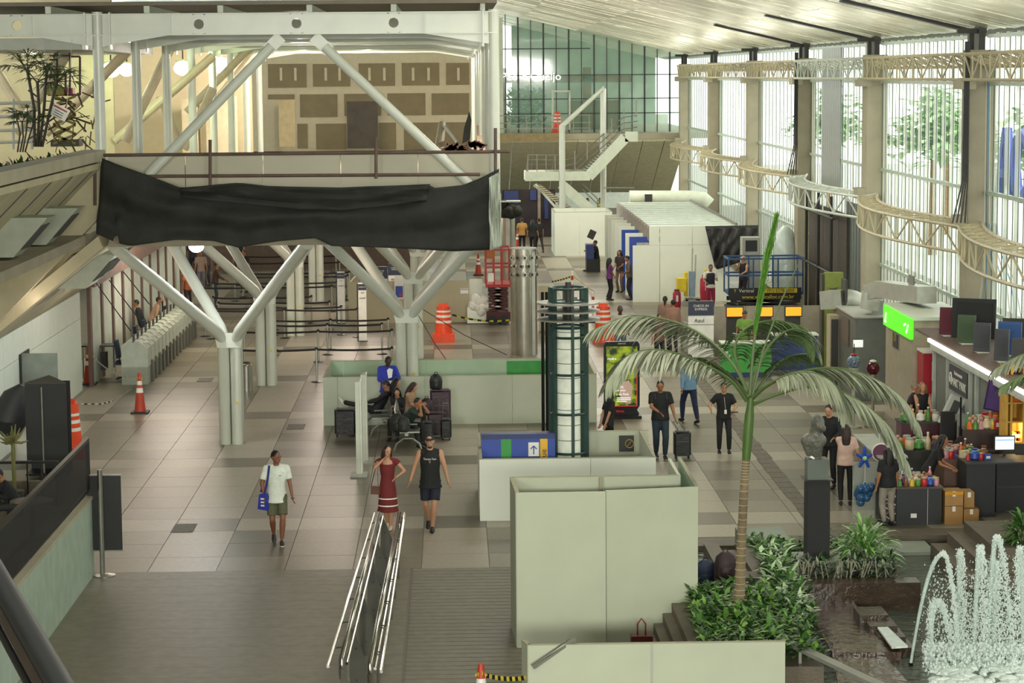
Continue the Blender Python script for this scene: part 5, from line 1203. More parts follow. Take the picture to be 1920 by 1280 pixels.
for (px, Ys, w_, h_, m, l) in ((647, 54.6, .5, .68, cmat('181618', .5), 'black suitcase under the propped sneakers'), (666, 54.9, .42, .66, cmat('141414', .5), 'second black suitcase beside the reclining traveller'), (818, 54.3, .42, .62, cmat('2e1622', .5), 'dark maroon suitcase nearest the seated man'), (826, 55.3, .5, 1.02, cmat('35182a', .5), 'tall maroon suitcase against the low enclosure'), (836, 53.9, .26, .52, cmat('141416', .5), 'small black suitcase at the right end of the luggage'), (801, 53.6, .3, .5, cmat('1b1a1c', .5), 'black suitcase standing between the seated man and the luggage')):
    suitcase(AX(px, Ys), Ys, w_, .28, h_, m, l, handle=px in (836, 818))
def backpack(x, y, z, s, m, lab, rz=0):
    t = thing('backpack', lab, 'backpack', (x, y, z)); b = MB(); b.lathe((0, 0, 0), [(.1, 0), (.16, .03), (.17, .25), (.14, .38), (.06, .45)], 14); b.v = [(a * s * 1.1 + x, c * s * .8 + y, d * s + z) for a, c, d in b.v]; b.build('bag', m, t)
    b = MB(); b.lathe((0, 0, 0), [(.08, .03), (.11, .06), (.11, .2), (.07, .24)], 12); b.v = [(a * s + x, c * s * .7 + y - .08 * s, d * s + z) for a, c, d in b.v]; b.build('front_pocket', m, t)
    MB().tube([(x - .04, y, z + .44 * s), (x - .03, y, z + .5 * s), (x + .03, y, z + .5 * s), (x + .04, y, z + .44 * s)], .01, 6).build('loop', m, t); return t
backpack(AX(818, 55.3), 55.25, 1.02, .85, black, 'black backpack lying on top of the tall maroon suitcase')
backpack(AX(800, 54.8), 54.9, .45, .9, cmat('2e1622', .5), 'maroon backpack beside the woman in the beige top')
backpack(AX(745, 52.3), 52.35, .45, .95, cmat('1d1f1b', .6), 'dark rucksack lying on the near end of the bench'); backpack(AX(757, 52.2), 52.25, .45, .8, cmat('23261f', .6), 'olive black rucksack next to the dark one on the bench')
backpack(G(1360, 1083, .45).x, G(1360, 1083, .45).y, .43, 1.0, cmat('2b171b', .6), 'maroon backpack standing on the stone planter edge')
backpack(G(1323, 1098).x, G(1323, 1098).y, 0, 1.0, cmat('25324a', .6), 'blue and grey backpack partly hidden by the tall board box')
# --- queue and far people
def quick(px, py, H, rz, lab, **kw): kw.setdefault('vox', .027); kw.setdefault('face', False); return person(G(px, py), H, rz, lab, **kw)
quick(1143, 563, 1.63, 1.9, 'woman in purple shirt and flared black trousers', hair='long', top='5a2560', bottom='121012', legs='wide', fem=True, hands=((.3, -.2, .95), (-.1, -.2, .95)))
quick(1162, 548, 1.68, -.6, 'woman with long hair and khaki trousers beside the man in brown', hair='long', top='33262a', bottom='6b5544', fem=True, hands=((.12, -.25, 1.05), (-.12, -.25, 1.05)))
quick(1181, 562, 1.7, -1.5, 'man in greyish brown shirt leaning at the stall', top='5d5048', sleeve='long', bottom='1b1c22', hands=((.2, -.3, 1.05), (-.2, -.2, 1.0)), lean=.12, head=(0, .2))
px_ = G(1117, 508); person((px_.x, px_.y, 0), 1.72, -1.4, 'man in black seated behind the dark blue counter', top='17191a', bottom='121212', hip=(0, .05, .56), feet=((.12, -.42), (-.1, -.42)), kpole=((0, -.5, 1), (0, -.5, 1)), hands=((.15, -.4, .9), (-.15, -.4, .9)), lean=.1, vox=.03, face=False)
t = thing('blue_counter', 'dark blue counter with a tilted screen beside the far board box', 'counter', (AX(1107, 100), 100, 0))
MB().bb((AX(1099, 100), 100, .5), (AX(1114, 100), 100.7, 1.2)).build('front', mat('navy2', '#26376f', .5), t); MB().bb((AX(1099, 100), 99.9, 0), (AX(1125, 100), 100.7, .55)).build('base', black, t)
MB().beam(A(1106, 447, 100), A(1113, 432, 100), .05, .3).build('screen', darkg, t)
t = thing('work_platform', 'low grey platform under the two workers in lime vests', 'platform', (AX(1114, 119.5), 119.5, 0)); MB().bb((AX(1085, 119), 119, .47), (AX(1142, 119), 120.6, .55)).build('deck', lgrey, t); [MB().box((AX(q_, 119.8), 119.8, .235), (.08, .08, .47)).build('leg', grey, t) for q_ in (1087, 1140)]
for a, l in ((1097, 'left of the two workers in lime vests behind the far board box'), (1130, 'right of the two workers in lime vests behind the far board box')):
    person((AX(a, 119.5), 119.5, .55), 1.66, 1.2 if a < 1110 else -1.2, l, top='2a3320', bottom='2b2b30', vest='b5c82e', vox=.03, face=False, lean=.25)
quick(979, 474, 1.7, pi, 'man in mustard shirt walking away behind the steel columns', top='b08648', bottom='1a1718', hands=((.3, .0, .85), (-.3, 0, .85)))
quick(999, 478, 1.7, pi - .2, 'person in black with long hair walking away', hair='long', top='1a1818', bottom='161416', hands=((.3, .0, .85), (-.3, 0, .85)), feet=((.1, -.2), (-.1, .2)))
quick(1011, 474, 1.68, pi + .4, 'second person in black walking beside the long-haired one', top='18181c', bottom='141416', feet=((.1, -.25), (-.1, .25)))
quick(1163, 682, 1.74, .0, 'grey-haired man in pale shirt behind the advertising totem', skin=skin_d, top='a39c90', sleeve='long', bottom='4b5a66', hair='short', hairm=cmat('3a3532'))
quick(1247, 655, 1.68, pi - .2, 'woman in beige top with dark hair walking behind the palm frond', hair='pony', top='8c6f60', sleeve='long', bottom='2a2a2e', fem=True, bulk=1.15)
quick(1262, 662, 1.66, pi + .3, 'person in rosy beige top close to the woman in beige', hair='short', top='94705f', sleeve='long', bottom='22222a', bulk=1.1)
quick(1236, 690, 1.6, .3, 'person in dark red top half hidden by the palm frond', hair='short', top='6a2430', bottom='191820')
quick(1332, 583, 1.7, .1, 'worker in white shirt and dark apron behind the maroon dispenser', top='d6d2c8', bottom='8a2440', hands=((.16, -.28, 1.2), (-.2, -.25, 1.1)), head=(0, .2), vest='2a2430')
person((AX(1395, 81), 81.2, .4), 1.72, -.9, 'bald man in dark vest standing behind the blue lift rails', skin=skin_l, hair='short', hairm=skin_l, top='2a2224', sleeve='none', bottom='2a2224', hands=((.12, -.3, 1.1), (-.05, -.2, 1.45)), poles=((1, .4, 0), (-.6, -.3, -1)), vox=.026, face=False)
quick(1396, 690, 1.7, -.4, 'worker with dark hat and lime details beyond the palm crown', hair='cap', hairm=darkg, top='6c8c3a', bottom='2a3040')
# left hall
def left(px, Yp, H, rz, lab, **kw): kw.setdefault('vox', .03); kw.setdefault('face', False); return person((AX(px, Yp), Yp, kw.pop('z', 0)), H, rz, lab, **kw)
left(403, 86, 1.72, 1.7, 'man in brown shirt with papers at the far queue belts', top='4a3432', sleeve='long', bottom='3b4450', hands=((.1, -.4, 1.05), (-.1, -.4, 1.05)), lean=.15)
left(377, 92, 1.7, .3, 'person in pale trousers behind the queue belts', top='8a7468', bottom='6a6470'); left(388, 95, 1.72, -.5, 'person in grey beyond the work lamp', top='5c5258', bottom='3a3440')
left(352, 84, 1.72, .8, 'worker in orange shirt left of the bright work lamp', top='b0603c', bottom='3a2a2c'); left(362, 99, 1.7, 0, 'person in dark blue beyond the worker in orange', top='2a3040', bottom='24242c')
left(285, 73, 1.7, 1.9, 'person in peach shirt bending at the check-in desks', top='b08f76', sleeve='long', bottom='241a20', lean=.4, hair='short'); left(268, 72, 1.7, -1.6, 'worker in black leaning over the check-in desks', top='14161c', sleeve='long', bottom='1a1a1e', lean=.3)
left(297, 80, 1.68, .3, 'person in cream top far along the check-in desks', top='c0a68a', bottom='2a1e20'); left(270, 79, 1.7, .2, 'worker in red cap at the far desks', top='3a2838', hair='cap', hairm=red, bottom='2a2028'); left(236, 78, 1.7, .6, 'worker in lime shirt near the tarpaulin end', top='a8ac2c', bottom='241c20', z=.55)
left(449, 97, 1.75, .2, 'man with pale arms standing among the far queue belts', top='2e2a2c', sleeve='none', skin=skin_l, bottom='24242c'); left(458, 92, 1.7, -.4, 'person in black and white at the far queue belts', top='1c1c20', bottom='26262c')
tq = person((AX(28, 43), 43.0, .1), 1.7, -1.2, 'person with dark hair and black clothes seated on the terrace', skin=skin_m, top='17181a', sleeve='long', bottom='2a2c2a', hip=(0, .05, .5), feet=((.12, -.42), (-.1, -.42)), kpole=((0, -.5, 1), (0, -.5, 1)), hands=((.1, -.4, .8), (-.1, -.4, .8)), lean=.5, head=(0, .3), vox=.02, face=False)
# right kiosk people
quick(1585, 946, 1.62, pi - .1, 'woman in pale pink t-shirt and black trousers at the kiosk', hair='long', hairm=hair_br, skin=skin_l, top='c9a99a', bottom='131214', fem=True, bulk=1.12, hands=((-.0, -.4, 1.15), (-.32, -.0, .9)), vox=.02)
person((AX(1556, 46.8), 46.9, 0), 1.76, -.5, 'dark-haired man in black jacket facing the woman in pink', skin=skin_l, top='15151a', sleeve='long', bottom='141418', hands=((.2, -.3, 1.1), (-.25, -.1, .9)), head=(0, .3), vox=.02)
quick(1664, 985, 1.5, pi + .3, 'long-haired person in black top and grey trousers seen from behind', hair='long', top='121114', bottom='8d8578', fem=True, bulk=1.25, vox=.02)
person((AX(1745, 43.6), 43.9, 0), 1.66, 1.2, 'saleswoman in black bending over the kiosk counter', hair='long', top='141214', bottom='17171a', fem=True, lean=.5, hands=((.1, -.5, 1.0), (-.1, -.5, 1.0)), vox=.024, face=False)
person((AX(1732, 50.6), 50.8, 0), 1.66, .15, 'blond woman in black sleeveless top at the kiosk', hair='long', hairm=hair_bl, skin=skin_l, top='17161a', sleeve='none', bottom='1a1a1c', fem=True, hands=((.15, -.3, 1.0), (-.15, -.3, 1.0)), vox=.02)
person((AX(1708, 51.2), 51.4, 0), 1.6, 1.3, 'person with greying hair beside the blond woman', hair='short', hairm=cmat('8a7a68'), skin=skin_l, top='2a1c20', bottom='1a1a1c', lean=.2, vox=.024)
# ============================================================ TARPAULIN
TY = MY - .5
def hangs(topP, botP, Y, m, lab, nm, n=90, k=22, sw=.09, parent=None, ph=0, cat='tarpaulin', swag=4.):
    tp_ = [A(x, y, Y) for x, y in topP]; bp_ = [A(x, y, Y) for x, y in botP]
    def ev(P, u):
        d = [0]; 
        for a, b in zip(P, P[1:]): d.append(d[-1] + (b - a).length)
        t = u * d[-1]
        for i in range(len(P) - 1):
            if t <= d[i + 1] + 1e-9: q = (t - d[i]) / (d[i + 1] - d[i]); return P[i] * (1 - q) + P[i + 1] * q
        return P[-1]
    b = MB()
    for i in range(n + 1):
        u = i / n; a = ev(tp_, u); c = ev(bp_, u)
        for j in range(k + 1):
            v = j / k; q = a * (1 - v) + c * v; s_ = .35 + .65 * sin(pi * v)
            f1 = sin(9 * (v - 0) - swag * (1 - (2 * u - 1) ** 2) * (1 - v * .3) + ph); f2 = sin(31 * u + 4 * v + ph); f3 = sin(17 * v + 12 * u)
            q.y -= sw * (f1 * 1.1 + f2 * .35 + f3 * .3) * s_; b.v.append(tuple(q))
    for i in range(n):
        for j in range(k): x = i * (k + 1) + j; b.f.append((x, x + 1, x + k + 2, x + k + 1))
    t = parent or thing(nm, lab, cat, tp_[0]); o = b.build('sheet', m, t, smooth=True); md = o.modifiers.new('thick', 'SOLIDIFY'); md.thickness = .012; return t
tt = hangs([(191, 296), (215, 306), (275, 328), (337, 352), (390, 351), (447, 344), (500, 351), (560, 357), (640, 358), (740, 352), (806, 346), (812, 353), (868, 347), (900, 334), (936, 316)],
      [(180, 438), (212, 452), (215, 441), (222, 441), (223, 456), (245, 461), (330, 449), (400, 451), (446, 464), (520, 452), (592, 446), (622, 461), (700, 463), (780, 467), (850, 471), (922, 468)], TY, tarpm, 'long sagging black tarpaulin hung across the front of the mezzanine', 'tarpaulin', sw=.075)
hangs([(337, 352), (447, 343), (500, 349), (640, 352), (806, 345)], [(340, 372), (450, 380), (560, 392), (640, 394), (800, 378)], TY - .12, tarpm, '', '', 40, 8, .05, tt)
hangs([(917, 333), (937, 322)], [(918, 470), (941, 462)], TY - .16, tarpw, 'pale crumpled sheet hanging at the right end of the black tarpaulin', 'pale_sheet', 20, 30, .06, ph=2, cat='sheet')
# ============================================================ LAMPS SEEN
glow = mat('lamp_face', '#ffffff', .4, emis=22, var=0); glowg = mat('lamp_green', '#e8ffd0', .4, emis=14, ecol='#e4ffc0', var=0); gloww = mat('lamp_warm', '#fff0d8', .4, emis=14, ecol='#ffe8c8', var=0)
def lamp(px, py, Y, r, m, lab, hang=.4):
    p = A(px, py, Y); t = thing('work_lamp', lab, 'lamp', p, 'temporary work lamps')
    MB().ball(p, (r, r * .6, r * .8), 16, 10).build('lamp_face', m, t); MB().box(p + V((0, r * .5, r * .8)), (r * 1.6, r * .7, .06)).build('housing', grey, t)
    MB().tube([p + V((0, 0, r)), p + V((0, 0, r + hang))], .02, 6).build('cord', black, t)
lamp(368, 462, 52.3, .17, glow, 'dazzling white work lamp below the black tarpaulin', .5)
lamp(208, 131, 63.7, .26, glowg, 'greenish lamp behind the nearest left column of the mezzanine', .6); lamp(238, 131, 63.7, .22, glowg, 'greenish lamp right beside the column one', .6); lamp(343, 128, 71.6, .28, glowg, 'green-white round lamp between two slim columns', .5)
lamp(412, 122, 79.5, .34, gloww, 'warm white lamp near the middle of the mezzanine', .4)
# ============================================================ FAR STEEL STAIR
t = thing('steel_staircase', 'white steel staircase with landing leading up to the far mezzanine', 'staircase', (AX(1080, 116), 116, 0))
ys = 115.5
def SP(px, py, dy=0): return A(px, py, ys + dy)
for dy in (0, 1.6):
    MB().beam(SP(1103, 331, dy), SP(1172, 258, dy), .1, .55).build('stringer', white, t); MB().beam(SP(1172, 256, dy), SP(1196, 256, dy), .1, .5).build('stringer', white, t)
    MB().beam(SP(1052, 345, dy), SP(1115, 400, dy), .1, .5).build('stringer', white, t)
MB().bb(SP(985, 339) - V((0, .2, 0)), SP(1106, 321) + V((0, 2.2, 0))).build('landing', white, t)
for k in range(17):
    u = k / 16; p = SP(1103 + 69 * u, 318 - 66 * u); MB().box(p + V((0, .8, 0)), (.34, 1.6, .05)).build('tread', lgrey, t)
    if k < 14: p = SP(1010 + 78 * u, 350 + 58 * u); MB().box(p + V((0, .8, 0)), (.4, 1.8, .06)).build('tread', mat('stair_tread', '#b8b09a', .6), t)
MB().beam(SP(1004, 345), SP(1050, 398), .08, .12).build('stringer', white, t)
sr = mat('stair_rail', '#7c7a70', .4, .4)
for dy in (0, 1.6):
    for o_ in (0, 11, 22): MB().tube([SP(1060, 316 - 24 + o_ + 8, dy), SP(1080, 306 - 10 + o_, dy), SP(1168, 228 - 8 + o_, dy), SP(1195, 216 + o_, dy)], .03, 6).build('hand_rail', sr, t)
    for k in range(6): p = SP(1078 + k * 23, 320 - k * 20, dy); MB().beam(p, p + V((0, 0, 1.0)), .05, .05).build('rail_post', sr, t)
for o_ in (0, 9, 18): MB().tube([SP(987, 322, 1.5), SP(990, 290 + o_, 0), SP(1060, 291 + o_, 0)], .028, 6).build('hand_rail', sr, t)
for k in range(5): p = SP(990 + k * 17, 322); MB().beam(p, p + V((0, 0, .85)), .04, .04).build('rail_post', sr, t)
for o_ in (0, 10): MB().tube([SP(1092, 345 + o_), SP(1120, 372 + o_), SP(1122, 395 + o_)], .03, 6).build('hand_rail', sr, t)
MB().tube([V((SP(1054, 400, -.3).x, ys - .3, 0)), SP(1054, 236, -.3), SP(1131, 166, -.3), SP(1131, 250, -.3)], .155, 16).build('pipe_frame', steelw, t)
MB().tube([V((SP(1131, 400, 2).x, ys + 2, 0)), SP(1131, 166, 2)], .15, 16).build('pipe_frame', steelw, t)
MB().beam(SP(1190, 352), SP(1131, 352), .05, .05).build('hand_rail', sr, t)
t = thing('guard_railing', 'thin steel railing along the far mezzanine edge', 'railing', (4, FY - 2.4, 5.4))
for z in (6.4, 6.0, 5.7): MB().beam((2.4, FY - 2.4, z), (7.6, FY - 2.4, z), .04, .04).build('rail', sr, t)
for k in range(7): MB().box((2.4 + k * .85, FY - 2.4, 5.9), (.05, .05, 1.0)).build('post', sr, t)
p = A(1045, 242, FY - 1.5); drum(p.x, p.y, 'orange drum standing at the glass door of the far mezzanine', 1.05, .8); bpy.data.objects['barrier_drum.003'].location.z = 5.4
t = thing('glass_door', 'white framed open glass door in the far glass front', 'door', A(1052, 240, FY - .2))
for a, b_ in (((1036, 243), (1036, 171)), ((1068, 243), (1068, 171)), ((1034, 171), (1070, 171))): MB().beam(A(*a, FY - .2), A(*b_, FY - .2), .1, .1).build('frame', white, t)
text('shop_lettering', 'Pão d Queijo', .62, A(996, 144, FY - .15), FRONT, em('shop_white', '#ffffff', .8)); tag(bpy.data.objects['shop_lettering'], 'white shop lettering behind the far glass front', 'sign')
t = thing('air_conditioning_duct', 'pale air duct with round end above the stall block', 'duct', (AX(1260, 108), 108, 3))
MB().tube([A(1180, 372, 108), A(1300, 372, 108), A(1318, 374, 108), A(1328, 384, 108)], .38, 14).build('duct_run', white, t); MB().box(A(1216, 371, 107.5), (.35, .1, .35)).build('grille', darkg, t)
for a, b_ in ((1180, 1179), (1300, 1301)): MB().cyl((AX(a, 108), 108, 0), .05, 2.6, 8).build('support', white, t)
# far dark shop front with blue panels
t = thing('dark_shop_front', 'dark shop front with blue banner under the far mezzanine', 'shop', (AX(990, 122), 122, 0))
b0 = A(940, 356, 122); b1 = A(1042, 470, 122); MB().bb((b0.x, 122, 0), (b1.x, 122.3, b0.z)).build('front', mat('shop_dark', '#2a2226', .7, var=.4, sc=1.5), t)
for a in ((945, 358, 972, 382, 'navy'), (994, 356, 1006, 375, 'navy2'), (1021, 370, 1028, 410, 'navy2'), (1008, 355, 1014, 440, 'fascia_brown')):
    p = A(a[0], a[1], 121.9); q = A(a[2], a[3], 121.9); MB().bb((p.x, 121.9, q.z), (q.x, 122, p.z)).build('panel', MATS[a[4]], t)
# ============================================================ RAMP HAND RAILS
pol = mat('polished_rail', '#c9c7c0', .12, 1.0)
def PZ(px, py, z): return G(px, py, z)
def railing(pts, r, lab, plates):
    a, b_ = V(pts[0]), V(pts[1]); t = thing('ramp_railing', lab, 'railing', ((a.x + b_.x) / 2, (a.y + b_.y) / 2, 0))
    MB().tube([b_ + V((0, 0, -.25)), b_ + V((0, -.12, -.1)), b_, a, a + V((0, .1, -.08)), a + V((0, .05, -.3))], r, 10).build('handrail', pol, t)
    MB().tube([b_ + V((.07, 0, -.06)), a + V((.06, 0, -.06))], r * .6, 8).build('inner_rail', pol, t)
    sgn = -1 if plates else 1
    MB().tube([b_ + V((sgn * .16, -.3, -.02)), a + V((sgn * .09, .1, -.02))], r * .62, 8).build('side_rail', pol, t)
    n_ = 7
    for k in range(n_):
        q = b_ + (a - b_) * ((k + .5) / n_); MB().tube([q + V((0, 0, -.02)), q + V((sgn * .12, 0, -.03))], .01, 6).build('bracket', darkg, t); MB().cyl((q.x, q.y, 0), .02, q.z, 8).build('post', steel, t)
    return t
la = PZ(711, 962, 1.0), PZ(640, 1235, 1.0); ra = PZ(749, 962, 1.0), PZ(693, 1245, 1.0)
rt = railing(la, .036, 'left polished steel ramp railing with leaf-shaped dark plates', True); railing(ra, .036, 'right polished steel ramp railing parallel to the plated one', False)
plm = mat('plate_grey', '#4b4a41', .3, .3)
for k, (px, py) in enumerate(((716, 966), (705, 1012), (692, 1056), (677, 1110), (659, 1176), (640, 1250))):
    p = PZ(px, py, .98); w_ = .34; b = MB()
    prof = [(0, 0), (.03, -.05), (.10, -.22), (.17, -.42), (.22, -.62), (.27, -.97), (-.02, -.97), (-.04, -.6), (-.02, -.3)]
    b.prism([p + V((x, 0, z)) for x, z in prof], (0, .012, 0)); b.build('leaf_plate', plm, rt)
    for z in (-.3, -.75): MB().tube([p + V((.06, -.01, z)), p + V((.06, .0, z))], .015, 8).build('bolt', black, rt)
# ============================================================ ESCALATOR HAND RAIL (near)
t = thing('escalator_handrail', 'black rubber escalator handrail crossing the bottom left corner', 'escalator', A(60, 1160, 10.5))
a, b_ = A(-60, 985, 13), A(140, 1330, 9.8); d = (b_ - a)
MB().tube([a - d * .3, a, b_, b_ + d * .3], .062, 16, flat=.75).build('rubber_band', rubber, t)
MB().tube([a - d * .3 + V((-.05, 0, -.06)), b_ + d * .3 + V((-.05, 0, -.06))], .034, 10).build('guide_profile', mat('brown_anodised', '#33291f', .65, .3), t)
MB().tube([a - d * .3 + V((-.085, 0, -.11)), b_ + d * .3 + V((-.085, 0, -.11))], .022, 10).build('lower_profile', blackm, t)
b = MB(); b.prism([a - d * .3 + V((-.07, 0, -.09)), b_ + d * .3 + V((-.07, 0, -.09)), b_ + d * .3 + V((-.07, 0, -1.0)), a - d * .3 + V((-.07, 0, -1.0))], (.012, 0, 0)); b.build('glass_balustrade', mat('balustrade_glass', '#d8efe4', .05, tr=.93, var=0), t)
# ============================================================ BANNERS AND SIGN POSTS
p = G(196, 1079); t = thing('banner_stand', 'steel pole stand holding a plain black banner by the terrace wall', 'stand', (p.x, p.y, 0))
MB().lathe((p.x, p.y, 0), [(.19, 0), (.19, .015), (.06, .03), (.05, .04)], 20).build('base', steel, t); MB().cyl((p.x - .03, p.y, .03), .045, 1.84, 14).build('pole', steel, t)
q0, q1 = A(162, 893, p.y), A(229, 1032, p.y); MB().bb((q0.x, p.y + .06, q1.z), (q1.x, p.y + .075, q0.z)).build('banner', mat('banner_black', '#141615', .6), t); MB().bb((q0.x - .02, p.y + .05, q0.z), (q1.x + .02, p.y + .09, q0.z + .025)).build('top_bar', steel, t); MB().bb((q0.x - .02, p.y + .05, q1.z - .02), (q1.x + .02, p.y + .09, q1.z)).build('bottom_bar', steel, t)
Yb = 49.2; p = A(86, 858, Yb); t = thing('banner_stand', 'wide black folding banner standing behind the terrace railing', 'stand', (p.x, Yb, 0))
q0, q1 = A(46, 720, Yb), A(128, 862, Yb); MB().bb((q0.x, Yb, q1.z), (q1.x, Yb + .04, q0.z)).build('banner', MATS['banner_black'], t); MB().cyl((AX(82, Yb), Yb - .03, .1), .02, 1.9, 8).build('pole', steel, t)
MB().prism([(q0.x, Yb, q0.z), (q1.x, Yb, q0.z), ((q0.x + q1.x) / 2, Yb + .5, q0.z + .1)], (0, 0, .03)).build('top_plate', darkg, t); MB().bb((q0.x, Yb + .5, .1), (q1.x, Yb + .54, q0.z)).build('rear_banner', MATS['banner_black'], t); MB().bb((q0.x, Yb - .2, .1), (q1.x, Yb + .6, .14)).build('foot', blackm, t)
for px, py, yt, l in ((673, 893, 716, 'nearer of two white roll-up sign stands seen edge-on'), (683, 868, 703, 'farther of two white roll-up sign stands seen edge-on')):
    p = G(px, py); q = A(px, yt, p.y); w_ = 6 if px == 673 else 3; t = thing('sign_stand', l, 'stand', (p.x, p.y, 0), 'white sign stands beside the benches')
    MB().bb((p.x - .055, p.y, .05), (p.x + .04, p.y + .05, q.z)).build('cassette', white, t); MB().prism([(p.x - .055, p.y, q.z), (p.x + .04, p.y, q.z), (p.x + .04, p.y, q.z + .08)], (0, .05, 0)).build('top_bracket', lgrey, t)
    MB().box((p.x, p.y + .1, .025), (.36, .5, .045)).build('foot', lgrey, t); MB().bb((p.x + .045, p.y + .02, .05), (p.x + .07, p.y + .6, q.z)).build('sign_panel', retro, t)
t = thing('folded_parasol', 'folded dark grey parasol cloth behind the black banner', 'parasol', A(25, 860, 50.5))
c = A(22, 735, 50.5); b = MB(); b.tube([c + V((.25, 0, .15)), c + V((.1, 0, -.1)), c + V((-.1, 0, -.6)), c + V((-.05, 0, -.95))], [.08, .3, .45, .2], 12); b.build('cloth', mat('parasol_cloth', '#26282a', .6, bump=.4, bs=5), t); MB().cyl((c.x, 50.5, .1), .025, 1.4, 8).build('pole', blackm, t)
t = thing('poster_screen', 'white terrace screen under the folded parasol', 'screen', (AX(35, 50.8), 50.8, 0)); MB().bb((AX(28, 50.8), 50.8, .1), (AX(50, 50.8), 50.84, 1.3)).build('panel', retro, t); MB().bb((AX(28, 50.8), 50.7, .1), (AX(50, 50.8), 51, .14)).build('foot', grey, t)
# ============================================================ PLANTS
lg = [mat('leaf_green', '#4b7a2c', .45, var=.3, sc=6), mat('leaf_dark', '#2a4a1e', .45, var=.3, sc=6), mat('leaf_light', '#7fae58', .4, var=.25, sc=6), mat('leaf_pale', '#b4cba0', .4, var=.2, sc=6)]
def leaf(b, p, d, L_, w_, droop=.4, n=3):
    d = V(d).normalized(); s = d.cross(V((0, 0, 1)))
    if s.length < .1: s = V((1, 0, 0))
    s.normalize(); q = V(p); vs = []
    for i in range(n + 1):
        u = i / n; ww = w_ * sin(pi * min(.97, .12 + .85 * u)) * .5
        if i == n: ww = w_ * .04
        vs += [q - s * ww, q + V((0, 0, -ww * .3)), q + s * ww]; dd = V((d.x, d.y, d.z - droop * u * 1.5)).normalized(); q = q + dd * (L_ / n)
    fs = []
    for i in range(n):
        for k in range(2): a = i * 3 + k; fs.append((a, a + 1, a + 4, a + 3))
    b.add(vs, fs)
rp = random.Random(11)
def rdir(zmin=-.1, zmax=1.):
    a = rp.uniform(0, 2 * pi); z = rp.uniform(zmin, zmax); r = sqrt(max(.05, 1 - z * z)); return V((r * cos(a), r * sin(a), z))
def cover(region, n, L_, w_, h, name, parent, lab=None, mats=lg[:3], thing_=None):
    bs = [MB() for _ in mats]
    for i in range(n):
        p = region(); q = V((p.x, p.y, p.z + rp.uniform(.02, h))); leaf(rp.choice(bs), q, rdir(-.1, .9), L_ * rp.uniform(.6, 1.3), w_ * rp.uniform(.7, 1.3), .5, 2)
    for b, m in zip(bs, mats): b.build(name, m, parent, smooth=True, kind='stuff')
def quad(p0, p1, p2, p3):
    def f():
        u, v = rp.random(), rp.random(); return V(p0) * (1 - u) * (1 - v) + V(p1) * u * (1 - v) + V(p2) * u * v + V(p3) * (1 - u) * v
    return f
t = thing('indoor_plants', 'bright green plants behind the far glass front', 'plants', (4.5, 132, 5.4)); cover(quad((3.3, 131, 5.6), (5.3, 131, 5.6), (5.3, 131, 7.6), (3.3, 131, 7.6)), 900, .4, .16, .2, 'foliage', t, mats=[mat('far_green', '#8cb23a', .5, var=.4), lg[0]])
# planter 1 (palm)
PA = sroot('planter_ground', (4.4, 34, 0))
for i in range(4): MB().bb((2.86 + .14 * i, 29.6, 0), (3.62, 35.25, .15 * (i + 1))).build('stone_step', stone, PA)
pz = .55
c0, c1, c2, c3 = G(1288, 1122, pz), G(1436, 1112, pz), G(1545, 1240, pz), G(1316, 1240, pz)
MB().prism([(c.x, c.y, -.8) for c in (c0, c3, c2, c1)][::-1], (0, 0, 1.28)).build('planter_body', stone, PA)
cr = thing('ground_cover', 'dense low green leafy bed around the palm trunk', 'plants', (4.4, 34, .5))
cover(quad(c0, c1, c2, c3), 3400, .17, .07, .26, 'foliage', cr, mats=[lg[0], lg[1], lg[1], mat('leaf_bright', '#6f9a3a', .45, var=.3)])
cover(quad(G(1420, 1060, .4), G(1470, 1050, .4), G(1535, 1190, .4), G(1480, 1190, .4)), 900, .2, .07, .35, 'foliage', cr, mats=[lg[0], lg[1], lg[3]])
# palm
bx_, by_p = G(1383, 1165, .5).x, G(1383, 1165, .5).y
pt = thing('palm_tree', 'tall single palm with drooping grey-green fronds rising from the planter', 'palm', (bx_, by_p, .4)); PY = by_p
b = MB(); P = [A(x, y, PY) for x, y in ((1383, 1172), (1387, 1100), (1391, 1000), (1396, 900), (1399, 860))]
b.tube(P, [.095, .08, .068, .062, .06], 14); b.build('trunk', mat('palm_trunk', '#7a6a50', .8, var=.25, bump=.5, bs=20), pt)
b = MB()
for k in range(30):
    u = k / 30; i = min(3, int(u * 4)); f = u * 4 - i; q = P[i] * (1 - f) + P[i + 1] * f; r_ = [.095, .08, .068, .062, .06]; rr_ = r_[i] * (1 - f) + r_[i + 1] * f; b.ring(q, rr_, .007, 14, 4)
b.build('trunk_ring', mat('trunk_ring', '#a59a80', .8), pt, smooth=False, kind='stuff')
MB().tube([A(1399, 862, PY), A(1402, 820, PY), A(1405, 780, PY), A(1408, 745, PY)], [.062, .075, .07, .04], 14).build('crownshaft', mat('crownshaft', '#476326', .5, var=.15), pt)
fm = mat('frond', '#8d937a', .5, var=.25, sc=3); fm2 = mat('frond_green', '#5f7448', .5, var=.25, sc=3); fms = mat('spear_green', '#52802a', .45, var=.25, sc=8); rm = mat('rachis', '#4f6134', .5)
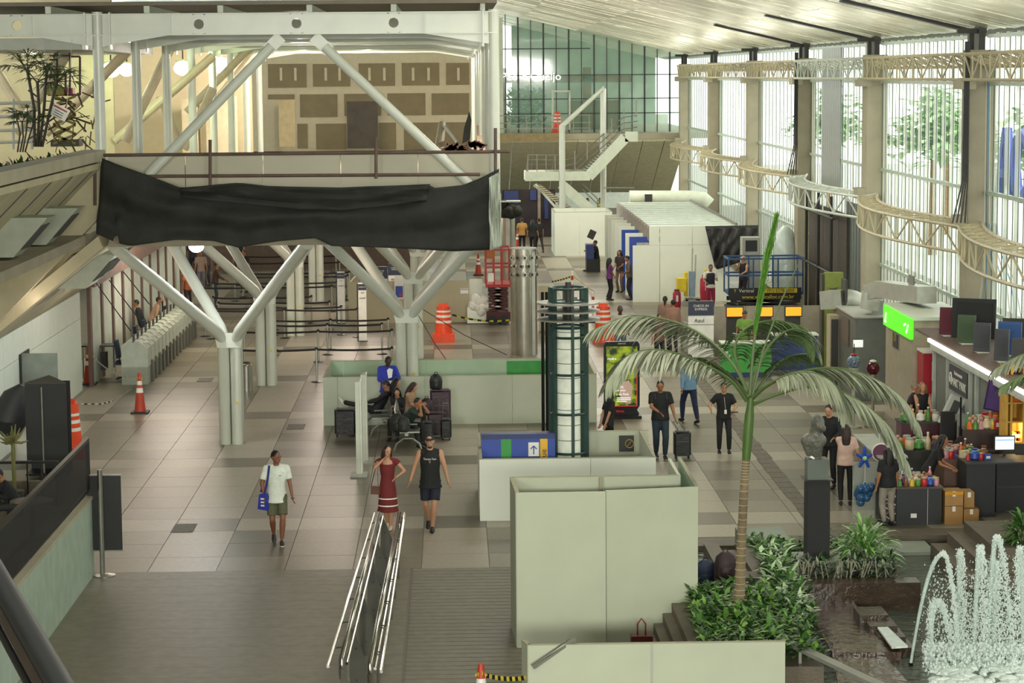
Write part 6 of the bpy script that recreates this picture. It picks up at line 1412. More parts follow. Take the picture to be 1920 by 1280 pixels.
def frond(pts, m, L0, start=.25, n=46, side=0., droop=1., spear=False, wl=.05, name='frond'):
    P = [A(x, y, PY + dy) for x, y, dy in pts]; d = [0]
    for a, b_ in zip(P, P[1:]): d.append(d[-1] + (b_ - a).length)
    def ev(u):
        t = u * d[-1]
        for i in range(len(P) - 1):
            if t <= d[i + 1] + 1e-9: f = (t - d[i]) / (d[i + 1] - d[i]); return i, f
        return len(P) - 2, 1
    def cr_(u):
        i, f = ev(u); p0 = P[max(0, i - 1)]; p1 = P[i]; p2 = P[i + 1]; p3 = P[min(len(P) - 1, i + 2)]
        return .5 * ((2 * p1) + (p2 - p0) * f + (2 * p0 - 5 * p1 + 4 * p2 - p3) * f * f + (3 * p1 - p0 - 3 * p2 + p3) * f ** 3)
    pp = [cr_(k / 24) for k in range(25)]
    ro = MB(); ro.tube(pp, [.028 * (1 - .8 * k / 24) for k in range(25)], 7); fo = ro.build(name, rm, pt)
    b = MB()
    for k in range(n):
        u = start + (1 - start) * (k + .3) / n; p = cr_(u); t = (cr_(min(1, u + .02)) - cr_(max(0, u - .02))).normalized()
        sd = t.cross(V((0, 0, 1)));
        if sd.length < .1: sd = V((0, 1, 0))
        sd.normalize(); Lf = L0 * (.55 + .75 * sin(pi * min(1, (u - start) / (1 - start) * .85 + .12))) * rp.uniform(.88, 1.1)
        for s in (-1, 1):
            for _ in range(1):
                if spear: dd = (t * 1.0 + sd * s * .2 + V((rp.uniform(-.1, .1), rp.uniform(-.1, .1), 0))); dr = .05; Lk = Lf * .6
                else: dd = t * .75 + sd * s * rp.uniform(.5, .8) + V((rp.uniform(-.12, .12), rp.uniform(-.1, .1), -.15 - .25 * droop * rp.random())); dr = .85 * droop; Lk = Lf
                leaf(b, p, dd, Lk, wl, dr, 4)
    b.build('leaflets', m, pt, smooth=True, kind='stuff').parent = pt
    return fo
frond([(1400, 752, 0), (1372, 715, -.1), (1330, 688, -.3), (1275, 664, -.5), (1222, 655, -.7), (1175, 668, -.8), (1140, 712, -.9)], fm, .50, .3, 92)
frond([(1404, 745, 0), (1385, 700, .2), (1350, 655, .5), (1300, 618, .8), (1245, 598, 1.0), (1180, 592, 1.1), (1112, 618, 1.2)], fm, .48, .22, 92)
frond([(1410, 748, 0), (1440, 722, -.3), (1485, 700, -.6), (1530, 700, -.8), (1565, 722, -.9), (1585, 765, -1.0)], fm, .46, .3, 76)
frond([(1410, 742, 0), (1470, 706, .2), (1540, 690, .4), (1600, 695, .5), (1655, 718, .6), (1695, 750, .6), (1718, 790, .6)], fm, .48, .3, 88)
frond([(1412, 758, 0), (1460, 738, -.1), (1520, 725, -.2), (1580, 735, -.3), (1630, 765, -.3), (1670, 805, -.3), (1698, 862, -.3)], fm, .50, .38, 88)
frond([(1406, 735, 0), (1420, 690, .4), (1445, 645, .8), (1480, 618, 1.0), (1510, 622, 1.2), (1528, 655, 1.3)], fm2, .42, .25, 66)
frond([(1402, 735, 0), (1385, 690, .5), (1378, 650, .9), (1400, 615, 1.2), (1450, 600, 1.4), (1505, 612, 1.5)], fm2, .40, .3, 66)
frond([(1403, 745, 0), (1380, 715, .6), (1350, 690, 1.0), (1320, 672, 1.4), (1290, 672, 1.6)], fm2, .34, .3, 46)
frond([(1410, 745, 0), (1450, 690, .8), (1480, 668, 1.2), (1520, 665, 1.6), (1545, 685, 1.8)], fm2, .32, .3, 46)
frond([(1406, 740, 0), (1413, 650, 0), (1424, 570, 0), (1436, 500, 0), (1452, 425, 0)], fms, .62, .34, 130, spear=True, wl=.05)
MB().tube([A(1410, 745, PY), A(1430, 660, PY + .1), A(1462, 570, PY + .2), A(1498, 492, PY + .3)], [.02, .015, .012, .006], 7).build('young_spear', rm, pt)
PY = 33.0; pt = thing('palm_tree', 'second palm standing beyond the right photo edge with frond tips over the booth', 'palm', (AX(2150, 33), 33, 0))
MB().tube([(AX(2150, 33), 33, -.2), A(2140, 860, 33), A(2130, 760, 33)], [.09, .07, .06], 12).build('trunk', MATS['palm_trunk'], pt)
frond([(2130, 760, 0), (2060, 680, 0), (1980, 655, 0), (1915, 665, 0), (1868, 690, 0)], fm, .36, .25, 60); frond([(2130, 760, 0), (2060, 700, .5), (1985, 690, .8), (1925, 700, 1), (1880, 722, 1)], fm2, .34, .25, 50)
# planter 2 with pillar, bust
PB = sroot('planter_ground', (6.2, 37.4, 0)); dk = [mat('leaf_blackish', '#1d2416', .5, var=.3), lg[1], mat('leaf_grey', '#7d8470', .5, var=.3)]  # dark plants: the first leaf colour is a near-black green
MB().bb((5.0, 36.35, -.6), (7.55, 36.75, .36)).build('wet_ledge', stonew, PB); MB().bb((5.1, 36.75, -.6), (7.45, 38.9, .22)).build('planter_body', stone, PB)
MB().bb((5.45, 37.7, .22), (7.15, 38.6, .42)).build('pale_slab', concg, PB)
MB().bb((4.35, 36.6, -.1), (5.15, 37.1, .42)).build('stone_kerb', stone, PB); MB().bb((4.35, 37.1, -.1), (4.6, 39.4, .42)).build('stone_kerb', stone, PB); MB().bb((4.9, 37.1, -.1), (5.15, 39.4, .42)).build('stone_kerb', stone, PB); MB().bb((4.6, 37.1, -.1), (4.9, 39.4, .3)).build('stone_infill', stone, PB)
MB().bb((5.15, 40.0, -.1), (6.0, 41.4, .3)).build('stone_block', concg, PB); MB().bb((6.0, 40.2, -.1), (7.0, 40.9, .22)).build('stone_block', stone, PB)
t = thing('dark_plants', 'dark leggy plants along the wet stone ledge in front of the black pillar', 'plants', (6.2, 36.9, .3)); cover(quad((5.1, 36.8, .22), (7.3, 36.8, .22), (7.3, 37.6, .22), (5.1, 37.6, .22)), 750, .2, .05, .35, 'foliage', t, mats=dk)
b = MB()
for k in range(30): x = rp.uniform(5.3, 7.2); b.tube([(x, 36.85, .25), (x + rp.uniform(-.15, .15), 36.85, .62)], .01, 5)
b.build('stem', mat('plant_stem', '#8a8672', .6), t, smooth=False, kind='stuff')
t = thing('ground_cover', 'small round-leaved plants behind the stone kerb left of the black pillar', 'plants', (5.3, 38.6, .3)); cover(quad((5.1, 37.0, .25), (5.5, 37.0, .25), (5.5, 39.8, .25), (5.1, 39.8, .25)), 600, .13, .06, .25, 'foliage', t, mats=lg[:2]); cover(quad((5.6, 39.3, .2), (7.1, 39.3, .2), (7.1, 40.0, .2), (5.6, 40.0, .2)), 500, .13, .06, .2, 'foliage', t, mats=[lg[1], lg[1], lg[2]])
def bush(c, R_, n, L_, w_, lab, mats, up=.25, nm='leafy_bush', stemm=None):
    t = thing(nm, lab, 'plant', c); bs = [MB() for _ in mats]; c = V(c)
    for i in range(n):
        d = rdir(-.2, 1.); leaf(rp.choice(bs), c + V((d.x * R_ * rp.uniform(.2, .9), d.y * R_ * rp.uniform(.2, .9), R_ * .2 + d.z * R_ * rp.uniform(.3, 1.1))), d + V((0, 0, up)), L_ * rp.uniform(.6, 1.2), w_, .9, 4)
    for b, m in zip(bs, mats): b.build('foliage', m, t, smooth=True, kind='stuff')
    b = MB()
    for k in range(6): b.tube([c + V((0, 0, -.1)), c + V((R_ * .4 * cos(k), R_ * .4 * sin(k), R_ * .7))], .014, 5)
    b.build('stem', mat('plant_stem', '#8a8672', .6), t); return t
bush((6.95, 38.2, .35), .42, 330, .42, .055, 'arching light green strappy bush right of the black pillar', [lg[2], lg[3], lg[0]])
bush((12.0 - 2.2, 38.6, .5), .4, 260, .3, .05, 'dark green shrub in the stone planter at the right photo edge', [lg[1], lg[0]])
x0p, x1p = 5.93, 6.31; t = thing('display_pillar', 'tall matt black display pillar standing in the planter', 'pillar', (6.1, 38.0, .42))
MB().bb((x0p, 37.85, .42), (x1p, 38.25, 1.78)).build('plinth', mat('matt_black', '#0f0f10', .7), t); MB().bb((x0p - .05, 37.8, 1.78), (x1p + .05, 38.3, 1.80)).build('top_plate', blackm, t)
MB().bb((x0p, 37.87, 1.8), (x1p - .03, 38.2, 2.14)).build('grey_block', mat('pillar_block', '#4f574f', .4), t)
t = thing('wrapped_bust', 'sculpted bust wrapped in grey plastic on top of the black pillar', 'sculpture', (6.1, 38.03, 2.14))
b = MB(); b.ball((6.12, 38.03, 2.72), (.12, .15, .17), 14, 10); b.ball((6.06, 38.03, 2.44), (.22, .15, .15), 14, 8); b.cap((6.08, 38.03, 2.42), (6.1, 38.03, 2.65), .13, .11, 12); b.cap((6.1, 38.03, 2.16), (6.07, 38.03, 2.4), .1, .15, 12); b.ball((6.2, 37.9, 2.66), (.05, .05, .06), 8, 6); b.cap((5.9, 38.0, 2.45), (5.96, 38.0, 2.22), .08, .05, 8); o = remesh(b, .022, 'plastic_wrap', mat('plastic_grey', '#5a5a50', .35, bump=.8, bs=9, var=.2), t, 2); o.location = -V(t.location)
MB().tube([(6.04, 38.03, 2.14), (6.1, 38.03, 2.3)], [.09, .07], 10).build('tied_neck', retro, t)
# pool kerbs and water
pool = sroot('pool', (7, 35, -.1))
wm = bpy.data.materials.new('pool_water'); wm.use_nodes = True; nt = wm.node_tree; bs_ = nt.nodes['Principled BSDF']; bs_.inputs['Base Color'].default_value = lin('#434b40'); bs_.inputs['Roughness'].default_value = .1
tc = nt.nodes.new('ShaderNodeTexCoord'); mp = nt.nodes.new('ShaderNodeMapping'); mp.inputs['Scale'].default_value = (1, 2.2, 1); nz = nt.nodes.new('ShaderNodeTexNoise'); nz.inputs['Scale'].default_value = 2.2; nz.inputs['Detail'].default_value = 5; bp = nt.nodes.new('ShaderNodeBump'); bp.inputs['Strength'].default_value = .55; bp.inputs['Distance'].default_value = .25
nt.links.new(tc.outputs['Object'], mp.inputs[0]); nt.links.new(mp.outputs[0], nz.inputs['Vector']); nt.links.new(nz.outputs['Fac'], bp.inputs['Height']); nt.links.new(bp.outputs['Normal'], bs_.inputs['Normal'])
MB().bb((3.9, 20, -.5), (16, 41.6, -.1)).build('water', wm, pool, smooth=False)
MB().bb((6.9, 41.6, -.8), (16, 42.25, .06)).build('back_kerb', stone, pool); MB().bb((3.9, 41.2, -.8), (7.0, 41.7, .0)).build('back_kerb', stone, pool)
MB().bb((3.6, 20, -.8), (3.9, 41.6, -.005)).build('side_kerb', stone, pool); MB().bb((7.6, 40.6, -.8), (8.7, 41.6, -.04)).build('inner_block', concg, pool)
# weirs
stw2 = mat('wet_brown', '#463426', .12, var=.3, sc=2, bump=.6, bs=5)
w0, w1, w2, w3 = G(1508, 1130, .05), G(1600, 1128, .05), G(1690, 1222, .05), G(1560, 1222, .05)
MB().prism([(p.x, p.y, -.5) for p in (w0, w3, w2, w1)][::-1], (0, 0, .55)).build('weir_slab', stw2, pool)
w0, w1, w2, w3 = G(1560, 1222, .02), G(1655, 1222, .02), G(1725, 1300, .02), G(1580, 1320, .02)
MB().prism([(p.x, p.y, -.5) for p in (w0, w3, w2, w1)][::-1], (0, 0, .5)).build('weir_slab', stw2, pool)
for k in range(4): a = G(1600 + 0 * k, 1137 + k * 20, .2 - k * .06); c = G(1664 + 16 * k, 1150 + k * 20, .2 - k * .06); MB().bb((a.x + .15 * k, a.y, -.5), (c.x, a.y - .6, .2 - k * .06)).build('weir_step', stonew, pool)
foam = mat('foam', '#dfeae2', .5, var=.1, bump=.8, bs=20)
f0, f1, f2, f3 = G(1622, 1147, .1), G(1632, 1147, .1), G(1702, 1214, .1), G(1672, 1216, .1)
MB().prism([f0, f3, f2, f1][::-1], (0, 0, .03)).build('falling_water', foam, pool)
# stepped planter right
PC = sroot('planter_ground', (9.8, 39, 0))
for k in range(3): MB().bb((8.6 + .3 * k, 37.8 + .2 * k, -.6), (12.5, 40.6, .12 + .2 * k)).build('stone_step', stone, PC)
# ============================================================ FOUNTAIN
ft = thing('fountain', 'fountain with tall foaming water jets in the pool', 'fountain', G(1800, 1262, -.1))
wt = mat('white_water', '#eef8f2', .25, var=.05, tr=.3); wj = mat('water_jet', '#d4e6dc', .2, tr=.5, var=.1, bump=1, bs=14)
FYY = 32.9; rf = random.Random(5); drops = MB(); cores = []
def drop(p, r):
    x, y, z = p; drops.add([(x + r, y, z), (x - r, y, z), (x, y + r, z), (x, y - r, z), (x, y, z + r * 1.5), (x, y, z - r * 1.5)], [(0, 2, 4), (2, 1, 4), (1, 3, 4), (3, 0, 4), (2, 0, 5), (1, 2, 5), (3, 1, 5), (0, 3, 5)])
def jet(nx, ny, pxx, pyy, ex, ey, n, spread, dy=0, core=1.):
    a = A(nx, ny, FYY + dy); p = A(pxx, pyy, FYY + dy); e = A(ex, ey, FYY + dy)
    def pos(u):
        if u < .5: s = u * 2; q = a + (p - a) * s; q.z = a.z + (p.z - a.z) * (1 - (1 - s) ** 2); return q
        s = u * 2 - 1; q = p + (e - p) * s; q.z = p.z + (e.z - p.z) * s * s; return q
    for i in range(n):
        u = rf.random() ** .9; q = pos(u); sp = spread * (.15 + u); g1 = lambda: rf.gauss(0, 1)
        drop((q.x + g1() * sp, q.y + g1() * sp, q.z + g1() * sp * 1.3), rf.choice((.005, .007, .009, .011, .016)))
    MB().tube([pos(.42 * core * k / 12) for k in range(13)], [.022 + .003 * k * spread * 20 for k in range(13)], 8).build('jet', wj, ft)
    MB().cyl(a + V((0, 0, -.2)), .035, .2, 8).build('nozzle', blackm, ft)
jet(1708, 1242, 1768, 1038, 1798, 1230, 2200, .018); jet(1736, 1268, 1757, 1128, 1792, 1258, 1500, .035); jet(1795, 1235, 1800, 1036, 1806, 1250, 1900, .035, .3); jet(1824, 1268, 1838, 1028, 1846, 1250, 1900, .035)
jet(1850, 1255, 1868, 1008, 1898, 1240, 1700, .028, .2); jet(1862, 1262, 1864, 1060, 1870, 1250, 2200, .06, .4); jet(1918, 1245, 1912, 1030, 1905, 1250, 1500, .035); jet(1745, 1268, 1748, 1135, 1740, 1262, 900, .03, -.2)
for i in range(2600):
    p = A(rf.uniform(1730, 1925), rf.uniform(1205, 1275), FYY + rf.uniform(-.5, .8)); drop(p, rf.choice((.01, .016, .022)))
for i in range(2000): drop(A(rf.uniform(1790, 1905), rf.triangular(1060, 1260, 1240), FYY + rf.uniform(-.3, .6)), .009)
for i in range(2500):
    x_ = rf.choice((1757, 1800, 1838, 1866, 1912)); p = A(x_ + rf.gauss(0, 14), rf.triangular(1040, 1262, 1200), FYY + rf.uniform(-.2, .5)); drop(p, rf.choice((.007, .011)))
drops.build('spray', wt, ft, smooth=False, kind='stuff')
b = MB()
for i in range(110): p = G(rf.uniform(1745, 1925), rf.uniform(1235, 1285), -.1); b.ball(p, (rf.uniform(.05, .16), rf.uniform(.05, .16), rf.uniform(.02, .07)), 7, 4)
b.build('foam', foam, ft, kind='stuff')
MB().bb(A(1700, 1277, FYY - .5) - V((0, .1, 0)), A(1960, 1274, FYY - .5)).build('nozzle_pipe', blackm, ft)
# sloping flat rail at bottom right
t = thing('sloping_coping', 'long grey sloping flat rail beside the planter at the bottom', 'rail', A(1560, 1240, 30.5)); MB().beam(A(1462, 1196, 31.2), A(1660, 1290, 29.6), .16, .05).build('coping', mat('coping_grey', '#8f9087', .35, .3), t); MB().beam(A(1500, 1228, 30.9) - V((0, 0, .6)), A(1500, 1222, 30.9), .04, .04).build('post', steel, t)
t = thing('red_bag_handle', 'red bag with looped handle behind the bottom board barrier', 'bag', G(1203, 1200, .0)); p = G(1203, 1206, .15); MB().bb(p - V((.16, .1, .15)), p + V((.16, .1, .13))).build('bag_body', cmat('5a1c1c', .5), t); MB().tube([p + V((-.06, 0, .12)), p + V((-.06, 0, .3)), p + V((0, 0, .38)), p + V((.06, 0, .3)), p + V((.06, 0, .12))], .012, 6).build('handle', cmat('7a2020', .5), t)
# ============================================================ UPPER PLANTER
up_ = thing('ground_cover', 'low dark green plants along the concrete balcony planter', 'plants', (-8, 44, 6.7)); cover(quad((-8.3, 37.5, 6.72), (-7.75, 37.5, 6.72), (-7.75, 48.9, 6.72), (-8.3, 48.9, 6.72)), 1500, .2, .05, .28, 'foliage', up_, mats=[lg[1], dk[0], lg[1]])
def fanpalm(px, pyb, pyt, Y, lab, n=10, s=1.):
    p = A(px, pyb, Y); q = A(px + 4, pyt, Y); t = thing('fan_palm', lab, 'palm', p); b = MB(); f = MB()
    tops = []
    for k in range(4): e = q + V((.18 * s * (k - 1.5), .1 * k, -.25 * s * (k % 2))); b.tube([p + V((.05 * (k - 1.5), 0, 0)), (p + e) / 2 + V((.03, 0, 0)), e], .03 * s, 6); tops.append(e)
    for e in tops:
        for i in range(n):
            d = rdir(-.1, .8); c = e + d * .3 * s; b.tube([e, c], .008, 4)
            for j in range(9):
                an = (j - 4) * .28; sd = d.cross(V((0, 0, 1))).normalized(); leaf(f, c, d * cos(an) + sd * sin(an) + V((0, 0, -.1)), .42 * s, .035, .7, 3)
    b.build('stem', mat('palm_stem', '#2f2a1c', .7), t); f.build('fan_leaves', mat('fan_leaf', '#55683f', .5, var=.3), t, smooth=True, kind='stuff')
fanpalm(72, 275, 130, 47, 'slim fan palm with several stems growing in the balcony planter'); fanpalm(40, 285, 215, 45.5, 'young fan palm left of the taller one in the balcony planter', 6, .55)
t = thing('hanging_notice', 'white tilted notice hanging on ropes over the balcony planter', 'notice', A(112, 210, 48)); p = A(112, 210, 48)
MB().box(p, (.36, .02, .26), M=Matrix.Rotation(.5, 3, 'Y')).build('plate', retro, t); MB().box(p + V((.02, -.015, .07)), (.3, .005, .035), M=Matrix.Rotation(.5, 3, 'Y')).build('red_line', red, t)
for s_ in (-1, 1): MB().tube([p + V((.14 * s_, 0, .1 - .07 * s_)), p + V((.3 * s_, 0, 1.5))], .006, 4).build('rope', lgrey, t)
for k in range(3): MB().box(p + V((-.01 - .02 * k, -.015, .01 - .045 * k)), (.2, .005, .015), M=Matrix.Rotation(.5, 3, 'Y')).build('text_line', darkg, t)
t = thing('plant_debris', 'tangle of brown dried stems behind the balcony planter', 'debris', A(110, 260, 50)); b = MB()
for k in range(60): p = A(rp.uniform(70, 180), rp.uniform(180, 275), 50 + rp.uniform(-1, 1)); b.tube([p, p + V((rp.uniform(-.4, .4), 0, rp.uniform(-.35, .35)))], rp.choice((.01, .014, .02)), 4)
b.build('stems', mat('dry_stem', '#4b3a26', .8, var=.4), t, smooth=False, kind='stuff')
t = thing('tube_railing', 'grey tube railing behind the fan palms', 'railing', A(30, 250, 52))
for y_ in (192, 217, 243, 265): MB().tube([A(-40, y_ + 3, 52), A(64, y_, 52)], .035, 8).build('rail', lgrey, t)
for x_ in (25, 60): MB().tube([A(x_, 185, 52), A(x_, 280, 52)], .03, 8).build('post', lgrey, t)
t = thing('cactus', 'spiky yellow-green succulent on the terrace by the railing', 'plant', G(22, 850, .5)); b = MB(); p = A(24, 828, 44.5)
for k in range(16): d = rdir(-.2, 1); b.tube([p, p + d * .16, p + d * .3 + V((0, 0, .06))], [.035, .028, .01], 6)
b.build('arms', mat('cactus_green', '#6b6a3c', .6), t); MB().lathe((p.x, p.y, .1), [(.16, 0), (.2, .5)], 14).build('pot', darkg, t); MB().cyl((p.x, p.y, .5), .04, max(.2, p.z - .5), 8).build('stem', mat('cactus_green', '#6b6a3c', .6), t)
t = thing('terrace_table', 'dark round table in front of the person on the terrace', 'table', (AX(60, 42.2), 42.2, .1)); x = AX(60, 42.2); MB().cyl((x, 42.2, .78), .4, .04, 20).build('table_top', mat('table_wood', '#3a2c22', .4), t); MB().cyl((x, 42.2, .1), .04, .7, 8).build('leg', blackm, t); MB().cyl((x, 42.2, .1), .22, .03, 14).build('foot', blackm, t)
# ---- construction clutter on the mezzanine
t = thing('scaffold_tripod', 'leaning cream steel pole with stay ropes at the right end of the mezzanine', 'pole', A(825, 280, 60))
MB().tube([A(829, 232, 56), A(821, 290, 55), A(820, 350, 54)], [.09, .13, .1], 12).build('pole', mat('prop_cream', '#b5a88c'), t)
for k in range(6): MB().tube([A(828 + k, 233, 56), A(872 + k * 7, 290 + k * 10 - (k % 2) * 8, 52)], .012, 5).build('rope', lgrey, t)
t = thing('black_wrap', 'narrow black plastic strip hanging at the right mezzanine edge', 'sheet', A(875, 250, 70)); b = MB(); b.prism([A(880, 208, 70), A(884, 225, 70), A(880, 278, 70), A(866, 275, 70), A(870, 240, 70)], (0, .05, 0)); b.build('strip', tarpm, t)
t = thing('debris_heap', 'heap of brown rubble and wood on the mezzanine floor edge', 'debris', A(850, 290, 52)); b = MB()
for k in range(60): p = A(rp.uniform(828, 908), rp.uniform(268, 300), 52.5); b.box(p, (rp.uniform(.05, .3), .1, rp.uniform(.03, .12)), M=Matrix.Rotation(rp.uniform(-.8, .8), 3, 'Y'))
b.build('pieces', mat('rubble', '#7c6450', .9, var=.4), t, smooth=False, kind='stuff')
for (x0_, y0_, x1_, y1_, Y_, l) in ((790, 578, 950, 665, 70, 0), (775, 575, 855, 700, 62, 0)): MB().tube([A(x0_, y0_, Y_), A((x0_ + x1_) / 2, (y0_ + y1_) / 2 + 6, Y_ - 1), A(x1_, y1_, Y_ - 2)], .012, 5).build('hanging_cable', black, None); o = COL.objects[-1]; tag(o, 'thin black cable sloping down from the column %s' % ('to the floor right of the lone drum' if Y_ == 70 else 'into the long enclosure'), 'cable')
for k, (a, c) in enumerate((((180, 530), (245, 620)), ((205, 525), (262, 600)), ((232, 510), (280, 570)))): MB().tube([A(*a, 60), A(*c, 62)], .015, 5).build('slack_cable', black, None); tag(COL.objects[-1], ('nearest', 'middle', 'farthest')[k] + ' of three slack cables sloping down to the check-in desks', 'cable')
# ============================================================ OUTSIDE
ou = sroot('exterior_ground', (40, 80, -1)); MB().bb((13.6, 0, -1.2), (120, 240, -1)).build('street', mat('street', '#b9bdb4', .9), ou)
for k in range(9):
    c = V((24 + rp.uniform(0, 8), 30 + k * 15, -1)); t = thing('street_tree', '%s pale green tree outside the window wall' % ('nearest', 'second', 'third', 'fourth', 'fifth', 'sixth', 'seventh', 'eighth', 'farthest')[k], 'tree', c, 'trees outside the window wall'); bs2 = MB()
    for i in range(500): d = rdir(-.5, 1.); leaf(bs2, c + V((d.x * 3 * rp.random(), d.y * 3 * rp.random(), 6 + d.z * 3 * rp.random())), rdir(-.5, .5), .9, .5, .5, 2)
    bs2.build('crown', mat('street_leaf', '#9cc08a', .7, var=.2), t, smooth=True, kind='stuff'); MB().tube([c, c + V((0, 0, 5))], [.25, .15], 8).build('trunk', wood, t)
t = thing('outside_sign', 'large blue rounded letters of the airport sign seen from behind the glass', 'sign', (16.5, 63, 3.5)); sb = mat('sign_blue', '#3a4fb0', .5)
for k, (yy_, s_) in enumerate(((64.2, 'A'), (62.3, 'O'), (60.2, 'R'), (58.6, 'I'))): text('letter', s_, 2.9, (15.6, yy_ - 0., 5.9), (pi / 2, 0, -pi / 2), sb, t, .12, flipx=True)
MB().bb((15.6, 55, -1), (15.8, 68, -.2)).build('base', retro, t)
for k in range(3):
    c = (46, 50 + k * 30); t = thing('office_building', ('nearest', 'middle', 'farthest')[k] + ' pale building outside the window wall', 'building', (c[0], c[1], -1), 'buildings outside'); MB().bb((c[0], c[1], -1), (c[0] + 10, c[1] + 22, 9)).build('wall', mat('pale_building', '#e8ece6', .8), t)
    for i in range(6):
        for j in range(2): MB().bb((c[0] - .05, c[1] + 1.5 + i * 3.4, 1 + j * 3.6), (c[0], c[1] + 3.6 + i * 3.4, 3 + j * 3.6)).build('window', mat('building_window', '#7f9c98', .3), t)
# ============================================================ KIOSKS AND GOODS (right)
rg = random.Random(21)
def bxk(name, lab, cat, a, b, m, grp=None, parts=()):
    c = ((a[0] + b[0]) / 2, (a[1] + b[1]) / 2, min(a[2], b[2])); t = thing(name, lab, cat, c, grp); MB().bb(a, b).build('body', m, t); return t
def K(px, Y): return AX(px, Y)
def Z(py, Y): return A(1700, py, Y).z
Yk = 42.9
t = bxk('kiosk_desk', 'low black kiosk desk full of souvenirs beside the pool kerb', 'desk', (K(1681, Yk), Yk, .0), (K(1766, Yk), Yk + .9, .70), mat('kiosk_black', '#1b1e1f', .5))
MB().bb((K(1681, Yk) - .02, Yk - .03, .70), (K(1768, Yk), Yk + .93, .73)).build('desk_top', mat('kiosk_top', '#4c4038', .4), t); MB().bb((K(1739, Yk), Yk - .01, .0), (K(1740, Yk), Yk, .7)).build('door_gap', lgrey, t)
MB().bb((K(1708, Yk), Yk - .015, .14), (K(1719, Yk), Yk, .22)).build('socket_plate', retro, t)
t = thing('diagonal_rack', 'black display rack with slanted pale shelves at the left end of the low desk', 'rack', (K(1668, Yk), Yk, .06))
MB().bb((K(1655, Yk), Yk + .05, .0), (K(1681, Yk), Yk + .8, .78)).build('case', black, t)
for k in range(4): MB().beam((K(1656, Yk), Yk + .02, .72 - k * .17), (K(1680, Yk), Yk + .02, .55 - k * .17), .02, .025, (0, 1, 0)).build('slanted_shelf', lgrey, t)
for k in range(3): MB().beam((K(1657, Yk), Yk + .02, .18 + k * .2), (K(1679, Yk), Yk + .02, .34 + k * .2), .02, .02, (0, 1, 0)).build('cross_slat', mat('cross_slat', '#8a6a5a', .5), t)
t = thing('acrylic_case', 'clear acrylic screen box on the pool side of the kiosk', 'case', (K(1650, 43.5), 43.5, .1))
for a in ((1599, 1700),): MB().bb((K(1599, 43.6), 43.6, .0), (K(1700, 43.6), 43.615, 1.1)).build('front_pane', mat('acrylic', '#cfe0d8', .08, tr=.85, var=0), t)
for z in (1.1,): MB().beam((K(1599, 43.6), 43.6, z), (K(1700, 43.6), 43.6, z), .012, .014).build('edge', lgrey, t)
MB().beam((K(1599, 43.6), 43.6, 0), (K(1599, 43.6), 43.6, 1.1), .012, .012).build('edge', lgrey, t)
t = thing('balloon_bag', 'big clear bag of blue balloons hanging in front of the kiosk', 'bag', (K(1621, 43.4), 43.4, .3)); b = MB()
for k in range(16): b.ball((K(1621, 43.4) + rg.uniform(-.14, .14), 43.45 + rg.uniform(-.1, .1), .5 + rg.uniform(-.16, .18)), .085, 10, 7)
b.build('balloons', mat('balloon_blue', '#35608a', .2, tr=.15), t, kind='stuff'); MB().tube([(K(1621, 43.4), 43.4, .7), (K(1622, 43.4), 43.4, 1.25)], .02, 6).build('string', lgrey, t)
t = thing('blue_toy', 'blue star-shaped balloon toy above the bag of balloons', 'toy', (K(1620, 43.4), 43.4, 1.1)); b = MB()
for k in range(5): a = k * 1.257 + .3; b.cap((K(1620, 43.4), 43.4, 1.22), (K(1620, 43.4) + .14 * cos(a), 43.4, 1.22 + .2 * sin(a)), .05, .03, 8)
b.build('arms', mat('toy_blue', '#2148a8', .3), t); MB().ball((K(1620, 43.4), 43.35, 1.22), .045, 8, 6).build('centre', mat('toy_green', '#9ad08a', .4), t)
for (a, b_, z0, z1, Y_, l) in ((1772, 1806, .36, .64, 42.9, 'upper cardboard box with yellow tape beside the low desk'), (1772, 1806, .0, .35, 42.9, 'lower cardboard box under the yellow taped one'), (1808, 1827, .3, .6, 43.0, 'narrow open cardboard box right of the taped one'), (1808, 1836, .0, .29, 42.9, 'flat cardboard box under the narrow open one')):
    t = bxk('cardboard_box', l, 'box', (K(a, Y_), Y_, z0), (K(b_, Y_), Y_ + .4, z1), card, 'cardboard boxes by the kiosk'); MB().bb((K((a + b_) / 2 - 3, Y_), Y_ - .004, z1 - .1), (K((a + b_) / 2 + 3, Y_), Y_, z1)).build('tape', retro, t)
    if 'upper' in l: MB().bb((K(a, Y_) - .003, Y_ - .005, z1 - .07), (K(b_, Y_) + .003, Y_, z1 - .01)).build('tape', mat('yellow_tape', '#c98f1a', .4), t)
t = bxk('kiosk_cabinet', 'tall black cabinet carrying the computer and paper rolls', 'cabinet', (K(1812, 43.6), 43.6, .0), (K(1866, 43.6), 44.4, 1.05), mat('kiosk_black', '#1b1e1f', .5)); MB().bb((K(1810, 43.5), 43.5, 1.05), (K(1925, 43.5), 44.5, 1.08)).build('worktop', darkg, t)
t = bxk('kiosk_counter', 'black counter below the lit monitor', 'counter', (K(1868, 44), 44, .0), (K(1960, 44), 44.6, 1.04), mat('kiosk_black2', '#17181a', .5)); MB().bb((K(1868, 44), 43.98, .5), (K(1960, 44), 44.0, .53)).build('shelf_edge', darkg, t)
t = thing('computer_monitor', 'lit computer monitor facing the camera on the black counter', 'monitor', (K(1882, 44.2), 44.2, 1.08)); z0 = 1.2
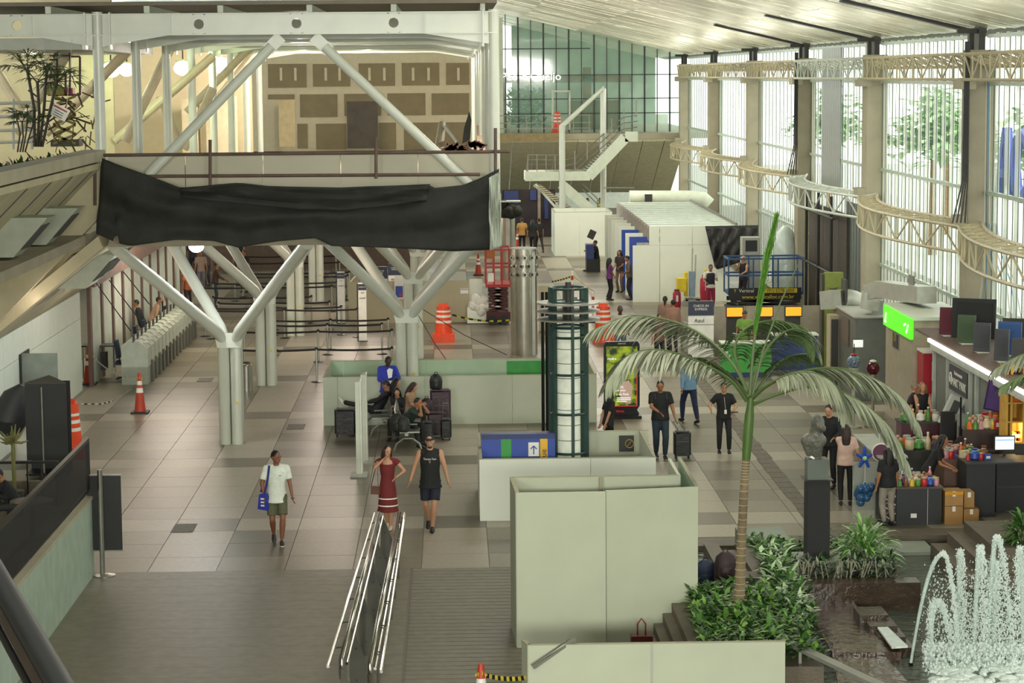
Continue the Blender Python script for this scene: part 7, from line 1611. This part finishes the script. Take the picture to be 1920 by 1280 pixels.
MB().bb((K(1863, 44.2), 44.2, z0), (K(1902, 44.2), 44.24, z0 + .29)).build('housing', black, t); MB().bb((K(1865, 44.2), 44.19, z0 + .02), (K(1900, 44.2), 44.2, z0 + .27)).build('screen', em('monitor_screen', '#dfeef4', .9), t); MB().bb((K(1866, 44.2), 44.185, z0 + .2), (K(1899, 44.2), 44.19, z0 + .22)).build('title_bar', em('monitor_bar', '#6fa0d8', .8), t)
MB().bb((K(1880, 44.2), 44.22, 1.08), (K(1885, 44.2), 44.24, z0)).build('stand', black, t)
for (px, py, r, l) in ((1838, 893, .1, 'left paper roll'), (1850, 891, .12, 'right paper roll with visible end')):
    p = A(px, py, 44.1); t = thing('paper_roll', 'white ' + l + ' beside the monitor', 'roll', p); MB().tube([p + V((0, -.12, 0)), p + V((.03, .12, 0))], r, 16).build('roll', retro, t); MB().tube([p + V((0, -.125, 0)), p + V((0, -.12, 0))], r * .35, 10).build('core', card, t)
# lit cabinet
Y_ = 45.0; t = thing('lit_display_cabinet', 'yellow-lit wooden display cabinet at the right photo edge', 'cabinet', (K(1905, Y_), Y_, 1.0)); cy = mat('cabinet_yellow', '#d8a848', .5)
MB().bb((K(1884, Y_), Y_ + .5, 1.2), (K(1960, Y_), Y_ + .54, 2.75)).build('back', cy, t)
for a in (1884, 1892, 1915): MB().bb((K(a, Y_), Y_ - .02, 1.2), (K(a + 4, Y_), Y_ + .5, 2.75)).build('upright', cy, t)
for z in (1.2, 1.62, 2.0, 2.38, 2.72): MB().bb((K(1884, Y_), Y_, z), (K(1960, Y_), Y_ + .5, z + .03)).build('shelf', cy, t)
MB().bb((K(1884, Y_), Y_, .0), (K(1960, Y_), Y_ + .5, 1.2)).build('base', darkg, t); MB().ball((K(1906, Y_), Y_ + .25, 2.18), .07, 10, 8).build('bulb', mat('bulb', '#ffd060', .4, emis=9, ecol='#ffc850'), t)
point('cabinet_lamp', (K(1903, Y_), Y_ + .1, 2.5), 14, (1, .75, .35), .05); point('cabinet_lamp', (K(1903, Y_), Y_ + .1, 1.5), 9, (1, .75, .35), .05)
for (px, py, m, l) in ((1906, 752, mat('toy_orange', '#d86018', .5), 'orange box on the top shelf'), (1900, 832, mat('toy_yel', '#d8b83a', .5), 'yellow figure box on the lower shelf'), (1912, 830, red, 'red box on the lower shelf'), (1908, 862, lg[0], 'green leafy trinket on the bottom shelf')):
    p = A(px, py, Y_ + .2); z = max(zz for zz in (1.23, 1.65, 2.03, 2.41) if zz <= p.z + .02) if p.z > 1.23 else 1.23; t = thing('shelf_item', l + ' of the lit cabinet', 'goods', (p.x, p.y, z)); MB().box((p.x, p.y, z + .09), (.17, .1, .18)).build('box', m, t); MB().box((p.x, p.y - .052, z + .1), (.1, .004, .08)).build('print', retro, t)
# purple tv, fridge, pay terminal, bags
p = A(1868, 743, 45.7); t = thing('tilted_screen', 'dark purple tilted screen on the booth wall', 'screen', p); MB().box(p, (.42, .06, .62), M=Matrix.Rotation(-.5, 3, 'Z') @ Matrix.Rotation(.18, 3, 'Y')).build('panel', mat('screen_purple', '#33234a', .3), t); MB().box(p + V((-.01, -.05, 0)), (.36, .01, .54), M=Matrix.Rotation(-.5, 3, 'Z') @ Matrix.Rotation(.18, 3, 'Y')).build('display', mat('screen_purple2', '#4a3568', .3), t); MB().box(p + V((.3, .2, 0)), (.5, .06, .06)).build('arm', darkg, t)
Y_ = 53; t = bxk('drinks_fridge', 'red drinks fridge with white labels behind the blond woman', 'fridge', (K(1730, Y_), Y_, 0), (K(1762, Y_), Y_ + .7, 2.05), mat('fridge_red', '#a5182a', .4)); MB().bb((K(1729, Y_), Y_ - .03, 2.05), (K(1763, Y_), Y_ + .72, 2.1)).build('top', retro, t)
MB().bb((K(1746, Y_), Y_ - .02, 1.4), (K(1760, Y_), Y_, 1.85)).build('white_label', retro, t); MB().bb((K(1746, Y_), Y_ - .02, .9), (K(1756, Y_), Y_, 1.1)).build('white_label', retro, t)
t = thing('pay_terminal', 'pale tilted self-pay terminal by the parking booth', 'terminal', (K(1778, 47.9), 47.9, 0)); p = A(1784, 770, 47.9); M_ = Matrix.Rotation(.42, 3, 'Y'); MB().box(p, (.3, .2, .66), M=M_).build('head', lgrey, t); MB().box(p + V((.06, -.11, .1)), (.17, .01, .26), M=M_).build('keypad', darkg, t); MB().box(p + V((-.12, -.11, -.13)), (.14, .01, .18), M=M_).build('screen', em('term_screen', '#e8e8ff', 1.6), t); MB().bb((p.x - .12, p.y, 0), (p.x + .12, p.y + .2, p.z - .2)).build('column', darkg, t)
t = thing('diagonal_counter', 'pale kiosk counter running towards the window wall', 'counter', (8.6, 46.5, 0)); a, c = A(1602, 832, 47.5), A(1650, 900, 44.6); MB().prism([(a.x, a.y, 0), (c.x, c.y, 0), (c.x + .5, c.y, 0), (a.x + .5, a.y, 0)], (0, 0, 1.0)).build('body', mat('counter_pale', '#8f8a7c', .5), t); MB().prism([(a.x - .05, a.y, 1.0), (c.x - .05, c.y, 1.0), (c.x + .55, c.y, 1.0), (a.x + .55, a.y, 1.0)], (0, 0, .04)).build('top', lgrey, t)
t = bxk('snack_counter', 'dark counter in front of the blond woman', 'counter', (K(1690, 49), 49, 0), (K(1765, 49), 49.6, 1.0), mat('snack_dark', '#4a1f26', .5)); MB().bb((K(1688, 49), 48.95, 1.0), (K(1767, 49), 49.65, 1.04)).build('top', darkg, t)
t = bxk('stock_table', 'low table with stacked bags and tubs behind the bending saleswoman', 'table', (K(1680, 47), 47, .0), (K(1770, 47), 47.7, .75), darkg)
t = bxk('display_board', 'matt black panel standing against the booth', 'panel', (K(1764, 47.4), 47.4, 0), (K(1790, 47.4), 47.5, 1.5), mat('matt_black', '#0f0f10', .7)); MB().bb((K(1764, 47.4), 47.35, 0), (K(1790, 47.4), 47.6, .05)).build('foot', blackm, t)
t = thing('hanging_jacket', 'dark maroon garment hanging on a stand beside the booth', 'garment', (K(1803, 46), 46, .4)); MB().tube([A(1802, 818, 46), A(1802, 830, 46), A(1802, 860, 46), A(1802, 872, 46)], [(.06, .05), (.16, .09), (.2, .1), (.2, .1)], 14).build('cloth', cmat('2a191c'), t); MB().cyl((K(1802, 46), 46.1, 0), .02, 2.0, 8).build('stand_pole', blackm, t)
for (px, py, Y_, l, m, m2) in ((1601, 678, 55, 'gumball machine globe with blue and red balls', mat('globe_mix', '#6c7d90', .15, var=.8, sc=20), lgrey), (1637, 690, 55, 'dark red gumball globe on a steel stand', mat('globe_red', '#4a1420', .15, var=.5, sc=20), steel)):
    p = A(px, py, Y_); t = thing('gumball_machine', l, 'machine', (p.x, p.y, 0)); MB().ball(p, .17, 16, 12).build('globe', m, t); MB().cyl((p.x, p.y, p.z - .42), .1, .28, 12, .13).build('dispenser', m2, t); MB().cyl((p.x, p.y, 0), .04, p.z - .4, 8).build('stand', m2, t); MB().cyl((p.x, p.y, 0), .2, .04, 14).build('base', m2, t); MB().ball(p + V((0, 0, .17)), (.09, .09, .04), 12, 6).build('lid', red if px == 1601 else retro, t)
p = A(1609, 644, 56); t = thing('small_sign', 'small blank white sign on a pole before the dark grey cabinet', 'sign', (p.x, p.y, 0)); MB().box(p, (.24, .03, .18)).build('plate', em('sign_white', '#f0f0f0', .5), t); MB().cyl((p.x - .1, p.y, 0), .02, p.z, 6).build('pole', darkg, t)
p = A(1652, 848, 44.8); t = thing('round_sign', 'scalloped purple sign card hanging over the counter', 'sign', p); MB().tube([p, p + V((0, .02, 0))], .19, 20).build('white_edge', retro, t); MB().tube([p + V((0, -.005, 0)), p], .165, 20).build('purple_field', mat('sign_plum', '#5a2440', .5), t); MB().tube([p + V((0, .03, .18)), p + V((0, .03, .6))], .006, 4).build('thread', lgrey, t)
# goods
cols = [('red', '#b02a2a'), ('white', '#d8d4c8'), ('yellow', '#cfae34'), ('blue', '#2c50a0'), ('green', '#4c8a3c'), ('pink', '#c78a94'), ('brown', '#7a4a2c'), ('orange', '#cf6a24'), ('purple', '#5a3070'), ('cream', '#d0c09a')]
def bottle(x, y, z, m, s): MB
protos = {}
def good(kind, col, x, y, z, s, place, grp):
    key = kind + col[0]
    if key not in protos:
        m = mat('good_' + col[0], col[1], .4); t = thing(kind, '', 'goods', (0, 0, 0))
        if kind == 'bottle': MB().lathe((0, 0, 0), [(.035, 0), (.04, .02), (.04, .13), (.016, .18), (.016, .22)], 10).build('glass_body', m, t); MB().cyl((0, 0, .22), .018, .02, 8).build('bottle_cap', retro, t)
        elif kind == 'jar': MB().lathe((0, 0, 0), [(.05, 0), (.06, .02), (.06, .11), (.045, .13)], 12).build('jar_body', m, t); MB().cyl((0, 0, .13), .05, .02, 12).build('lid', lgrey, t)
        elif kind == 'gift_box': MB().bb((-.07, -.05, 0), (.07, .05, .11)).build('box', m, t); MB().bb((-.04, -.054, .03), (.04, -.05, .08)).build('sticker', retro if col[0] != 'white' else red, t)
        elif kind == 'trinket_bag': MB().lathe((0, 0, 0), [(.04, 0), (.08, .03), (.075, .11), (.03, .15), (.05, .19)], 10).build('pouch', m, t); MB().ring((0, 0, .15), .032, .006, 10, 4).build('tie', retro, t)
        elif kind == 'doll': MB().lathe((0, 0, 0), [(.05, 0), (.045, .06), (.02, .12)], 10).build('dress', m, t); MB().ball((0, 0, .15), .035, 10, 7).build('head', mat('doll_skin', '#b08a6c', .5), t)
        protos[key] = t; t['label'] = 'x'; used = t
    else: used = dup(protos[key])
    used.location = (x, y, z); used.rotation_euler = (0, 0, rg.uniform(-.6, .6)); used.scale = (s, s, s); used['label'] = '%s %s %s' % (col[0], kind.replace('_', ' '), place); used['group'] = grp; used['category'] = 'goods'
kinds = ['bottle', 'jar', 'gift_box', 'trinket_bag', 'doll']
def shelf(x0, x1, y0, y1, z, nx, ny, place, grp, s=1.):
    combos = [(k, c) for k in kinds for c in cols]; rg.shuffle(combos); i = 0
    for a in range(nx):
        for b_ in range(ny):
            k, c = combos[i % len(combos)]; i += 1
            good(k, c, x0 + (x1 - x0) * (a + .5) / nx, y0 + (y1 - y0) * (b_ + .5) / ny, z, s * rg.uniform(.85, 1.15), place, grp)
shelf(K(1684, Yk), K(1764, Yk), Yk + .05, Yk + .85, .73, 7, 4, 'on the low black kiosk desk', 'souvenirs on the low kiosk desk')
shelf(K(1814, 43.6), K(1862, 43.6), 43.7, 44.3, 1.08, 4, 2, 'on the black cabinet beside the monitor', 'goods on the black cabinet', 1.1)
shelf(K(1682, 47), K(1768, 47), 47.0, 47.6, .75, 5, 2, 'on the stock table near the booth', 'stock on the table near the booth', 1.5)
shelf(K(1692, 49), K(1763, 49), 49.0, 49.5, 1.04, 5, 2, 'on the counter before the blond woman', 'goods before the blond woman', 1.3)
t = bxk('souvenir_table', 'crowded souvenir table between the kiosk desk and the black cabinet', 'table', (K(1770, 44.6), 44.6, .0), (K(1830, 44.6), 45.6, .95), mat('souvenir_wood', '#5a4030', .5))
shelf(K(1772, 44.6), K(1830, 44.6), 44.7, 45.5, .95, 6, 3, 'on the crowded souvenir table', 'goods on the souvenir table', 1.25)
t = bxk('rear_shelf', 'dark shelf with gift wrappings left of the lit cabinet', 'shelf', (K(1812, 45.6), 45.9, .0), (K(1880, 45.6), 46.4, 1.35), mat('rear_shelf', '#3a2a24', .5))
shelf(K(1814, 45.9), K(1878, 45.9), 45.9, 46.3, 1.35, 6, 2, 'on the dark shelf left of the lit cabinet', 'goods on the dark shelf', 1.5)
for p_ in protos.values():
    if p_['label'] == 'x': bpy.data.objects.remove(p_)
